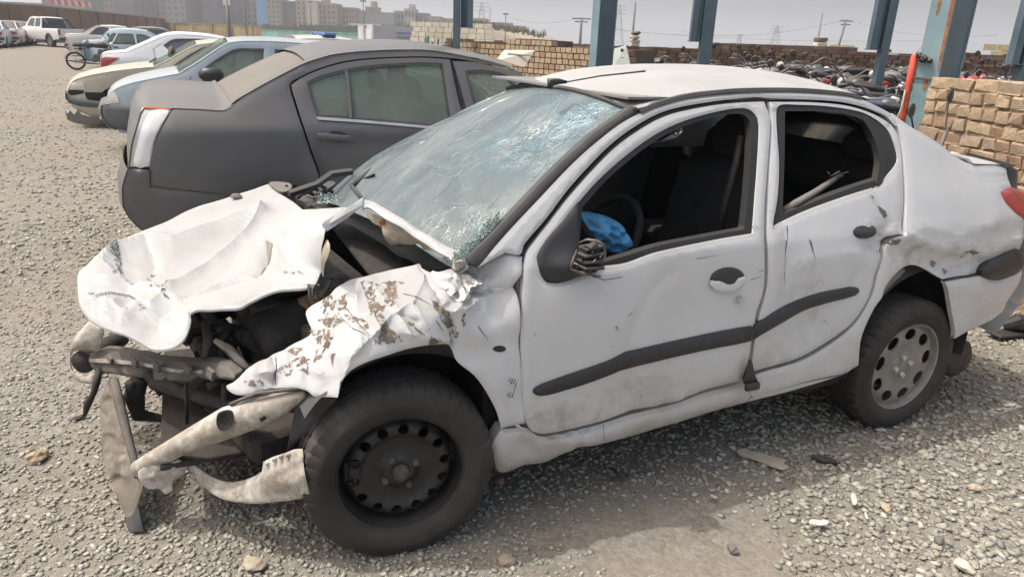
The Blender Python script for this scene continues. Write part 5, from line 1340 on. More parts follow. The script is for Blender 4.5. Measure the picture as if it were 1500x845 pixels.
M_FILL = simple('brown_filler', (.24, .165, .105), .9, var=.3, scale=30, bmp=.4, bscale=80)
def grimy(name, clean, grime, k=.5):
    m, nt, b, tc = newmat(name); P = tc.outputs['Object']
    a = noise_n(nt, P, 7, 7, .7, .6); c_ = noise_n(nt, P, 46, 4, .7)
    f = mathn(nt, 'ADD', mathn(nt, 'MULTIPLY', a, .75), mathn(nt, 'MULTIPLY', c_, .25))
    nt.links.new(mixc(nt, ramp(nt, f, [(k - .09, g3(0)), (k + .05, g3(.85))]), clean, grime), b.inputs['Base Color']); b.inputs['Roughness'].default_value = .75
    bump(nt, b, f, .35, .01); return m
M_DIRTW = grimy('dirty_white_plastic', (.52, .505, .465), (.24, .205, .165))
M_BLADE = grimy('filthy_bumper_blade', (.30, .27, .23), (.135, .115, .095), .47)
M_BARE = simple('crumpled_bare_metal', (.62, .61, .58), .28, metal=.55, var=.2, scale=30, bmp=.5, bscale=35)
M_DSTEEL = simple('dusty_dark_steel', (.085, .078, .072), .8, var=.4, scale=14, dust=.65, dustcol=(.23, .205, .175), bmp=.4, bscale=50)
M_ENG = simple('grimy_engine_black', (.024, .022, .021), .8, var=.5, scale=16, dust=.3, dustcol=(.11, .095, .08), bmp=.5, bscale=45)
M_ENG2 = simple('grimy_engine_grey', (.09, .085, .08), .7, metal=.3, var=.5, scale=18, dust=.45, dustcol=(.18, .155, .13), bmp=.5, bscale=45)
M_RUBB = simple('black_rubber', (.016, .016, .017), .65, var=.3, dust=.2, dustcol=(.13, .12, .105))
M_LINER = simple('grey_plastic_liner', (.045, .046, .050), .7, var=.3, scale=8, dust=.35, dustcol=(.13, .12, .105))
M_SCUFF = simple('dark_green_scuff', (.06, .08, .075), .8, var=.4, scale=40)
side = lambda X, Y: WK.side(X, Y)
def sideoff(e): return lambda X, Y: WK.side(X, Y, e)
TV = (0, 1, 0)
def decals(name, polys, m, pos, feats=(), dirv=(0, -1, 0), lift=.0016, par=None, lab=None, step=4):
    V = []; F = []
    for pl in polys:
        pl = np.array(pl, float); ar = .5 * sum(pl[i][0] * pl[(i + 1) % len(pl)][1] - pl[(i + 1) % len(pl)][0] * pl[i][1] for i in range(len(pl)))
        if ar > 0: pl = pl[::-1]
        L = resample([tuple(p) for p in pl], step, True, False)
        x0, y0 = L.min(0); x1, y1 = L.max(0); G = np.array([(x, y) for x in np.arange(x0 + step / 2, x1, step) for y in np.arange(y0 + step / 2, y1, step)]).reshape(-1, 2)
        if len(G): G = G[inside(G, L) & (pdist(G, L) > step * .5)]
        pts = [Vector(p) for p in L] + [Vector(p) for p in G]
        vs, _, fs, *_r = delaunay_2d_cdt(pts, [(i, (i + 1) % len(L)) for i in range(len(L))], [], 0, 1e-6)
        vs = np.array([(v.x, v.y) for v in vs]); P = pos(vs[:, 0], vs[:, 1]) + (disp_of(feats, vs[:, 0], vs[:, 1])[:, None] + lift) * np.array(dirv)
        n = len(V); V += list(P)
        for f in fs:
            if inside(np.array([vs[list(f)].mean(0)]), L)[0]: F.append(tuple(n + i for i in f))
    o = mk(name, V, F, m, par or wreck, True)
    if lab: o['label'] = lab
    if len(polys) > 2: o['kind'] = 'stuff'
    return o
def ragged(x, y, rx, ry, a=0, n=13, sd=1, k=.35):
    r = random.Random(sd); a = math.radians(a); out = []
    for i in range(n):
        t = 2 * math.pi * i / n; q = 1 + r.uniform(-k, k); u, v = rx * q * math.cos(t), ry * q * math.sin(t)
        out.append((x + u * math.cos(a) - v * math.sin(a), y + u * math.sin(a) + v * math.cos(a)))
    return out
def strokes(lines, w=1.0):
    o = []
    for (x0, y0, x1, y1) in lines:
        d = np.array([y0 - y1, x1 - x0], float); d = d / (np.linalg.norm(d) + 1e-9) * w / 2
        o.append([(x0 + d[0], y0 + d[1]), (x1 + d[0] * .3, y1 + d[1] * .3), (x1 - d[0] * .3, y1 - d[1] * .3), (x0 - d[0], y0 - d[1])])
    return o

# ---- doors
win_f = [(792, 377, 1), (849, 297), (892, 251), (949, 206), (998, 180), (1052, 164), (1091, 159), (1107, 167), (1114, 183), (1112, 236), (1108, 290), (1104, 343, 1), (1052, 352), (963, 371), (920, 386), (888, 391, 1), (839, 409), (814, 415), (796, 409)]
fd = [(771, 379), (776, 366), (806, 327), (843, 280.5), (896, 224), (938, 192), (980, 170), (1036, 157), (1080, 151.5), (1121, 149.5, 1), (1130, 178), (1127, 236), (1122.5, 290), (1121, 339), (1122, 371), (1121, 423), (1110, 462), (1108, 480), (1103, 501), (1098, 529), (1088, 557, 1), (1034, 572), (991, 588), (927, 604), (874, 620), (814, 634), (790, 636), (775, 626), (768, 600), (765, 545), (763, 500), (766, 430)]
ffd = [('g', 1015, 465, 75, 50, -20, -.020), ('g', 850, 470, 90, 70, 0, .008), ('c', [(912, 545), (930, 480), (955, 430), (985, 400)], 9, -.006), ('g', 930, 585, 40, 22, 0, -.012), ('r', 975, 588, 60, 14, 13, .008, 3), ('c', [(790, 560), (880, 590), (930, 604)], 10, -.004), ('g', 820, 440, 30, 40, 20, .005), ('n', 70, .002, 2), ('g', 1068, 414, 28, 18, 0, -.004)]
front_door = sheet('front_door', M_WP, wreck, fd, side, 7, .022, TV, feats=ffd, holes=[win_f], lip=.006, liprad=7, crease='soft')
win_r = [(1143, 155), (1171, 154), (1206, 155.5), (1242, 160), (1270, 167), (1295, 183), (1308, 201), (1317, 231), (1313, 244), (1295, 265), (1285, 274), (1242, 288), (1189, 307), (1153, 323), (1134, 333, 1), (1135, 322), (1141, 290), (1143, 236), (1139, 173)]
rdo = [(1130, 150, 1), (1190, 150.5), (1240, 155), (1275, 165), (1300, 178), (1314, 192), (1320, 212), (1323.5, 247), (1325, 290), (1322, 343, 1), (1311, 345), (1298, 354), (1294, 361), (1292, 378), (1283, 403), (1275, 433), (1254, 469), (1233, 489), (1204, 509), (1170, 527), (1120, 541), (1102, 547, 1), (1105, 525), (1111, 485), (1116, 462), (1126, 423), (1127, 371), (1126, 339), (1128, 290), (1131, 236), (1134, 178)]
frd = [('g', 1292, 352, 26, 22, 0, -.030), ('c', [(1270, 330), (1290, 348), (1322, 343)], 6, .012), ('r', 1298, 352, 30, 22, 9, .014, 5), ('c', [(1281, 270), (1290, 300), (1305, 330)], 7, -.008), ('g', 1170, 470, 50, 70, 10, -.014), ('g', 1210, 390, 60, 50, 0, .010), ('c', [(1150, 330), (1153, 400), (1148, 440)], 4, -.007), ('c', [(1255, 440), (1200, 500), (1130, 530)], 9, .006), ('n', 60, .0025, 7), ('c', [(1150, 420), (1180, 380), (1240, 370), (1290, 372)], 12, .006), ('c', [(1200, 470), (1260, 400)], 10, -.006)]
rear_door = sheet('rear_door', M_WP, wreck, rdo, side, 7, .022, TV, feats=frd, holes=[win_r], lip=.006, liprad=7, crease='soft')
# window rubbers, mirror triangle, quarter-light bar
sheet('window_rubber', M_RUBB, wreck, offset(win_f, -1), sideoff(.010), 7, .03, TV, holes=[[(853, 303, 1), (896, 257), (952, 212), (1000, 186), (1052, 170.5), (1085, 167), (1096, 174), (1100, 188), (1099, 236), (1095, 290), (1090, 336, 1), (1052, 343), (965, 360), (922, 373), (892, 382, 1), (846, 398, 1)]])
sheet('window_rubber', M_RUBB, wreck, offset(win_r, -1), sideoff(.010), 7, .03, TV, holes=[[(1150, 163, 1), (1206, 163.5), (1240, 168), (1262, 176), (1280, 196), (1290, 222), (1293, 240), (1288, 262, 1), (1242, 277), (1189, 297), (1146, 314, 1), (1149, 240)]])
sheet('quarter_light_bar', M_RUBB, wreck, [(1272, 172), (1286, 190), (1297, 230), (1293, 268), (1284, 272), (1288, 235), (1279, 200), (1264, 174)], sideoff(.004), 6, .025, TV)
sheet('mirror_mount', M_BLKC, wreck, [(850, 296, 1), (824, 325), (800, 352), (787, 372), (786.5, 385), (796, 408), (814, 415), (839, 409), (858, 403, 1), (852, 380), (850, 330)], sideoff(-.006), 7, .025, TV, feats=[('g', 830, 390, 22, 18, 0, .025)], lip=.008)
sheet('door_seal', M_RUBB, wreck, [(765, 372), (771, 361), (803, 322), (839, 275), (892, 219), (934, 187), (977, 165), (1034, 153), (1105, 145), (1124, 147), (1122, 152), (1080, 154), (1036, 160), (982, 173), (940, 195), (899, 227), (846, 283), (809, 330), (779, 368), (772, 382), (766, 384)], sideoff(.014), 6, .02, TV)
sheet('door_gap_seal', M_RUBB, wreck, [(1118, 147, 1), (1136, 148, 1), (1140, 236), (1134, 339), (1134, 423), (1118, 480), (1106, 556, 1), (1086, 560, 1), (1100, 470), (1114, 420), (1115, 339), (1121, 236)], sideoff(.03), 8, .02, TV)
# handles and lock
def handle(cx, cy, rx, ry, cut, full):
    sheet('door_handle', M_BLKC, wreck, ell(cx, cy, rx, ry, 22, -4), sideoff(-.003), 4, .012, TV, feats=[('g', cx, cy + 2, rx * .7, ry * .6, 0, .010 if full else .004)], lip=.006, liprad=4)
    if cut: sheet('handle_scoop', M_WP, wreck, [(cx - rx + 1, cy + 3), (cx, cy - 1), (cx + rx - 1, cy - 4), (cx + rx + 1, cy + 3), (cx + rx * .5, cy + ry), (cx - rx * .5, cy + ry + 2), (cx - rx, cy + ry * .6)], sideoff(-.006), 3, .006, TV, lip=.004, liprad=4)
handle(1068, 409, 25, 17, True, False); handle(1267, 339.5, 19, 11, False, True)
lk = WK.side(1085, 440, -.004)[0]; MB().lathe([(0, -.006), (.008, -.006), (.0085, -.002), (.013, -.003), (.014, .004), (0, .01)], 18, tuple(lk)).build('door_lock', M_CHROME, wreck, smooth=True, sharp=40)
# side mouldings
sheet('side_moulding', M_BLKC, wreck, [(783, 577), (785.5, 571), (821, 556), (892, 531), (924, 518), (1016, 499), (1106, 480), (1109, 490), (1104, 501), (1034, 516.6), (963, 532.6), (920, 543), (856, 566), (821, 577), (793, 582)], sideoff(-.016), 6, .02, TV, feats=ffd, lip=.010, liprad=9)
sheet('side_moulding', M_BLKC, wreck, [(1110, 479), (1121, 472), (1153, 453), (1206, 431), (1249, 422), (1260, 423), (1262, 428), (1256, 433), (1224, 444), (1189, 456), (1153, 476), (1118, 494), (1106, 500), (1107, 490)], sideoff(-.016), 6, .02, TV, feats=frd, lip=.010, liprad=8)

# ---- body frame parts round the doors
railo = [(701, 393, 1), (737, 350), (792, 291), (847, 234), (902, 188), (940, 166), (965, 155.5), (1010, 143.5), (1100, 135), (1155, 134), (1200, 136), (1242, 140), (1262, 145), (1290, 158), (1309, 168, 1), (1319, 186), (1312, 184), (1300, 171), (1272, 159), (1240, 151), (1200, 147), (1130, 144.5), (1105, 143), (1034, 151), (977, 163), (934, 184.5), (891, 217), (838, 273), (802, 320), (769, 359), (763, 374), (741, 371, 1), (720, 382)]
sheet('roof_side_rail', M_WP, wreck, railo, side, 6, .03, TV, lip=.006, liprad=5)
rm = [(938, 161), (965, 150), (1010, 138), (1060, 132), (1100, 129.5), (1155, 129), (1200, 131), (1242, 135.5), (1262, 141), (1262, 145), (1242, 140), (1200, 136), (1155, 134), (1100, 135), (1060, 137), (1010, 143.5), (965, 155.5), (940, 166)]
sheet('roof_moulding', M_LINER, wreck, rm, sideoff(-.006), 6, .02, TV, lip=.003, liprad=3)
wtr = [(685.5, 380), (718.5, 347), (773, 289), (810, 251), (865, 200), (906, 171), (925, 158), (939, 161), (902, 187), (847, 233), (792, 290), (737, 349), (706, 388), (697, 392)]
sheet('windscreen_trim', M_LINER, wreck, wtr, sideoff(.004), 6, .025, TV, lip=.004, liprad=4)
fq = [('g', 1400, 388, 60, 22, -5, -.040), ('c', [(1330, 345), (1370, 362), (1440, 370), (1490, 350)], 8, .020), ('c', [(1350, 330), (1400, 345), (1450, 330)], 12, .010), ('g', 1340, 372, 30, 16, 15, -.02), ('r', 1420, 378, 50, 30, 14, .012, 9), ('c', [(1402, 232), (1440, 262), (1482, 262)], 14, -.008), ('g', 1400, 300, 70, 40, 10, .012), ('n', 60, .003, 4), ('c', [(1296, 360), (1300, 400), (1290, 440)], 6, .006)]
quarter = [(1309, 167, 1), (1335, 186), (1370, 206), (1402, 229), (1426, 241), (1465, 243.5), (1476, 248, 1), (1481, 266), (1483, 274, 1), (1467, 282.6, 1), (1473, 297), (1494, 316), (1500, 320, 1), (1500, 343), (1495, 366, 1), (1470, 378), (1446, 394), (1443, 401, 1), (1386, 411, 1), (1362.6, 396), (1345, 391), (1327, 394), (1309, 407), (1295, 424.6), (1293, 433), (1277.5, 461.6), (1263, 497), (1259, 536, 1), (1235, 548, 1), (1180, 560), (1105, 582), (1100, 580, 1), (1103, 552, 1), (1121, 545), (1171, 531), (1206, 513), (1236, 492), (1258, 470), (1279, 433), (1287, 403), (1296, 378), (1298, 362), (1303, 357), (1315, 348), (1326, 345, 1), (1328.5, 290), (1327, 247), (1323.5, 212), (1318, 190)]
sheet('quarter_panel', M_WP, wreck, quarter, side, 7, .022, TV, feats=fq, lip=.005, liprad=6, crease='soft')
frb = [('n', 40, .004, 6), ('g', 1405, 440, 20, 40, 0, -.008)]
rbump = [(1386.5, 414, 1), (1444, 404, 1), (1448, 409), (1466, 411), (1490, 402), (1499, 396, 1), (1497, 410), (1487, 428), (1476, 444), (1472, 455), (1455, 469), (1426, 483), (1400, 497, 1), (1402, 486), (1396, 444), (1391, 424)]
sheet('rear_bumper', M_WP, wreck, rbump, sideoff(-.004), 6, .02, TV, feats=frb, lip=.006, liprad=5)
sheet('bumper_moulding', M_BLKC, wreck, [(1443, 401.5), (1446, 394), (1458, 384), (1494, 366), (1503, 372), (1505, 391), (1490, 401.5), (1466, 410), (1448, 408.6)], sideoff(-.022), 5, .03, TV, lip=.014, liprad=8)
sheet('tail_lamp', M_LAMPR, wreck, [(1483, 274, 1), (1467, 282.6, 1), (1473, 297), (1494, 316), (1512, 322, 1), (1513, 296), (1500, 282)], sideoff(-.004), 5, .03, TV, lip=.006)
silf = [('g', 770, 655, 20, 20, 0, -.014), ('c', [(860, 640), (1100, 575)], 8, .008), ('r', 840, 645, 60, 20, 18, .010, 3), ('n', 50, .004, 3)]
sheet('sill', M_WP, wreck, [(737, 631, 1), (774, 630), (790, 640.5), (814, 638.5), (874, 625), (927, 609), (991, 593), (1034, 577), (1089, 563), (1101, 551, 1), (1103, 584, 1), (1180, 563), (1236, 551), (1257, 539, 1), (1235, 551), (1165, 573.5), (1100, 590), (1034, 608), (927, 641), (839, 661), (800, 680), (770, 684), (750, 692), (733, 694), (727, 680), (723, 655)], sideoff(.008), 7, .05, TV, feats=silf, lip=.012, liprad=9)
decals('bumper_tear', strokes([(1384, 413, 1442, 403), (1386, 412, 1410, 410), (1450, 402, 1400, 408)], 2.2), M_RUBB, side, fq, lift=.002)
# belt buckle hanging out under the front door
sheet('belt_webbing', M_BLKC, wreck, [(1098, 526), (1101, 527), (1106, 548), (1110, 562), (1090, 562), (1094, 545)], sideoff(-.022), 4, .004, TV)
bq = WK.side(1102, 566, -.03)[0]; MB().box(tuple(bq), (.062, .02, .028), bev=.005).build('belt_buckle', M_BLKC, wreck)
MB().tube([WK.side(1096, 571, -.03)[0], WK.side(1108, 576, -.03)[0], WK.side(1113, 571, -.03)[0]], .0025, 5).build('buckle_tongue', M_CHROME, wreck)

# ---- roof and windscreen
def two_line(name, m, par, near, far, crown, nu=20, n=40, dirc=(0, 0, 1), d0=None, c0=0, ub=.25):
    def rs(L):
        L = np.array(L, float); d = np.concatenate([[0], np.cumsum(np.linalg.norm(np.diff(L, axis=0), axis=1))]); d /= d[-1]
        u = np.linspace(0, 1, n + 1); return np.stack([np.interp(u, d, L[:, k]) for k in range(3)], 1)
    A_, B_ = rs(near), rs(far); V = []
    for i in range(n + 1):
        for j in range(nu + 1):
            u = j / nu; q_ = (1 - abs(2 * u - 1)**2.2); g_ = min(1, i / n / ub) if d0 else 1
            V.append(A_[i] + (B_[i] - A_[i]) * u + (np.array(dirc) * crown * g_ + (np.array(d0) * c0 * (1 - g_) if d0 else 0)) * q_)
    F = [(i * (nu + 1) + j, (i + 1) * (nu + 1) + j, (i + 1) * (nu + 1) + j + 1, i * (nu + 1) + j + 1) for i in range(n) for j in range(nu)]
    return mk(name, V, F, m, par, True)
rn = [WK.side(x, y, .0)[0] for x, y in [(930, 160), (965, 151), (1010, 139), (1060, 133), (1100, 130.5), (1155, 130), (1200, 132), (1242, 137), (1262, 142)]]
rn += [rn[-1] + np.array([.12, -.01, -.03])]
nf = len(rn); rf_ = []
FT = WK.T(743, 130, 1.36)
for i, p in enumerate(rn):
    u = i / (nf - 1); rf_.append(np.array([p[0] + (FT[0] - rn[0][0]) * (1 - u), CW - p[1] * (1 - .2 * (1 - u)) - .02 , p[2] + (FT[2] - rn[0][2]) * (1 - u)]))
rf_[0] = FT
roof = two_line('roof', M_WP, wreck, rn, rf_, .062, nu=30, d0=(-.55, 0, .83), c0=.047)
gn = [WK.side(x, y, .012)[0] for x, y in [(672, 393), (685, 381), (718.5, 348), (773, 290), (810, 252), (865, 201), (906, 172)]] + [rn[0] + np.array([.004, .0, -.004])]
gf = [WK.T(x, y, v) for x, y, v in [(462, 293, 1.44), (480, 284, 1.43), (517, 251.5, 1.42), (553, 226, 1.41), (590, 205.6, 1.40), (627, 185, 1.39), (663, 169, 1.38), (700, 150.5, 1.37)]] + [FT + np.array([.004, 0, -.004])]
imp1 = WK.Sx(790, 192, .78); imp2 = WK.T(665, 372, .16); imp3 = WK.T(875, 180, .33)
def cracked_glass():
    m, nt, b, tc = newmat('shattered_windscreen_glass'); P = tc.outputs['Object']; out = nt.nodes['Material Output']
    def dist(p):
        d = nt.nodes.new('ShaderNodeVectorMath'); d.operation = 'DISTANCE'; nt.links.new(P, d.inputs[0]); d.inputs[1].default_value = tuple(float(v) for v in p); return d.outputs['Value']
    wz = nt.nodes.new('ShaderNodeTexNoise'); wz.inputs['Scale'].default_value = 5; wz.inputs['Detail'].default_value = 4; nt.links.new(P, wz.inputs['Vector'])
    wv = nt.nodes.new('ShaderNodeVectorMath'); wv.operation = 'MULTIPLY_ADD'; nt.links.new(wz.outputs['Color'], wv.inputs[0]); wv.inputs[1].default_value = (.12, .12, .12); nt.links.new(P, wv.inputs[2])
    def vor(scale, th, vec=None):
        v = nt.nodes.new('ShaderNodeTexVoronoi'); v.feature = 'DISTANCE_TO_EDGE'; v.inputs['Scale'].default_value = scale; nt.links.new(vec or wv.outputs[0], v.inputs['Vector'])
        return ramp(nt, v.outputs['Distance'], [(0, g3(1)), (th, g3(0))])
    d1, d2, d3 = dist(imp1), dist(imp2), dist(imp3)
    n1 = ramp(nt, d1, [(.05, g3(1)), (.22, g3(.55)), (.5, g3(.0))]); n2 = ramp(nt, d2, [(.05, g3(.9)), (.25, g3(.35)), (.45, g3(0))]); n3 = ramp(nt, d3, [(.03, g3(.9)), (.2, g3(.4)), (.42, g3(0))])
    near = mathn(nt, 'MAXIMUM', mathn(nt, 'MAXIMUM', n1, n2), n3)
    big = mathn(nt, 'MULTIPLY', vor(7, .018), .5); mid = mathn(nt, 'MULTIPLY', vor(22, .05), near); fin = mathn(nt, 'MULTIPLY', vor(60, .14), ramp(nt, near, [(.35, g3(0)), (.9, g3(1))]))
    brk = ramp(nt, noise_n(nt, P, 9, 5, .7), [(.44, g3(0)), (.60, g3(1))])
    cr = mathn(nt, 'MULTIPLY', mathn(nt, 'MAXIMUM', mathn(nt, 'MAXIMUM', big, mid), fin), brk, True)
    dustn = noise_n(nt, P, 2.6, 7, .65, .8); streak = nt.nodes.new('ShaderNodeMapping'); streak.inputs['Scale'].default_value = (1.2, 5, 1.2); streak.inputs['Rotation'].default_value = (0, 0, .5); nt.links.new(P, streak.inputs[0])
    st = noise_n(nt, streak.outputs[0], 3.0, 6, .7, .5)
    base = ramp(nt, dustn, [(.3, (.095, .125, .135)), (.55, (.145, .175, .175)), (.75, (.20, .215, .20))])
    base = mixc(nt, ramp(nt, st, [(.45, g3(0)), (.65, g3(.55))]), base, (.095, .135, .15))
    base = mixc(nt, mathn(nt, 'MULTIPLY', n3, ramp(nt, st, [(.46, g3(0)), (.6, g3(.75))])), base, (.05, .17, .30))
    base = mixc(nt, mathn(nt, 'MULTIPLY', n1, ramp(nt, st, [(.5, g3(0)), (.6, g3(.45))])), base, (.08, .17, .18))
    base = mixc(nt, mathn(nt, 'MULTIPLY', cr, .5), base, (.46, .55, .55))
    nt.links.new(base, b.inputs['Base Color']); b.inputs['Specular IOR Level'].default_value = .75
    nt.links.new(mathn(nt, 'ADD', mathn(nt, 'MULTIPLY', dustn, .35), .10), b.inputs['Roughness'])
    fc = nt.nodes.new('ShaderNodeTexVoronoi'); fc.inputs['Scale'].default_value = 48; nt.links.new(wv.outputs[0], fc.inputs['Vector'])
    sp = nt.nodes.new('ShaderNodeSeparateColor'); nt.links.new(fc.outputs['Color'], sp.inputs[0])
    h = mathn(nt, 'ADD', mathn(nt, 'MULTIPLY', mathn(nt, 'MULTIPLY', sp.outputs[0], near), .7), mathn(nt, 'ADD', mathn(nt, 'MULTIPLY', cr, .6), mathn(nt, 'MULTIPLY', noise_n(nt, P, 3.5, 3), .9)))
    bump(nt, b, h, .38, .008)
    tr = nt.nodes.new('ShaderNodeBsdfTransparent'); tr.inputs[0].default_value = (.55, .68, .66, 1); mx = nt.nodes.new('ShaderNodeMixShader')
    nt.links.new(ramp(nt, mathn(nt, 'ADD', dustn, cr), [(.3, g3(.80)), (.7, g3(.97))]), mx.inputs[0]); nt.links.new(tr.outputs[0], mx.inputs[1]); nt.links.new(b.outputs[0], mx.inputs[2]); nt.links.new(mx.outputs[0], out.inputs[0])
    return m
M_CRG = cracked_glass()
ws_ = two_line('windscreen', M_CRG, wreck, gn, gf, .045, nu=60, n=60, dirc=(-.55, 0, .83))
me = ws_.data
for v in me.vertices:
    p = np.array(v.co); 
    for c_, r_, a_ in ((imp1, .13, -.028), (imp3, .10, -.018), (imp2, .16, -.030)):
        d_ = float(np.linalg.norm(p - c_)); k = a_ * math.exp(-(d_ / r_)**2); p = p + np.array([-.55, 0, .83]) * k
    k = noise.noise((p[0] * 9, p[1] * 9, 1)) * .004; p = p + np.array([-.55, 0, .83]) * k; v.co = p
rim_ = [np.array(me.vertices[60 * 61 + j].co) + np.array([-.004, 0, .004]) for j in range(0, 61, 3)]
MB().tube(rim_, .009, 6).build('windscreen_header_seal', M_LINER, wreck, smooth=True)
# raised real crack splinters round the impacts
random.seed(31); ck = MB()
def ws_pt(u, v):
    i = min(59, max(0, int(u * 60))); j = min(59, max(0, int(v * 60))); fu, fv = u * 60 - i, v * 60 - j
    g_ = lambda a, b_: np.array(me.vertices[min(60, a) * 61 + min(60, b_)].co)
    return g_(i, j) * (1 - fu) * (1 - fv) + g_(i + 1, j) * fu * (1 - fv) + g_(i, j + 1) * (1 - fu) * fv + g_(i + 1, j + 1) * fu * fv
def uv_of(p):
    co = np.array([v.co[:] for v in me.vertices]); k = int(np.argmin(np.linalg.norm(co - p, axis=1))); return (k // 61) / 60, (k % 61) / 60
for c_, n_, L_ in ((imp1, 56, .20), (imp3, 50, .20), (imp2, 56, .20)):
    u0, v0 = uv_of(c_)
    for i in range(n_):
        a = random.uniform(0, 6.283); r0 = random.uniform(.0, .10); r1 = r0 + random.uniform(.03, L_) * random.random(); pts = []; a2 = a
        tang = random.random() < .45
        for k in range(5):
            if tang: aa = a + k * .16; rr_ = r0 + .05
            else: a2 += random.uniform(-.12, .12); aa = a2; rr_ = r0 + (r1 - r0) * k / 4
            u, v = u0 + rr_ * math.cos(aa) * 1.1, v0 + rr_ * math.sin(aa) * .8
            if not (0.01 < u < .99 and .01 < v < .99): break
            pts.append(ws_pt(u, v) + np.array([-.55, 0, .83]) * .0012)
        if len(pts) > 1: ck.tube(pts, .0007, 3, False)
for i in range(34):
    u, v = random.random(), random.random(); a2 = random.uniform(2.0, 3.6) ; pts = []
    for k in range(9):
        if not (0.01 < u < .99 and .01 < v < .99): break
        pts.append(ws_pt(u, v) + np.array([-.55, 0, .83]) * .0012); a2 += random.uniform(-.25, .25); u += .028 * math.cos(a2); v += .028 * math.sin(a2)
    if len(pts) > 1: ck.tube(pts, .0006, 3, False)
tag(ck.build('crack_splinters', simple('glass_splinter', (.42, .52, .52), .2, var=.2, spec=.9), wreck, smooth=True), kind='stuff')
# crumbs of glass at the lower corner and cowl
gc = MB(); random.seed(12)
for i in range(420):
    if i < 300: x = random.uniform(660, 735); y = 372 - (x - 690) * .95 + random.gauss(-4, 5); 
    else: x = random.uniform(470, 512); y = random.uniform(286, 302)
    if i < 300:
        if y > 386: continue
        P = WK.side(x, y, .03)[0]
    else: P = WK.Z(x, y, .86)
    gc.box(tuple(P + np.array([-.01, 0, .012])), (.006, .006, .004), rz=random.random() * 3, rx=random.random(), jit=.001)
tag(gc.build('glass_crumbs', simple('green_glass_crumb', (.30, .40, .38), .1, var=.3, spec=.9), wreck), kind='stuff')
# rear window, boot, far side
rw0 = [rn[-1], np.array([2.60, .17, 1.17]), np.array([2.70, .16, 1.12])]; 
rw_n = [np.array([p[0], p[1] + .03, p[2] - .02]) for p in (rn[-1], np.array([2.36, .26, 1.21]), np.array([2.62, .24, 1.09]))]
two_line('rear_window', M_GLD, wreck, rw_n, [np.array([p[0], CW - p[1], p[2]]) for p in rw_n], .04, 12, 10, (.5, 0, .85))
bt_ = [WK.side(x, y, .0)[0] for x, y in [(1402, 230), (1426, 241.5), (1465, 243.5), (1474, 246)]]
bn = [np.array([2.60, .15, 1.135])] + [b_ + np.array([0, .004, .004]) for b_ in bt_[1:]] ; e_ = bn[-1]
bn += [e_ + np.array([.10, .03, -.01]), e_ + np.array([.18, .05, -.04]), e_ + np.array([.22, .05, -.16]), e_ + np.array([.20, .05, -.36])]
two_line('boot_lid', M_WP, wreck, bn, [np.array([p[0], CW - p[1], p[2]]) for p in bn], .025, 16, 24, (.1, 0, 1))
sp_ = [WK.side(x, y, .02)[0] + np.array([0, 0, .006]) for x, y in [(1440, 243), (1474, 244.5), (1481, 262)]]
MB().tube([sp_[0], sp_[1], sp_[1] + np.array([.1, .03, -.01]), sp_[1] + np.array([.18, .3, .0])], [.003, .006, .006, .006], 8).build('boot_spoiler', M_BLKC, wreck, smooth=True)
two_line('rear_bumper', M_WP, wreck, [np.array([3.06, .08, .82]), np.array([3.16, .10, .66]), np.array([3.14, .10, .46]), np.array([2.98, .08, .34])], [np.array([3.06, CW - .08, .82]), np.array([3.16, CW - .10, .66]), np.array([3.14, CW - .10, .46]), np.array([2.98, CW - .08, .34])], .07, 12, 12, (1, 0, 0))
far_out = [(.45, .90, 1), (.62, .96, 1), (1.14, 1.25), (1.3, 1.33), (1.6, 1.37), (2.1, 1.34), (2.6, 1.15, 1), (3.0, 1.08), (3.06, .8), (2.95, .4, 1), (2.75, .35, 1)] + [(2.38 + .34 * math.cos(math.pi * i / 10), .32 + .36 * math.sin(math.pi * i / 10)) for i in range(1, 10)] + [(2.02, .28, 1), (.5, .22, 1), (.5, .6)]
fw1 = [(.72, .97, 1), (1.08, 1.24), (1.4, 1.29, 1), (1.42, .96, 1)]; fw2 = [(1.52, .97, 1), (1.52, 1.29, 1), (1.95, 1.26), (2.2, 1.08), (2.1, 1.02, 1)]
sheet('far_side_body', M_WP, wreck, far_out, lambda X, Y: np.stack([X, CW - ts_w(X, Y) - .22 * np.clip(Y - .92, 0, 1), Y], 1), .07, .02, (0, -1, 0), holes=[fw1, fw2], lip=.006, liprad=.03)
for fw in (fw1, fw2): sheet('far_window', M_GLD, wreck, fw, lambda X, Y: np.stack([X, CW - .02 - ts_w(X, Y), Y], 1), .1, .004, (0, -1, 0))
sheet('far_door_lining', M_INT, wreck, [(.55, .25, 1), (.55, .95, 1), (2.3, .99, 1), (2.3, .3, 1)], lambda X, Y: np.stack([X, CW - .10 + 0 * X, Y], 1), .2, .02, (0, -1, 0))
# antenna
a0 = WK.Z(806, 126, 1.372); a1 = WK.Z(830, 120.5, 1.385); a2 = WK.Z(945, 104.5, 1.45)
MB().tube([a0 + np.array([0, 0, -.01]), a0 + np.array([0, 0, .012]), a0 * .5 + a1 * .5 + np.array([0, 0, .008]), a1], [.010, .016, .010, .005], 8).build('antenna_base', M_BLKC, wreck, smooth=True)
MB().tube([a1, a1 * .5 + a2 * .5 + np.array([0, 0, .004]), a2], .0025, 5).build('antenna', M_RUBB, wreck, smooth=True)
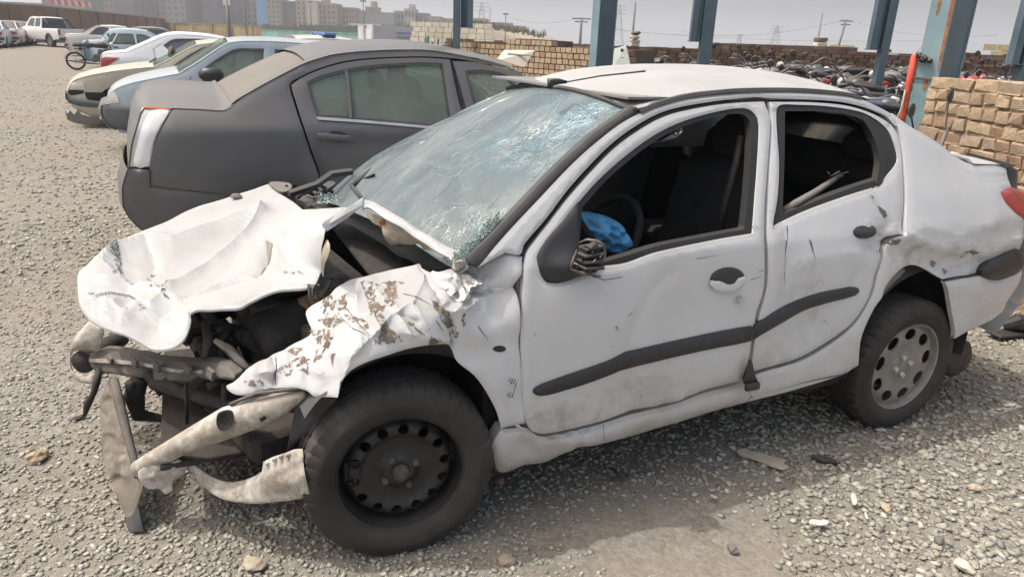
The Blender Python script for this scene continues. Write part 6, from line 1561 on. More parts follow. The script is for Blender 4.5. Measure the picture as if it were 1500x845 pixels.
# ---- cabin
MB().box((1.35, CW / 2, .30), (2.6, CW - .18, .06)).build('floor_pan', M_INT, wreck)
MB().box((.52, CW / 2, .58), (.06, CW - .22, .58)).build('bulkhead', M_INT, wreck)
MB().box((.70, CW / 2, .84), (.34, CW - .26, .16), bev=.05).build('dashboard', M_INT, wreck, sharp=45)
MB().box((2.42, CW / 2, .98), (.45, CW - .36, .04)).build('parcel_shelf', M_INT, wreck)
MB().box((1.60, CW / 2 - .0, 1.352), (1.15, CW - .52, .008)).build('roof_lining', simple('grey_roof_lining', (.20, .20, .20), .95), wreck)
for t_ in (.44, 1.2):
    MB().box((1.28, t_, .50), (.52, .50, .17), bev=.05).build('seat', M_SEAT, wreck, sharp=45)
    MB().box((1.56, t_, .82), (.15, .50, .62), ry=.22, bev=.07).build('seat_back', M_SEAT, wreck, sharp=45)
    MB().box((1.66, t_, 1.19), (.11, .27, .18), ry=.2, bev=.05).build('head_rest', M_SEAT, wreck, sharp=45)
MB().box((2.12, CW / 2, .52), (.5, 1.3, .2), bev=.05).build('rear_seat', M_SEAT, wreck, sharp=45)
MB().box((2.34, CW / 2, .86), (.16, 1.3, .56), ry=.22, bev=.06).build('rear_seat_back', M_SEAT, wreck, sharp=45)
MB().box((2.34, .42, 1.14), (.10, .26, .15), ry=.2, bev=.05).build('head_rest', M_SEAT, wreck, sharp=45)
sw = WK.T(866, 352, .42); V_ = []
for i in range(26):
    a = 2 * math.pi * i / 25; V_.append(sw + np.array([.06 + .18 * math.sin(a) * .45, .17 * math.cos(a), .17 * math.sin(a) * .85]))
MB().tube(V_, .014, 8).build('steering_wheel', M_INT, wreck, smooth=True)
M_BAG = simple('blue_airbag_cloth', (.10, .33, .60), .55, var=.3, scale=12, bmp=.3, bscale=30)
ab = [(848, 315), (862, 313), (885, 316), (902, 324), (914, 338), (925, 360), (916, 366), (897, 370), (880, 366), (862, 352), (850, 338)]
sheet('blue_airbag', M_BAG, wreck, ab, lambda X, Y: WK.on(X, Y, 1, .24), 3, .02, TV, feats=[('r', 888, 342, 40, 30, 11, .030, 2), ('g', 888, 342, 30, 22, 30, .05), ('n', 22, .02, 3)], lip=.02, liprad=6)
MB().tube([WK.T(846, 320, .2), WK.T(856, 336, .2), WK.T(868, 352, .2), WK.T(876, 366, .2)], [.012, .014, .014, .012], 8).build('steering_wheel_rim', M_INT, wreck, smooth=True)
MB().tube([WK.T(1085, 200, .25), WK.T(1078, 240, .22), WK.T(1062, 300, .22), WK.T(1052, 350, .22)], .014, 6).build('seat_belt', M_RUBB, wreck, smooth=True)
M_STRIP = simple('pale_grey_weatherstrip', (.17, .165, .155), .8, var=.35, scale=30, dust=.2)
MB().tube([WK.T(1142, 312, .12), WK.T(1165, 298, .10), WK.T(1195, 281, .14), WK.T(1216, 267, .2), WK.T(1232, 256, .26)], [.012, .013, .012, .011, .008], 6).build('loose_weatherstrip', M_STRIP, wreck, smooth=True)
random.seed(7); fz = MB()
for i in range(7):
    p = WK.T(1214 + random.uniform(0, 20), 262 + random.uniform(-8, 6), .22); fz.tube([p, p + np.array([random.uniform(-.02, .03), random.uniform(-.02, .02), random.uniform(.005, .025)])], .002, 4)
tag(fz.build('frayed_strip_end', M_STRIP, wreck, smooth=True), kind='stuff')
MB().tube([WK.T(1196, 160, .40), WK.T(1240, 166, .40), WK.T(1266, 180, .40), WK.T(1277, 215, .38), WK.T(1284, 262, .34)], .012, 6).build('rear_pillar_lining', simple('grey_pillar_lining', (.22, .215, .205), .9), wreck, smooth=True)

# ---- broken mirror
mp_ = lambda x, y, t: WK.side(x, y, t)[0]
mb_ = MB(); random.seed(3)
for i in range(9):
    x, y = random.uniform(845, 880), random.uniform(358, 398); x2, y2 = x + random.uniform(-14, 22), y + random.uniform(-12, 12)
    mb_.tube([mp_(x, y, -.05), mp_((x + x2) / 2 + random.uniform(-4, 4), (y + y2) / 2 + random.uniform(-6, 6), -.085), mp_(min(x2, 888), y2, -.06)], .0028, 5)
mb_.tube([mp_(848, 356, -.05), mp_(860, 351, -.08), mp_(873, 353, -.09), mp_(884, 358, -.095), mp_(887, 370, -.08), mp_(884, 384, -.085)], [.003, .004, .005, .004, .004, .002], 6).tube([mp_(845, 366, -.05), mp_(838, 384, -.05), mp_(836, 394, -.04), mp_(852, 400, -.06), mp_(880, 405, -.07)], [.002, .004, .004, .005, .003], 6)
tag(mb_.build('mirror_skeleton', simple('cracked_mirror_plastic', (.075, .066, .06), .45, var=.5, scale=30, dust=.4), wreck, smooth=True), kind='stuff')
for i, (y, w_) in enumerate(((362, 30), (372, 34), (382, 36), (391, 34))):
    MB().box(tuple(mp_(866, y, -.05)), (w_ * .0021, .045, .010), rz=.1, ry=-.08 + .05 * i, bev=.003).build('mirror_rib', M_BLK, wreck)
MB().box(tuple(mp_(862, 380, -.018)), (.06, .05, .085), bev=.012).build('mirror_arm', M_BLKC, wreck, sharp=45)
MB().tube([mp_(868, 405, -.03), mp_(885, 410, -.025), mp_(900, 408, -.015), mp_(912, 406, -.01)], .0012, 4).build('loose_wire', M_RUBB, wreck)

# ---- front fender, crumpled
FEN = TPS(WK, [(768, 378, 'side', 0), (763, 430, 'side', 0), (764.5, 545, 'side', 0), (769, 619, 'side', 0), (735, 628, 'side', .005), (700, 555, 'side', 0), (651, 504, 'side', -.01), (585, 515, 't', -.01), (538, 531, 't', .0), (499, 564, 't', .04), (451, 573, 't', .10), (400, 568, 't', .19), (340, 574, 't', .27), (370, 535, 't', .26), (432, 504, 't', .24), (453, 471, 't', .26), (491, 423, 't', .26), (573, 397, 't', .22), (621, 387, 't', .17), (683, 390, 't', .12), (741, 371, 'side', .02), (550, 455, 't', .08), (640, 460, 't', .0), (700, 470, 'side', -.005), (500, 490, 't', .09)])
fen = [(768, 376, 1), (766, 400), (757, 417), (760, 440), (762, 476), (764.5, 545), (769, 619, 1), (736, 628, 1), (723, 591), (700, 555), (672, 529), (665, 508), (651, 504), (621, 507), (585, 515), (538, 531), (511, 545), (499, 564), (492, 581, 1), (464, 582), (451, 573), (428, 568), (400, 570), (366, 578), (345, 578), (333, 568), (345, 560), (370, 535), (399, 522), (432, 504), (455, 489), (453, 471), (452, 458), (462, 446), (480, 435), (491, 423), (510, 412), (533, 406), (573, 397), (621, 387, 1), (627, 396), (640, 400), (675, 390), (704, 390), (720, 382), (741, 371)]
ff = [('r', 672, 425, 45, 36, 20, .022, 1), ('r', 500, 455, 90, 60, 34, .024, 2), ('r', 410, 540, 70, 40, 26, .016, 6), ('c', [(470, 450), (510, 468), (560, 452), (612, 470)], 6, -.016), ('c', [(530, 410), (575, 445), (600, 490)], 6, .016), ('c', [(455, 500), (490, 530), (500, 560)], 6, -.014), ('c', [(380, 545), (430, 530), (470, 545)], 5, .010), ('c', [(625, 400), (600, 440), (640, 500)], 6, .014), ('c', [(621, 390), (640, 430), (665, 470), (668, 505)], 7, -.030), ('c', [(640, 400), (700, 428), (757, 420)], 8, -.016), ('c', [(492, 581), (510, 520), (560, 470), (600, 440)], 8, .020), ('c', [(400, 525), (404, 566)], 3, -.010), ('c', [(504, 448), (538, 490)], 5, -.014), ('c', [(700, 480), (720, 540), (735, 600)], 12, .008), ('n', 34, .010, 8), ('n', 90, .012, 3), ('c', [(452, 480), (500, 500), (560, 480), (650, 500)], 10, .010), ('g', 720, 470, 30, 60, 0, -.012)]
DF = (0.15, -.95, .28)
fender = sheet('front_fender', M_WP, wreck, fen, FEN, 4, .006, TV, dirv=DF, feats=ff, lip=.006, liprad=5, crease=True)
sheet('crushed_metal', M_BARE, wreck, [(634, 398), (652, 402), (676, 396), (690, 405), (702, 414), (694, 428), (680, 438), (664, 440), (652, 430), (640, 416)], FEN, 3, .003, TV, dirv=DF, feats=ff + [('r', 668, 418, 30, 22, 12, .010, 4), ('c', [(640, 408), (665, 425), (700, 414)], 4, .010), ('c', [(660, 402), (668, 436)], 4, -.010)], lift=.004, crease=True)
chips = [[(528, 414), (541, 413), (548, 433), (545, 443), (560, 449), (557, 455), (547, 454), (543, 441), (536, 427)], [(549, 417), (571, 413), (592, 414), (581, 417), (577, 427), (579, 435), (568, 438), (571, 447), (565, 443), (560, 430)], [(507, 430), (511, 433), (504, 443), (507, 454), (497, 452), (488, 443)], [(455, 485), (474, 483), (483, 488), (478, 506), (465, 502)], [(538, 430), (557, 448), (552, 458), (568, 481), (587, 499), (575, 499), (555, 495), (552, 471), (541, 458)], [(561, 430), (578, 435), (571, 446)], [(465, 513), (469, 520), (455, 531)], [(484, 522), (490, 520), (487, 534)], [(425, 513), (446, 508), (432, 518)], [(631, 495), (640, 499), (631, 506)], [(631, 437), (658, 458), (672, 490), (668, 499), (649, 467)], [(474, 436), (482, 434), (486, 450), (478, 462), (470, 450)], [(470, 470), (492, 462), (500, 470), (480, 478)], [(412, 545), (424, 543), (420, 548)], [(440, 540), (447, 530), (450, 545)], [(676, 460), (682, 470), (678, 480)]]
def ragged_edge(base, name, scale=38, lo=.44, hi=.50):
    m = base.copy(); m.name = name; nt = m.node_tree; b = nt.nodes['Principled BSDF']; out = nt.nodes['Material Output']; tc = nt.nodes.new('ShaderNodeTexCoord')
    f = noise_n(nt, tc.outputs['Object'], scale, 6, .72, .6); tr = nt.nodes.new('ShaderNodeBsdfTransparent'); mx = nt.nodes.new('ShaderNodeMixShader')
    nt.links.new(ramp(nt, f, [(lo, g3(0)), (hi, g3(1))]), mx.inputs[0]); nt.links.new(tr.outputs[0], mx.inputs[1]); nt.links.new(b.outputs[0], mx.inputs[2]); nt.links.new(mx.outputs[0], out.inputs[0]); return m
M_FILL2 = ragged_edge(simple('brown_grey_filler', (.165, .125, .095), .9, var=.35, scale=30, bmp=.4, bscale=80), 'flaking_filler', 46, .47, .515)
def rough_poly(pl, sd, k=1.6):
    r = random.Random(sd); L = resample([tuple(p) for p in pl], 4, True, False); return [(p[0] + r.uniform(-k, k), p[1] + r.uniform(-k, k)) for p in L]
chips = [offset([tuple(p) for p in c_], -2.2) for c_ in chips] + [ragged(x, y, rx, ry, a, 12, k, .3) for k, (x, y, rx, ry, a) in enumerate(((520, 470, 16, 6, 30), (430, 530, 22, 6, -20), (610, 480, 14, 4, 40), (372, 560, 16, 5, 0), (560, 500, 20, 4, -10)))]
decals('bare_filler_patches', [rough_poly(c_, i) for i, c_ in enumerate(chips)], M_FILL2, FEN, ff, DF, .0022, step=3)
decals('paint_cracks', strokes([(504, 448, 520, 470), (520, 470, 538, 490), (495, 458, 512, 480), (512, 480, 530, 488), (404, 524, 402, 545), (402, 545, 406, 566), (545, 455, 552, 480), (590, 430, 612, 436), (612, 436, 630, 446), (700, 478, 716, 500), (640, 470, 650, 486), (480, 500, 470, 520), (755, 560, 752, 575)], 1.3), M_RUBB, FEN, ff, DF, .002)
decals('door_scuffs', strokes([(743, 558, 747, 552), (746, 562, 750, 553), (750, 562, 754, 554), (741, 580, 745, 573), (745, 582, 748, 574), (749, 582, 752, 574)], 1.6), M_SCUFF, FEN, ff, DF, .002)
sheet('side_lamp_hole', M_RUBB, wreck, ell(732, 511, 9, 4.5, 14, -3), FEN, 3, .003, TV, dirv=DF, feats=ff, lift=.0025)
sheet('hinge_post', M_WPI, wreck, [(757, 378), (769, 384), (768, 430), (765, 480), (764, 545), (768, 622), (760, 620), (757, 545), (757, 480), (757, 420)], sideoff(.035), 8, .03, TV)

# ---- bonnet, folded
HD = TPS(WK, [(400, 270, 'z', .90), (443, 304, 'z', .91), (533, 293, 'z', 1.02), (477, 335, 'z', 1.0), (469, 389, 'z', .86), (445, 418, 'z', .80), (368, 437, 'z', .745), (288, 451, 'z', .70), (250, 505, 'z', .60), (167, 485, 'z', .60), (117, 448, 'z', .61), (113, 402, 'z', .66), (147, 371, 'z', .71), (213, 335, 'z', .77), (312, 293, 'z', .84), (300, 370, 'z', .76), (400, 345, 'z', .85), (200, 430, 'z', .66)])
hood_o = [(393, 267.5, 1), (401, 275), (427, 291), (443, 304, 1), (501, 302.5), (533, 293, 1), (505, 312), (477, 329, 1), (474, 342), (469, 357), (470, 375), (469, 389), (461, 407), (445, 418), (425, 420), (400, 424), (368, 437), (347, 447), (312, 450), (288, 451), (278, 457), (279, 466), (273, 487), (262, 500), (246, 507), (223, 507), (204, 498), (183, 489), (167, 485), (150, 479), (130, 467), (118, 450), (113, 431), (111, 408), (113, 399), (122, 390), (147, 371), (179, 354), (213, 335), (267, 310), (312, 293), (347, 283.5)]
DH = (-.15, -.35, .92)
hf_ = [('c', [(120, 400), (160, 405), (200, 396), (240, 404)], 7, .012), ('c', [(150, 440), (185, 462), (215, 458), (245, 470)], 5, .012), ('c', [(260, 440), (300, 425), (345, 405), (378, 402)], 6, .010), ('c', [(345, 360), (400, 352), (440, 330), (500, 306)], 9, .010), ('c', [(213, 349), (222, 378), (205, 405), (180, 420)], 7, -.012), ('r', 420, 375, 50, 35, 22, .010, 9), ('c', [(160, 372), (179, 360), (213, 349), (252, 352), (275, 346), (330, 328), (384, 311)], 11, .030), ('f', [(150, 380), (179, 360), (213, 349), (252, 352), (275, 346), (330, 328), (386, 310)], [(150, 381), (185, 408), (238, 425), (285, 406), (322, 382), (358, 352), (386, 311)], .085), ('g', 432, 376, 38, 22, -5, -.026), ('g', 170, 420, 40, 12, 10, -.02), ('c', [(386, 311), (358, 352), (322, 382), (285, 406), (255, 425), (225, 452)], 7, .034), ('c', [(212, 398), (236, 416), (252, 424)], 6, .016), ('c', [(229, 471), (250, 452), (277, 434), (320, 421), (373, 402), (400, 405), (459, 409)], 6, -.014), ('r', 180, 430, 60, 50, 30, .010, 5), ('r', 170, 455, 50, 22, 16, .010, 2), ('g', 165, 455, 42, 22, 10, .018), ('c', [(140, 445), (170, 430), (200, 436), (215, 450)], 6, -.014), ('c', [(398, 352), (385, 385), (376, 400)], 5, -.018), ('g', 430, 370, 34, 26, 0, -.012), ('n', 55, .008, 6), ('n', 22, .0025, 2), ('c', [(400, 350), (440, 345), (470, 345)], 8, .006), ('g', 220, 478, 22, 18, 0, -.02), ('c', [(195, 410), (235, 428), (262, 440)], 5, .010)]
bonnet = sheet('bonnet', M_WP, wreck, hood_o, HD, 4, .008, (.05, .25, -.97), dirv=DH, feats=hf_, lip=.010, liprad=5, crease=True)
decals('bonnet_chips', [rough_poly(c_, 40 + i, .9) for i, c_ in enumerate([[(389, 355), (399, 354), (397, 367), (392, 383), (388, 386), (391, 370)], [(390, 384), (388, 391), (378, 400), (384, 390)]])], simple('grey_brown_chip', (.20, .185, .165), .85), HD, hf_, DH, .003, step=3)
random.seed(17); sc_ = []
for i in range(46):
    y = 358 + i * .66; w_ = 11 - abs(i - 12) * .24; sc_.append((172 + random.uniform(-w_, w_ * .4), y, 172 + random.uniform(-2, 5), y + random.uniform(2, 5)))
for i in range(34):
    u = i / 33; x = 142 + u * 54; y = 438 - 13 * math.sin(math.pi * u * .9); sc_.append((x, y, x + random.uniform(1, 4), y + random.uniform(3, 7)))
for i in range(26):
    u = i / 25; x = 248 + u * 28; y = 424 - u * 20; sc_.append((x, y, x + random.uniform(-7, -2), y + random.uniform(-1, 5)))
for (x, y) in ((169, 400), (190, 407), (196, 404), (188, 405), (225, 423), (232, 424), (240, 426), (210, 452), (212, 458), (244, 437), (246, 441), (135, 433), (214, 395), (217, 388), (420, 397), (430, 398), (440, 396)):
    for k in range(4): sc_.append((x + random.uniform(-4, 4), y + random.uniform(-2, 2), x + random.uniform(-6, 6), y + random.uniform(-3, 3)))
decals('scuff_marks', strokes(sc_, 1.1), M_SCUFF, HD, hf_, DH, .003, step=6)
pc = HD(np.array([347.]), np.array([293.]))[0]; dn = disp_of(hf_, np.array([347.]), np.array([293.]))[0]
o_ = MB().lathe([(0, 0), (.02, .0), (.026, .006), (.018, .016), (0, .02)], 7, (0, 0, 0), 'Z').build('pebble', M_STONE, None)
at = o_.data.attributes.new('tone', 'FLOAT_COLOR', 'POINT'); at.data.foreach_set('color', np.tile(np.array([.2, .18, .15, 1], np.float32), len(o_.data.vertices)))
pw_ = (pc + np.array(DH) * (dn + .004)) @ WK.M + WK.B; o_.location = tuple(pw_); o_.scale = (1, .6, 1); tag(o_, 'small dark pebble lying on the crumpled bonnet of the wreck', 'pebble')
# folded rear edge of the bonnet standing up before the windscreen
FL = TPS(WK, [(533, 293, 'z', 1.02), (477, 329, 'z', 1.0), (474, 339, 'z', .985), (528, 306, 'z', 1.0), (549, 297, 'z', 1.015), (587, 319, 'z', .995), (627, 345, 'z', .965), (683, 373, 'side', .05), (665, 378, 'side', .06), (613, 347, 'z', .955), (560, 315, 'z', .99)])
sheet('bonnet_flange', M_WP, wreck, [(533, 291.5, 1), (549, 296), (568, 307), (587, 318), (627, 344), (656, 360), (683, 371, 1), (682, 376), (669, 380), (655, 375), (640, 367), (613, 350), (587, 332), (560, 317), (540, 304), (530, 305, 1)], FL, 4, .006, (.4, .2, -.9), feats=[('c', [(536, 297), (587, 324), (640, 359)], 4, .006), ('n', 26, .005, 3)], dirv=(-.3, -.5, .8), lip=.004)
sheet('bonnet_edge', M_WP, wreck, [(533, 291.5, 1), (531, 303, 1), (505, 322), (478, 340, 1), (473, 334, 1), (476, 328), (505, 311)], FL, 4, .006, (.4, .3, -.85), dirv=(-.3, -.5, .8), feats=[('c', [(475, 332), (532, 296)], 3, .005)], lift=.008)
UN = TPS(WK, [(533, 304, 'z', .99), (560, 320, 'z', .965), (613, 352, 'z', .93), (660, 378, 'side', .08), (565, 340, 'z', .93), (600, 360, 'z', .90), (640, 372, 'z', .90), (545, 325, 'z', .95)])
sheet('bonnet_underside', M_WPI, wreck, [(531, 306, 1), (560, 319), (587, 334), (613, 352), (640, 369), (662, 379, 1), (640, 376), (625, 368), (613, 356), (603, 358), (585, 357), (571, 358), (562, 345), (558, 333), (545, 325)], UN, 4, .006, (.3, .6, -.6), dirv=(-.3, -.6, .5), feats=[('r', 580, 340, 30, 20, 14, .012, 1)])
sheet('underside_bracket', M_RUST, wreck, [(556, 326), (564, 322), (566, 332), (560, 336)], UN, 3, .006, (.3, .6, -.6), dirv=(-.3, -.6, .5), lift=.008)
sheet('bonnet_torn_edge', M_WPI, wreck, [(476, 336), (481, 345), (478, 358), (473, 372), (471, 390), (468, 380), (468, 358), (472, 345)], HD, 3, .006, (.05, .25, -.97), dirv=DH, lift=-.035)
# wipers, cowl and far wing remains
sheet('cowl', M_LINER, wreck, [(433, 288), (455, 277), (480, 268), (492, 272), (470, 290), (500, 300), (560, 330), (670, 385), (640, 392), (560, 350), (500, 318), (450, 304)], lambda X, Y: WK.on(X, Y, 2, .83), 8, .02, (0, 0, -1), dirv=(0, 0, 1), feats=[('r', 450, 285, 30, 20, 10, .02, 2), ('n', 30, .02, 1)])
for k, (x0, y0) in enumerate(((437, 289), (446, 284), (455, 280), (465, 285))):
    MB().tube([WK.Z(x0, y0, .86), WK.Z(x0 + 7, y0 - 6, .885), WK.Z(x0 + 16, y0 - 7, .885), WK.Z(x0 + 22, y0 - 4, .86)], .008, 6).build('cowl_rib', M_LINER, wreck, smooth=True)
for a_, b_, z0, z1 in (((425, 283), (465, 270), .90, .93), ((465, 270), (488, 254), .93, .955), ((488, 254), (518, 250), .955, .96)):
    p, q_ = WK.Z(*a_, z0), WK.Z(*b_, z1); MB().prism([p, q_, q_ + np.array([0, .01, -.02]), p + np.array([0, .01, -.02])], (-.008, .02, .008)).build('far_wing_edge', M_LINER, wreck)
sheet('bonnet_hinge', M_DSTEEL, wreck, [(394, 268), (404, 266), (424, 268), (428, 272), (424, 279), (414, 281), (404, 278)], lambda X, Y: WK.on(X, Y, 2, .895), 4, .006, (0, 0, -1), dirv=(0, 0, 1), holes=[ell(420, 272.5, 2.2, 1.8, 8)])
p = WK.Z(515, 271, .90); q_ = WK.Z(548, 256, .99)
MB().tube([p, (p + q_) / 2, q_], .006, 5).box(tuple((p + q_) / 2 + np.array([0, 0, .01])), (.14, .02, .012), rz=.6, ry=-.4).build('wiper_arm', M_RUBB, wreck, smooth=True)
p = WK.Z(513, 270, .93); q_ = WK.Z(530, 291, .93); MB().tube([p, q_], .008, 6).build('wiper_blade', M_LINER, wreck, smooth=True)
for dx in (0, 5): MB().tube([WK.side(672 + dx * 2, 392, .03)[0], WK.side(684 + dx, 379, .03)[0] + np.array([0, 0, .01])], .004, 5).build('hinge_pin', M_CHROME, wreck)
MB().box(tuple(WK.side(675, 386, .04)[0]), (.05, .03, .035), rz=.3, bev=.006, jit=.004).build('hinge_bracket', M_DIRTW, wreck)

# ---- engine bay
def ebox(nm, s, t, z, d, m=M_ENG, rz=0, ry=0, bev=.012): MB().box((s, t, z), d, rz=rz, ry=ry, bev=bev).build(nm, m, wreck, sharp=45)
ebox('engine_block', .06, .92, .48, (.44, .52, .30), M_ENG2, .1); ebox('engine_cover', .08, .90, .665, (.36, .44, .06), M_ENG, .12, .05, .03)
ebox('battery', .22, .52, .60, (.24, .18, .19), M_ENG, -.1, .1, .01); ebox('air_filter_box', -.02, .62, .56, (.24, .28, .14), M_ENG, .2, -.12, .03)
ebox('fuse_box', .10, .44, .56, (.18, .14, .12), M_ENG2, .4, .1); ebox('radiator', -.30, .92, .40, (.05, .62, .24), M_ENG, .18, -.25, .01)
ebox('fan_shroud', -.24, .90, .42, (.04, .52, .22), M_ENG, .16, -.2, .01)
ebox('gearbox', .05, .52, .40, (.34, .26, .22), M_ENG2, .2, 0, .04); ebox('alternator', -.14, 1.1, .50, (.16, .18, .15), M_ENG2, .3, 0, .05)
ebox('far_inner_wing', .02, 1.42, .52, (.70, .04, .36), M_ENG, .06, 0, .01); ebox('near_inner_wing', .34, .40, .52, (.36, .03, .22), M_ENG, -.12, .06, .01)
ebox('under_tray', -.05, .85, .235, (.8, .9, .02), M_ENG, 0, 0, .004); ebox('subframe', .22, .85, .27, (.3, 1.1, .08), M_ENG2, 0, 0, .02)
ebox('brace_plate', .36, .90, .70, (.16, 1.0, .03), M_ENG, .0, -.2, .01); ebox('washer_tank', .08, .42, .40, (.2, .16, .18), M_ENG, .5, .2, .04)
random.seed(5)
for i in range(34):
    s0_, t0_, z0_ = random.uniform(-.30, .25), random.uniform(.42, 1.15), random.uniform(.36, .62); pts = [np.array([s0_, t0_, z0_])]
    d_ = np.array([random.uniform(-1, 1), random.uniform(-1, 1), random.uniform(-.5, .5)]); d_ /= np.linalg.norm(d_)
    for k in range(6):
        d_ = d_ + np.array([random.gauss(0, .45), random.gauss(0, .45), random.gauss(0, .35)]); d_ /= np.linalg.norm(d_)
        pn = pts[-1] + d_ * .05; pn[2] = min(pn[2], .70 + .42 * pn[0]); pn[0] = max(pn[0], -.32 - .2 * (pn[1] - .4)); pn[1] = max(pn[1], .40 - .3 * pn[0]); pts.append(pn)
    MB().tube(pts, random.choice([.004, .006, .009, .014, .018]), 6).build(random.choice(['hose', 'cable', 'pipe']), random.choice([M_ENG, M_ENG, M_ENG2, M_RUBB]), wreck, smooth=True)
for i in range(26):
    s0_ = random.uniform(-.32, .22); MB().box((s0_, random.uniform(.46 - min(0, s0_) * .4, 1.2), random.uniform(.38, .62 + .4 * s0_)), (random.uniform(.03, .15), random.uniform(.02, .10), random.uniform(.01, .06)), rz=random.random() * 3, rx=random.gauss(0, .4), ry=random.gauss(0, .4), bev=.004, jit=.006).build('broken_bracket', random.choice([M_ENG, M_ENG, M_ENG2, M_DSTEEL, M_LINER]), wreck)
# reddish brown torn bits near the fender corner
for i, (x, y) in enumerate(((459, 428), (466, 436), (474, 420), (482, 428), (487, 408), (455, 440))):
    MB().box(tuple(WK.T(x, y, .34 + .02 * i)), (.03 + .01 * (i % 3), .02, .05), rz=i, rx=.4 * i, bev=.004, jit=.008).build('torn_metal', M_FILL if i % 2 else M_DSTEEL, wreck)
sheet('battery_cover', M_LINER, wreck, [(355, 486, 1), (378, 480), (404, 484, 1), (407, 505), (396, 518, 1), (372, 515), (358, 504)], lambda X, Y: WK.on(X, Y, 1, .62), 5, .01, (.2, .9, -.3), dirv=(0, -.9, .4), feats=[('n', 20, .01, 4)])
MB().tube([WK.T(314, 498, .52), WK.T(336, 512, .50), WK.T(350, 528, .46), WK.T(363, 540, .42)], [.008, .016, .015, .010], 7).build('bent_bracket', M_DSTEEL, wreck, smooth=True)
MB().tube([WK.T(300, 470, .70), WK.T(306, 500, .66), WK.T(300, 525, .6)], [.012, .018, .01], 6).build('lamp_bracket', M_DSTEEL, wreck, smooth=True)
for i in range(10):
    random.seed(100 + i); x, y = random.uniform(290, 440), random.uniform(462, 520); p0_ = WK.T(x, y, random.uniform(.6, .8)); q0_ = WK.T(x + random.uniform(-40, 40), y + random.uniform(-14, 16), random.uniform(.6, .8))
    MB().tube([p0_, (p0_ + q0_) / 2 + np.array([0, 0, random.uniform(-.04, .03)]), q0_], random.choice([.003, .004, .006]), 5).build('wiring', random.choice([M_DSTEEL, M_ENG2, M_RUBB]), wreck, smooth=True)
# front crossmember
CM = TPS(WK, [(132, 518, 't', 1.05), (132, 535, 't', 1.05), (204, 535, 't', .86), (258, 545, 't', .66), (312, 545, 't', .48), (345, 553, 't', .38), (150, 514, 't', 1.03), (258, 533, 't', .68)])
sheet('crossmember', M_DSTEEL, wreck, [(132, 518, 1), (150, 513), (204, 521), (242, 529), (300, 531), (330, 536), (345, 549, 1), (346, 559, 1), (325, 556), (303, 556), (290, 552), (275, 560), (258, 559), (220, 556), (183, 551), (142, 545), (131, 536, 1)], CM, 4, .05, (.5, .85, -.1), dirv=(-.5, -.85, .1), feats=[('c', [(132, 526), (204, 532), (260, 541), (345, 552)], 4, .012), ('n', 20, .008, 2), ('r', 300, 545, 30, 14, 8, .010, 3)], lip=.006)
sheet('crossmember_lip', M_DIRTW, wreck, [(134, 524), (204, 529), (258, 539), (300, 541), (300, 544), (258, 543), (204, 533), (134, 528)], CM, 5, .01, (.5, .85, -.1), dirv=(-.5, -.85, .1), lift=.014)
for x, y, h_ in ((172, 520, 9), (208, 524, 11), (240, 530, 11), (285, 533, 12), (318, 540, 14)):
    p = CM(np.array([float(x)]), np.array([float(y)]))[0] + np.array([-.02, -.03, 0]); MB().box(tuple(p), (.012, .05, h_ * .0022), rz=.3, ry=.2, bev=.002).build('crossmember_tab', M_DSTEEL, wreck)
# far corner shell with its dark mouth
SHL = TPS(WK, [(132, 467, 't', 1.05), (150, 479, 't', 1.0), (146, 505, 't', 1.02), (134, 515, 't', 1.04), (104, 512, 't', 1.14), (101, 529, 't', 1.15), (134, 563, 't', 1.04), (112, 558, 't', 1.12), (118, 490, 't', 1.08)])
sheet('bumper_corner', M_DIRTW, wreck, [(132, 467, 1), (150, 479, 1), (147, 500), (142, 514), (128, 511), (112, 513), (103, 520), (101, 533), (106, 545), (120, 551), (136, 548), (136, 563, 1), (112, 560), (103, 548), (99, 530), (102, 512), (112, 496), (121, 481)], SHL, 4, .008, (.3, .95, 0), dirv=(-.4, -.9, .2), feats=[('g', 118, 500, 16, 22, 0, .03), ('n', 20, .006, 4)], lip=.008)
MB().tube([SHL(np.array([120.]), np.array([531.]))[0] + np.array([0, .0, 0]), SHL(np.array([120.]), np.array([531.]))[0] + np.array([.07, .12, 0]), SHL(np.array([120.]), np.array([531.]))[0] + np.array([.12, .2, 0])], [.043, .04, .03], 16, caps=True).build('corner_cavity', M_ENG, wreck, smooth=True)
MB().tube([CM(np.array([146.]), np.array([540.]))[0], WK.T(141, 560, .98), WK.T(136, 578, .97), WK.T(128, 592, .97), WK.T(124, 609, .97)], [.012, .014, .010, .014, .006], 7).build('hanging_strip', M_RUBB, wreck, smooth=True)
# bent bumper blade standing on the gravel
BL = TPS(WK, [(161, 551, 't', .82), (168, 557, 't', .80), (183, 624, 't', .66), (203, 698, 't', .50), (205, 740, 't', .465), (196, 776, 'z', .005), (212, 776, 'z', .005), (146, 600, 't', .86), (147, 640, 't', .80), (163, 703, 't', .64), (180, 750, 't', .52)])
sheet('bumper_blade', M_BLADE, wreck, [(161, 551, 1), (168, 556, 1), (172, 585), (182, 622), (190, 660), (203, 698, 1), (208, 712), (202, 735), (199, 757), (197, 777, 1), (190, 775), (183, 760), (172, 730), (163, 703), (154, 670), (146, 632), (145, 600), (147, 580)], BL, 4, .008, (.5, .85, 0), dirv=(-.6, -.8, 0), feats=[('c', [(166, 560), (178, 625), (182, 660), (170, 705)], 4, -.012), ('r', 165, 640, 30, 90, 18, .010, 2), ('n', 18, .004, 2)], lip=.004)
sheet('blade_foot', M_LINER, wreck, [(203, 735, 1), (206, 748), (212, 776, 1), (196, 777, 1), (190, 775), (186, 758), (196, 752)], BL, 4, .008, (.5, .85, 0), dirv=(-.6, -.8, 0), lift=.006)
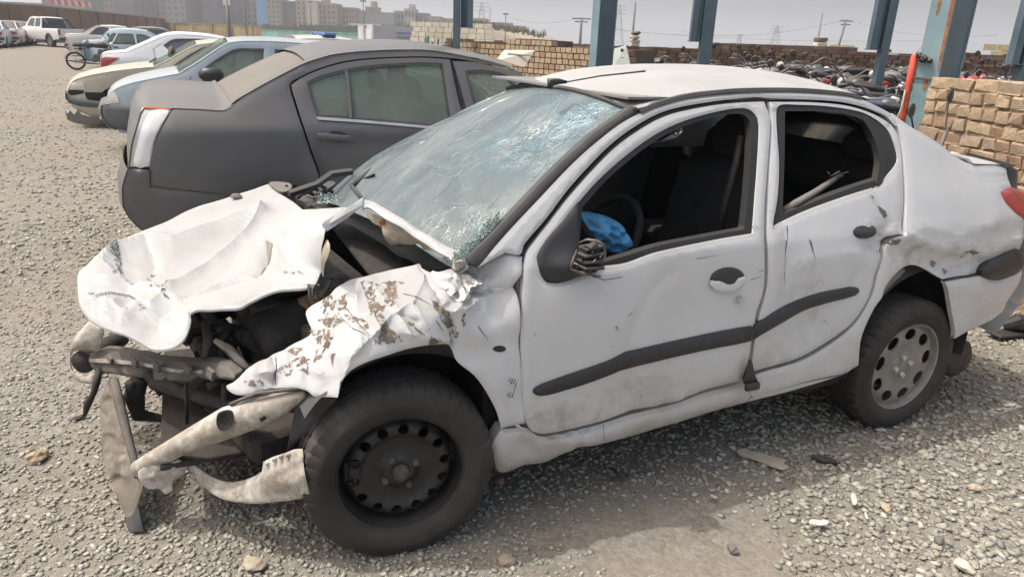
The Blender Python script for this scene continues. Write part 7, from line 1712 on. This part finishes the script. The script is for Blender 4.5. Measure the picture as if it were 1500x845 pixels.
MB().tube([WK.T(167, 556, .80), WK.T(175, 590, .72), WK.T(186, 635, .64), WK.T(195, 668, .56), WK.T(203, 698, .50)], [.014, .016, .014, .012, .012], 8).build('blade_edge_tube', M_DSTEEL, wreck, smooth=True)
# pale bumper beam
cl = [(203, 687, .49, 13), (230, 671, .45, 14), (270, 648, .39, 15), (305, 632, .33, 19), (335, 618, .29, 22), (370, 606, .24, 21), (405, 593, .2, 18), (430, 582, .16, 11), (447, 577, .13, 5)]
pts = [WK.T(x, y, t_) for x, y, t_, r_ in cl]; rr_ = [r_ * 2.25 / FPX * 1.0 for *_a, r_ in cl]
MB().tube(pts, rr_, 22).build('bumper_beam', M_DIRTW, wreck, smooth=True)
BH = lambda X, Y: np.array([WK.T(x, y, .221 + (330 - x) * .0009) for x, y in zip(X, Y)])
sheet('painted_beam_hole', M_ENG, wreck, [(317, 618), (320, 607), (332, 602), (341, 604), (343, 618), (336, 629), (326, 632), (319, 627)], BH, 3, .006, TV, feats=[('g', 330, 617, 12, 12, 0, -.015)])  # black sheet laid on the closed beam, painting the dark of a hole
for x, y in ((385, 612), (418, 596)): MB().box(tuple(WK.T(x, y, .18)), (.018, .012, .012), ry=-.5).build('beam_slot', M_RUBB, wreck)
MB().tube([WK.T(337, 592, .27), WK.T(375, 576, .21), WK.T(440, 568, .13)], .006, 5).build('beam_edge', M_DSTEEL, wreck, smooth=True)
FLP = lambda X, Y: WK.on(X, Y, 1, .42) + np.stack([0 * X, -(X - 235) * .0006, 0 * X], 1)
sheet('torn_flap', M_DIRTW, wreck, [(202, 698), (217, 686), (240, 678), (262, 670, 1), (274, 678), (268, 690, 1), (254, 700), (252, 716), (243, 722, 1), (232, 716), (218, 719), (206, 712)], FLP, 3, .005, TV, feats=[('r', 240, 698, 36, 26, 20, .012, 4), ('n', 26, .008, 3)], lip=.003)
# bumper skin lip reaching to the wheel
LPS = TPS(WK, [(272, 678, 't', .42), (279, 692, 't', .41), (299, 715, 't', .35), (350, 722, 't', .24), (411, 732, 't', .13), (455, 727, 't', .05), (444, 660, 't', .08), (386, 690, 't', .18), (349, 707, 't', .27), (312, 702, 't', .34), (450, 695, 't', .05)])
lf = [('c', [(276, 684), (312, 708), (349, 712), (384, 698), (444, 668)], 5, .010), ('g', 400, 705, 60, 16, -10, .012), ('n', 40, .005, 3)]
sheet('bumper_skin', M_DIRTW, wreck, [(270, 679), (276, 676), (296, 691), (312, 701, 1), (330, 706), (349, 706), (370, 699), (384, 691, 1), (386, 678, 1), (402, 671), (419, 666), (432, 661), (444, 660, 1), (446, 690), (455, 727, 1), (440, 732), (411, 736), (370, 739), (328, 732), (299, 715), (280, 695)], LPS, 4, .006, TV, feats=lf, lip=.006, liprad=5)
for x, y in ((392, 679), (402, 673), (411, 669), (421, 667)): MB().box(tuple(LPS(np.array([float(x)]), np.array([float(y)]))[0] + np.array([0, -.006, .004])), (.014, .008, .012), rz=.2, bev=.002).build('skin_clip', M_DIRTW, wreck)
decals('skin_scratches', strokes([(395, 700, 418, 706), (418, 706, 430, 722), (430, 722, 446, 726), (340, 718, 352, 722), (345, 726, 356, 720)], 1.0), M_FILL, LPS, lf, (0, -1, 0), .003)
# liners, struts and dark struts under the bay
LIN = TPS(WK, [(430, 582, 't', .16), (480, 584, 't', .12), (462, 620, 't', .14), (420, 660, 't', .16), (424, 665, 't', .16)])
sheet('liner_flap', M_LINER, wreck, [(440, 582), (466, 583), (492, 584), (480, 598), (464, 615), (452, 632), (436, 644), (421, 664, 1), (424, 640), (430, 612)], LIN, 5, .005, TV, feats=[('n', 20, .01, 2)])
MB().lathe([(.340, .03), (.345, .14), (.335, .42), (.30, .46)], 40, (.225, .03, .325), arc=(math.radians(-8), math.radians(146))).build('arch_liner', M_LINER, wreck, smooth=True)
MB().lathe([(.355, -.0), (.36, .14), (.34, .42), (.0, .46)], 40, (2.375, .05, .36), arc=(math.radians(-12), math.radians(192))).build('arch_liner', M_LINER, wreck, smooth=True)
for a_, b_, r_ in (((215, 545, .8), (240, 575, .75), .02), ((225, 560, .78), (350, 600, .45), .024), ((190, 560, .82), (200, 610, .85), .018), ((200, 612, .86), (262, 612, .75), .012), ((240, 560, .7), (300, 590, .6), .020), ((330, 560, .5), (332, 610, .5), .014), ((272, 560, .6), (274, 620, .6), .006), ((360, 640, .6), (400, 600, .5), .02), ((370, 650, .5), (440, 620, .45), .03), ((398, 610, .5), (410, 650, .5), .014)):
    MB().tube([WK.T(*a_), WK.T(*b_)], r_, 7).build('strut', M_ENG, wreck, smooth=True)
MB().tube([WK.T(204, 556, .84), WK.T(196, 580, .84), WK.T(204, 608, .84), WK.T(232, 612, .82), WK.T(261, 616, .8)], [.03, .035, .026, .016, .010], 8).build('broken_arm', M_ENG, wreck, smooth=True)
MB().box((-.02, .55, .32), (.5, .5, .10), rz=.3, bev=.02).build('lower_crossbeam', M_ENG, wreck, sharp=40)
MB().box((.1, .4, .26), (.35, .12, .05), rz=.5, bev=.01).build('control_arm', M_ENG2, wreck, sharp=40)
# ---- wheels and underside
wf_ = wheel(wreck, .215, .118, .289, .18, -1, 'steel', steer=math.radians(-6), seg=264)
wr_o = wheel(wreck, 2.375, .13, .29, .175, -1, 'cover', seg=240, m_r=None)
wheel(wreck, .22, CW - .12, .30, .185, 1, 'steel', seg=264); wheel(wreck, 2.375, CW - .12, .29, .175, 1, 'cover', seg=240)
R = .289 * .66
hb = MB().lathe([(0, -.088), (.012, -.088), (.014, -.080), (.022, -.078), (.025, -.070), (.025, -.05), (0, -.04)], 20, (0, 0, 0)).build('hub_cap', M_ENG2, wf_, smooth=True, sharp=40)
for k in range(4):
    a = math.pi / 2 * k + .5; MB().lathe([(0, -.070), (.008, -.070), (.010, -.066), (.010, -.05), (0, -.05)], 6, (.052 * math.cos(a), 0, .052 * math.sin(a))).build('wheel_bolt', M_ENG2, wf_)
for k in range(4):
    a = math.pi / 2 * k + .2; MB().lathe([(0, -.074), (.011, -.074), (.013, -.068), (.013, -.05), (0, -.05)], 10, (.042 * math.cos(a), 0, .042 * math.sin(a))).build('wheel_bolt', M_CHROME, wr_o)
MB().lathe([(0, -.12), (.07, -.12), (.095, -.10), (.10, 0), (.095, .12), (0, .13)], 24, tuple(WK.Z(1399, 526, .16) + np.array([.02, .1, 0])), 'Y').build('silencer', simple('rusty_brown_silencer', (.09, .065, .05), .8, var=.4, scale=18, bmp=.3), wreck, smooth=True, sharp=50)
MB().box((1.3, CW / 2, .25), (2.0, CW - .25, .05)).build('underbody', M_ENG, wreck)
MB().box((2.4, CW / 2, .3), (.12, CW - .5, .10), bev=.03).build('rear_axle', M_ENG, wreck)
MB().box((2.85, CW / 2, .42), (.5, CW - .4, .06)).build('boot_floor', M_ENG, wreck)
G_TS = make_ts(-.62, 4.1, .98, .50, .20, .25); G_FR = frame_at(0, 2.5, G_TS)
decals('bumper_seam', strokes([(219, 249, 219.5, 273), (219.5, 273, 246, 277), (246, 277, 274, 279.5), (274, 279.5, 345, 286), (187, 246.5, 219, 249)], 1.5), M_RUBB, lambda X, Y: G_FR.side(X, Y, -.0145), par=car_grey, lift=.003)
# scratches and rubbed marks on the doors
random.seed(9)
decals('scratches', strokes([(1186, 352, 1191, 383), (1184, 350, 1188, 368), (1105, 330, 1112, 336), (1153, 330, 1154, 352), (1153, 352, 1149, 400), (1149, 400, 1151, 418), (1118, 395, 1110, 399), (1208, 470, 1214, 474), (1202, 413, 1204, 416)], 1.1), M_SCUFF, side, frd, lift=.002)
decals('scratches', strokes([(1020, 379, 1052, 374), (921, 462, 928, 455), (900, 478, 906, 482), (902, 476, 905, 486), (780, 486, 784, 492), (895, 505, 900, 509), (941, 580, 943, 586), (883, 620, 886, 650), (1100, 330, 1108, 340), (1100, 410, 1118, 404)], .9), M_SCUFF, side, ffd, lift=.002)
decals('rust_chips', [rough_poly([(1273, 286), (1279, 288), (1280, 291)], 3, .8), rough_poly([(1286, 302), (1292, 304), (1298, 310), (1302, 318), (1298, 319), (1292, 312)], 4, .8), rough_poly([(1296, 358), (1304, 352), (1318, 350), (1316, 358), (1306, 360)], 5, 1)], simple('dark_bare_chip', (.13, .115, .10), .8), side, frd, lift=.003, step=3)
decals('dent_tears', [rough_poly(c_, 60 + i, 1.0) for i, c_ in enumerate([[(1411, 378), (1417, 366), (1430, 368), (1429, 375), (1420, 370), (1414, 380)], [(1374, 384), (1382, 388), (1378, 396), (1372, 390)], [(1388, 396), (1396, 400), (1390, 404)]])], simple('bare_tear', (.22, .20, .18), .6), side, fq, lift=.003, step=3)
def dirt_patch_mat():
    m, nt, b, tc = newmat('dried_mud_film'); f = noise_n(nt, tc.outputs['Object'], 9, 6, .7, .3); out = nt.nodes['Material Output']
    b.inputs['Base Color'].default_value = (.42, .36, .27, 1); b.inputs['Roughness'].default_value = .95
    tr = nt.nodes.new('ShaderNodeBsdfTransparent'); mx = nt.nodes.new('ShaderNodeMixShader')
    nt.links.new(ramp(nt, f, [(.45, g3(0)), (.75, g3(.24))]), mx.inputs[0]); nt.links.new(tr.outputs[0], mx.inputs[1]); nt.links.new(b.outputs[0], mx.inputs[2]); nt.links.new(mx.outputs[0], out.inputs[0]); return m
MUD = dirt_patch_mat()
decals('mud_film', [ragged(1400, 372, 80, 22, -4, 18, 3, .2), ragged(1430, 345, 50, 18, -20, 16, 4, .2), ragged(1330, 370, 30, 22, 10, 14, 6, .2)], MUD, side, fq, lift=.0025, step=6)
decals('mud_film', [ragged(900, 585, 120, 26, -17, 18, 3, .2), ragged(830, 610, 60, 26, -10, 16, 4, .2)], MUD, side, ffd, lift=.0025, step=6)
decals('mud_film', [ragged(1170, 440, 38, 60, 20, 18, 3, .2), ragged(1290, 345, 24, 20, 0, 12, 4, .2), ragged(1160, 510, 50, 18, -20, 16, 4, .2)], MUD, side, frd, lift=.0025, step=6)
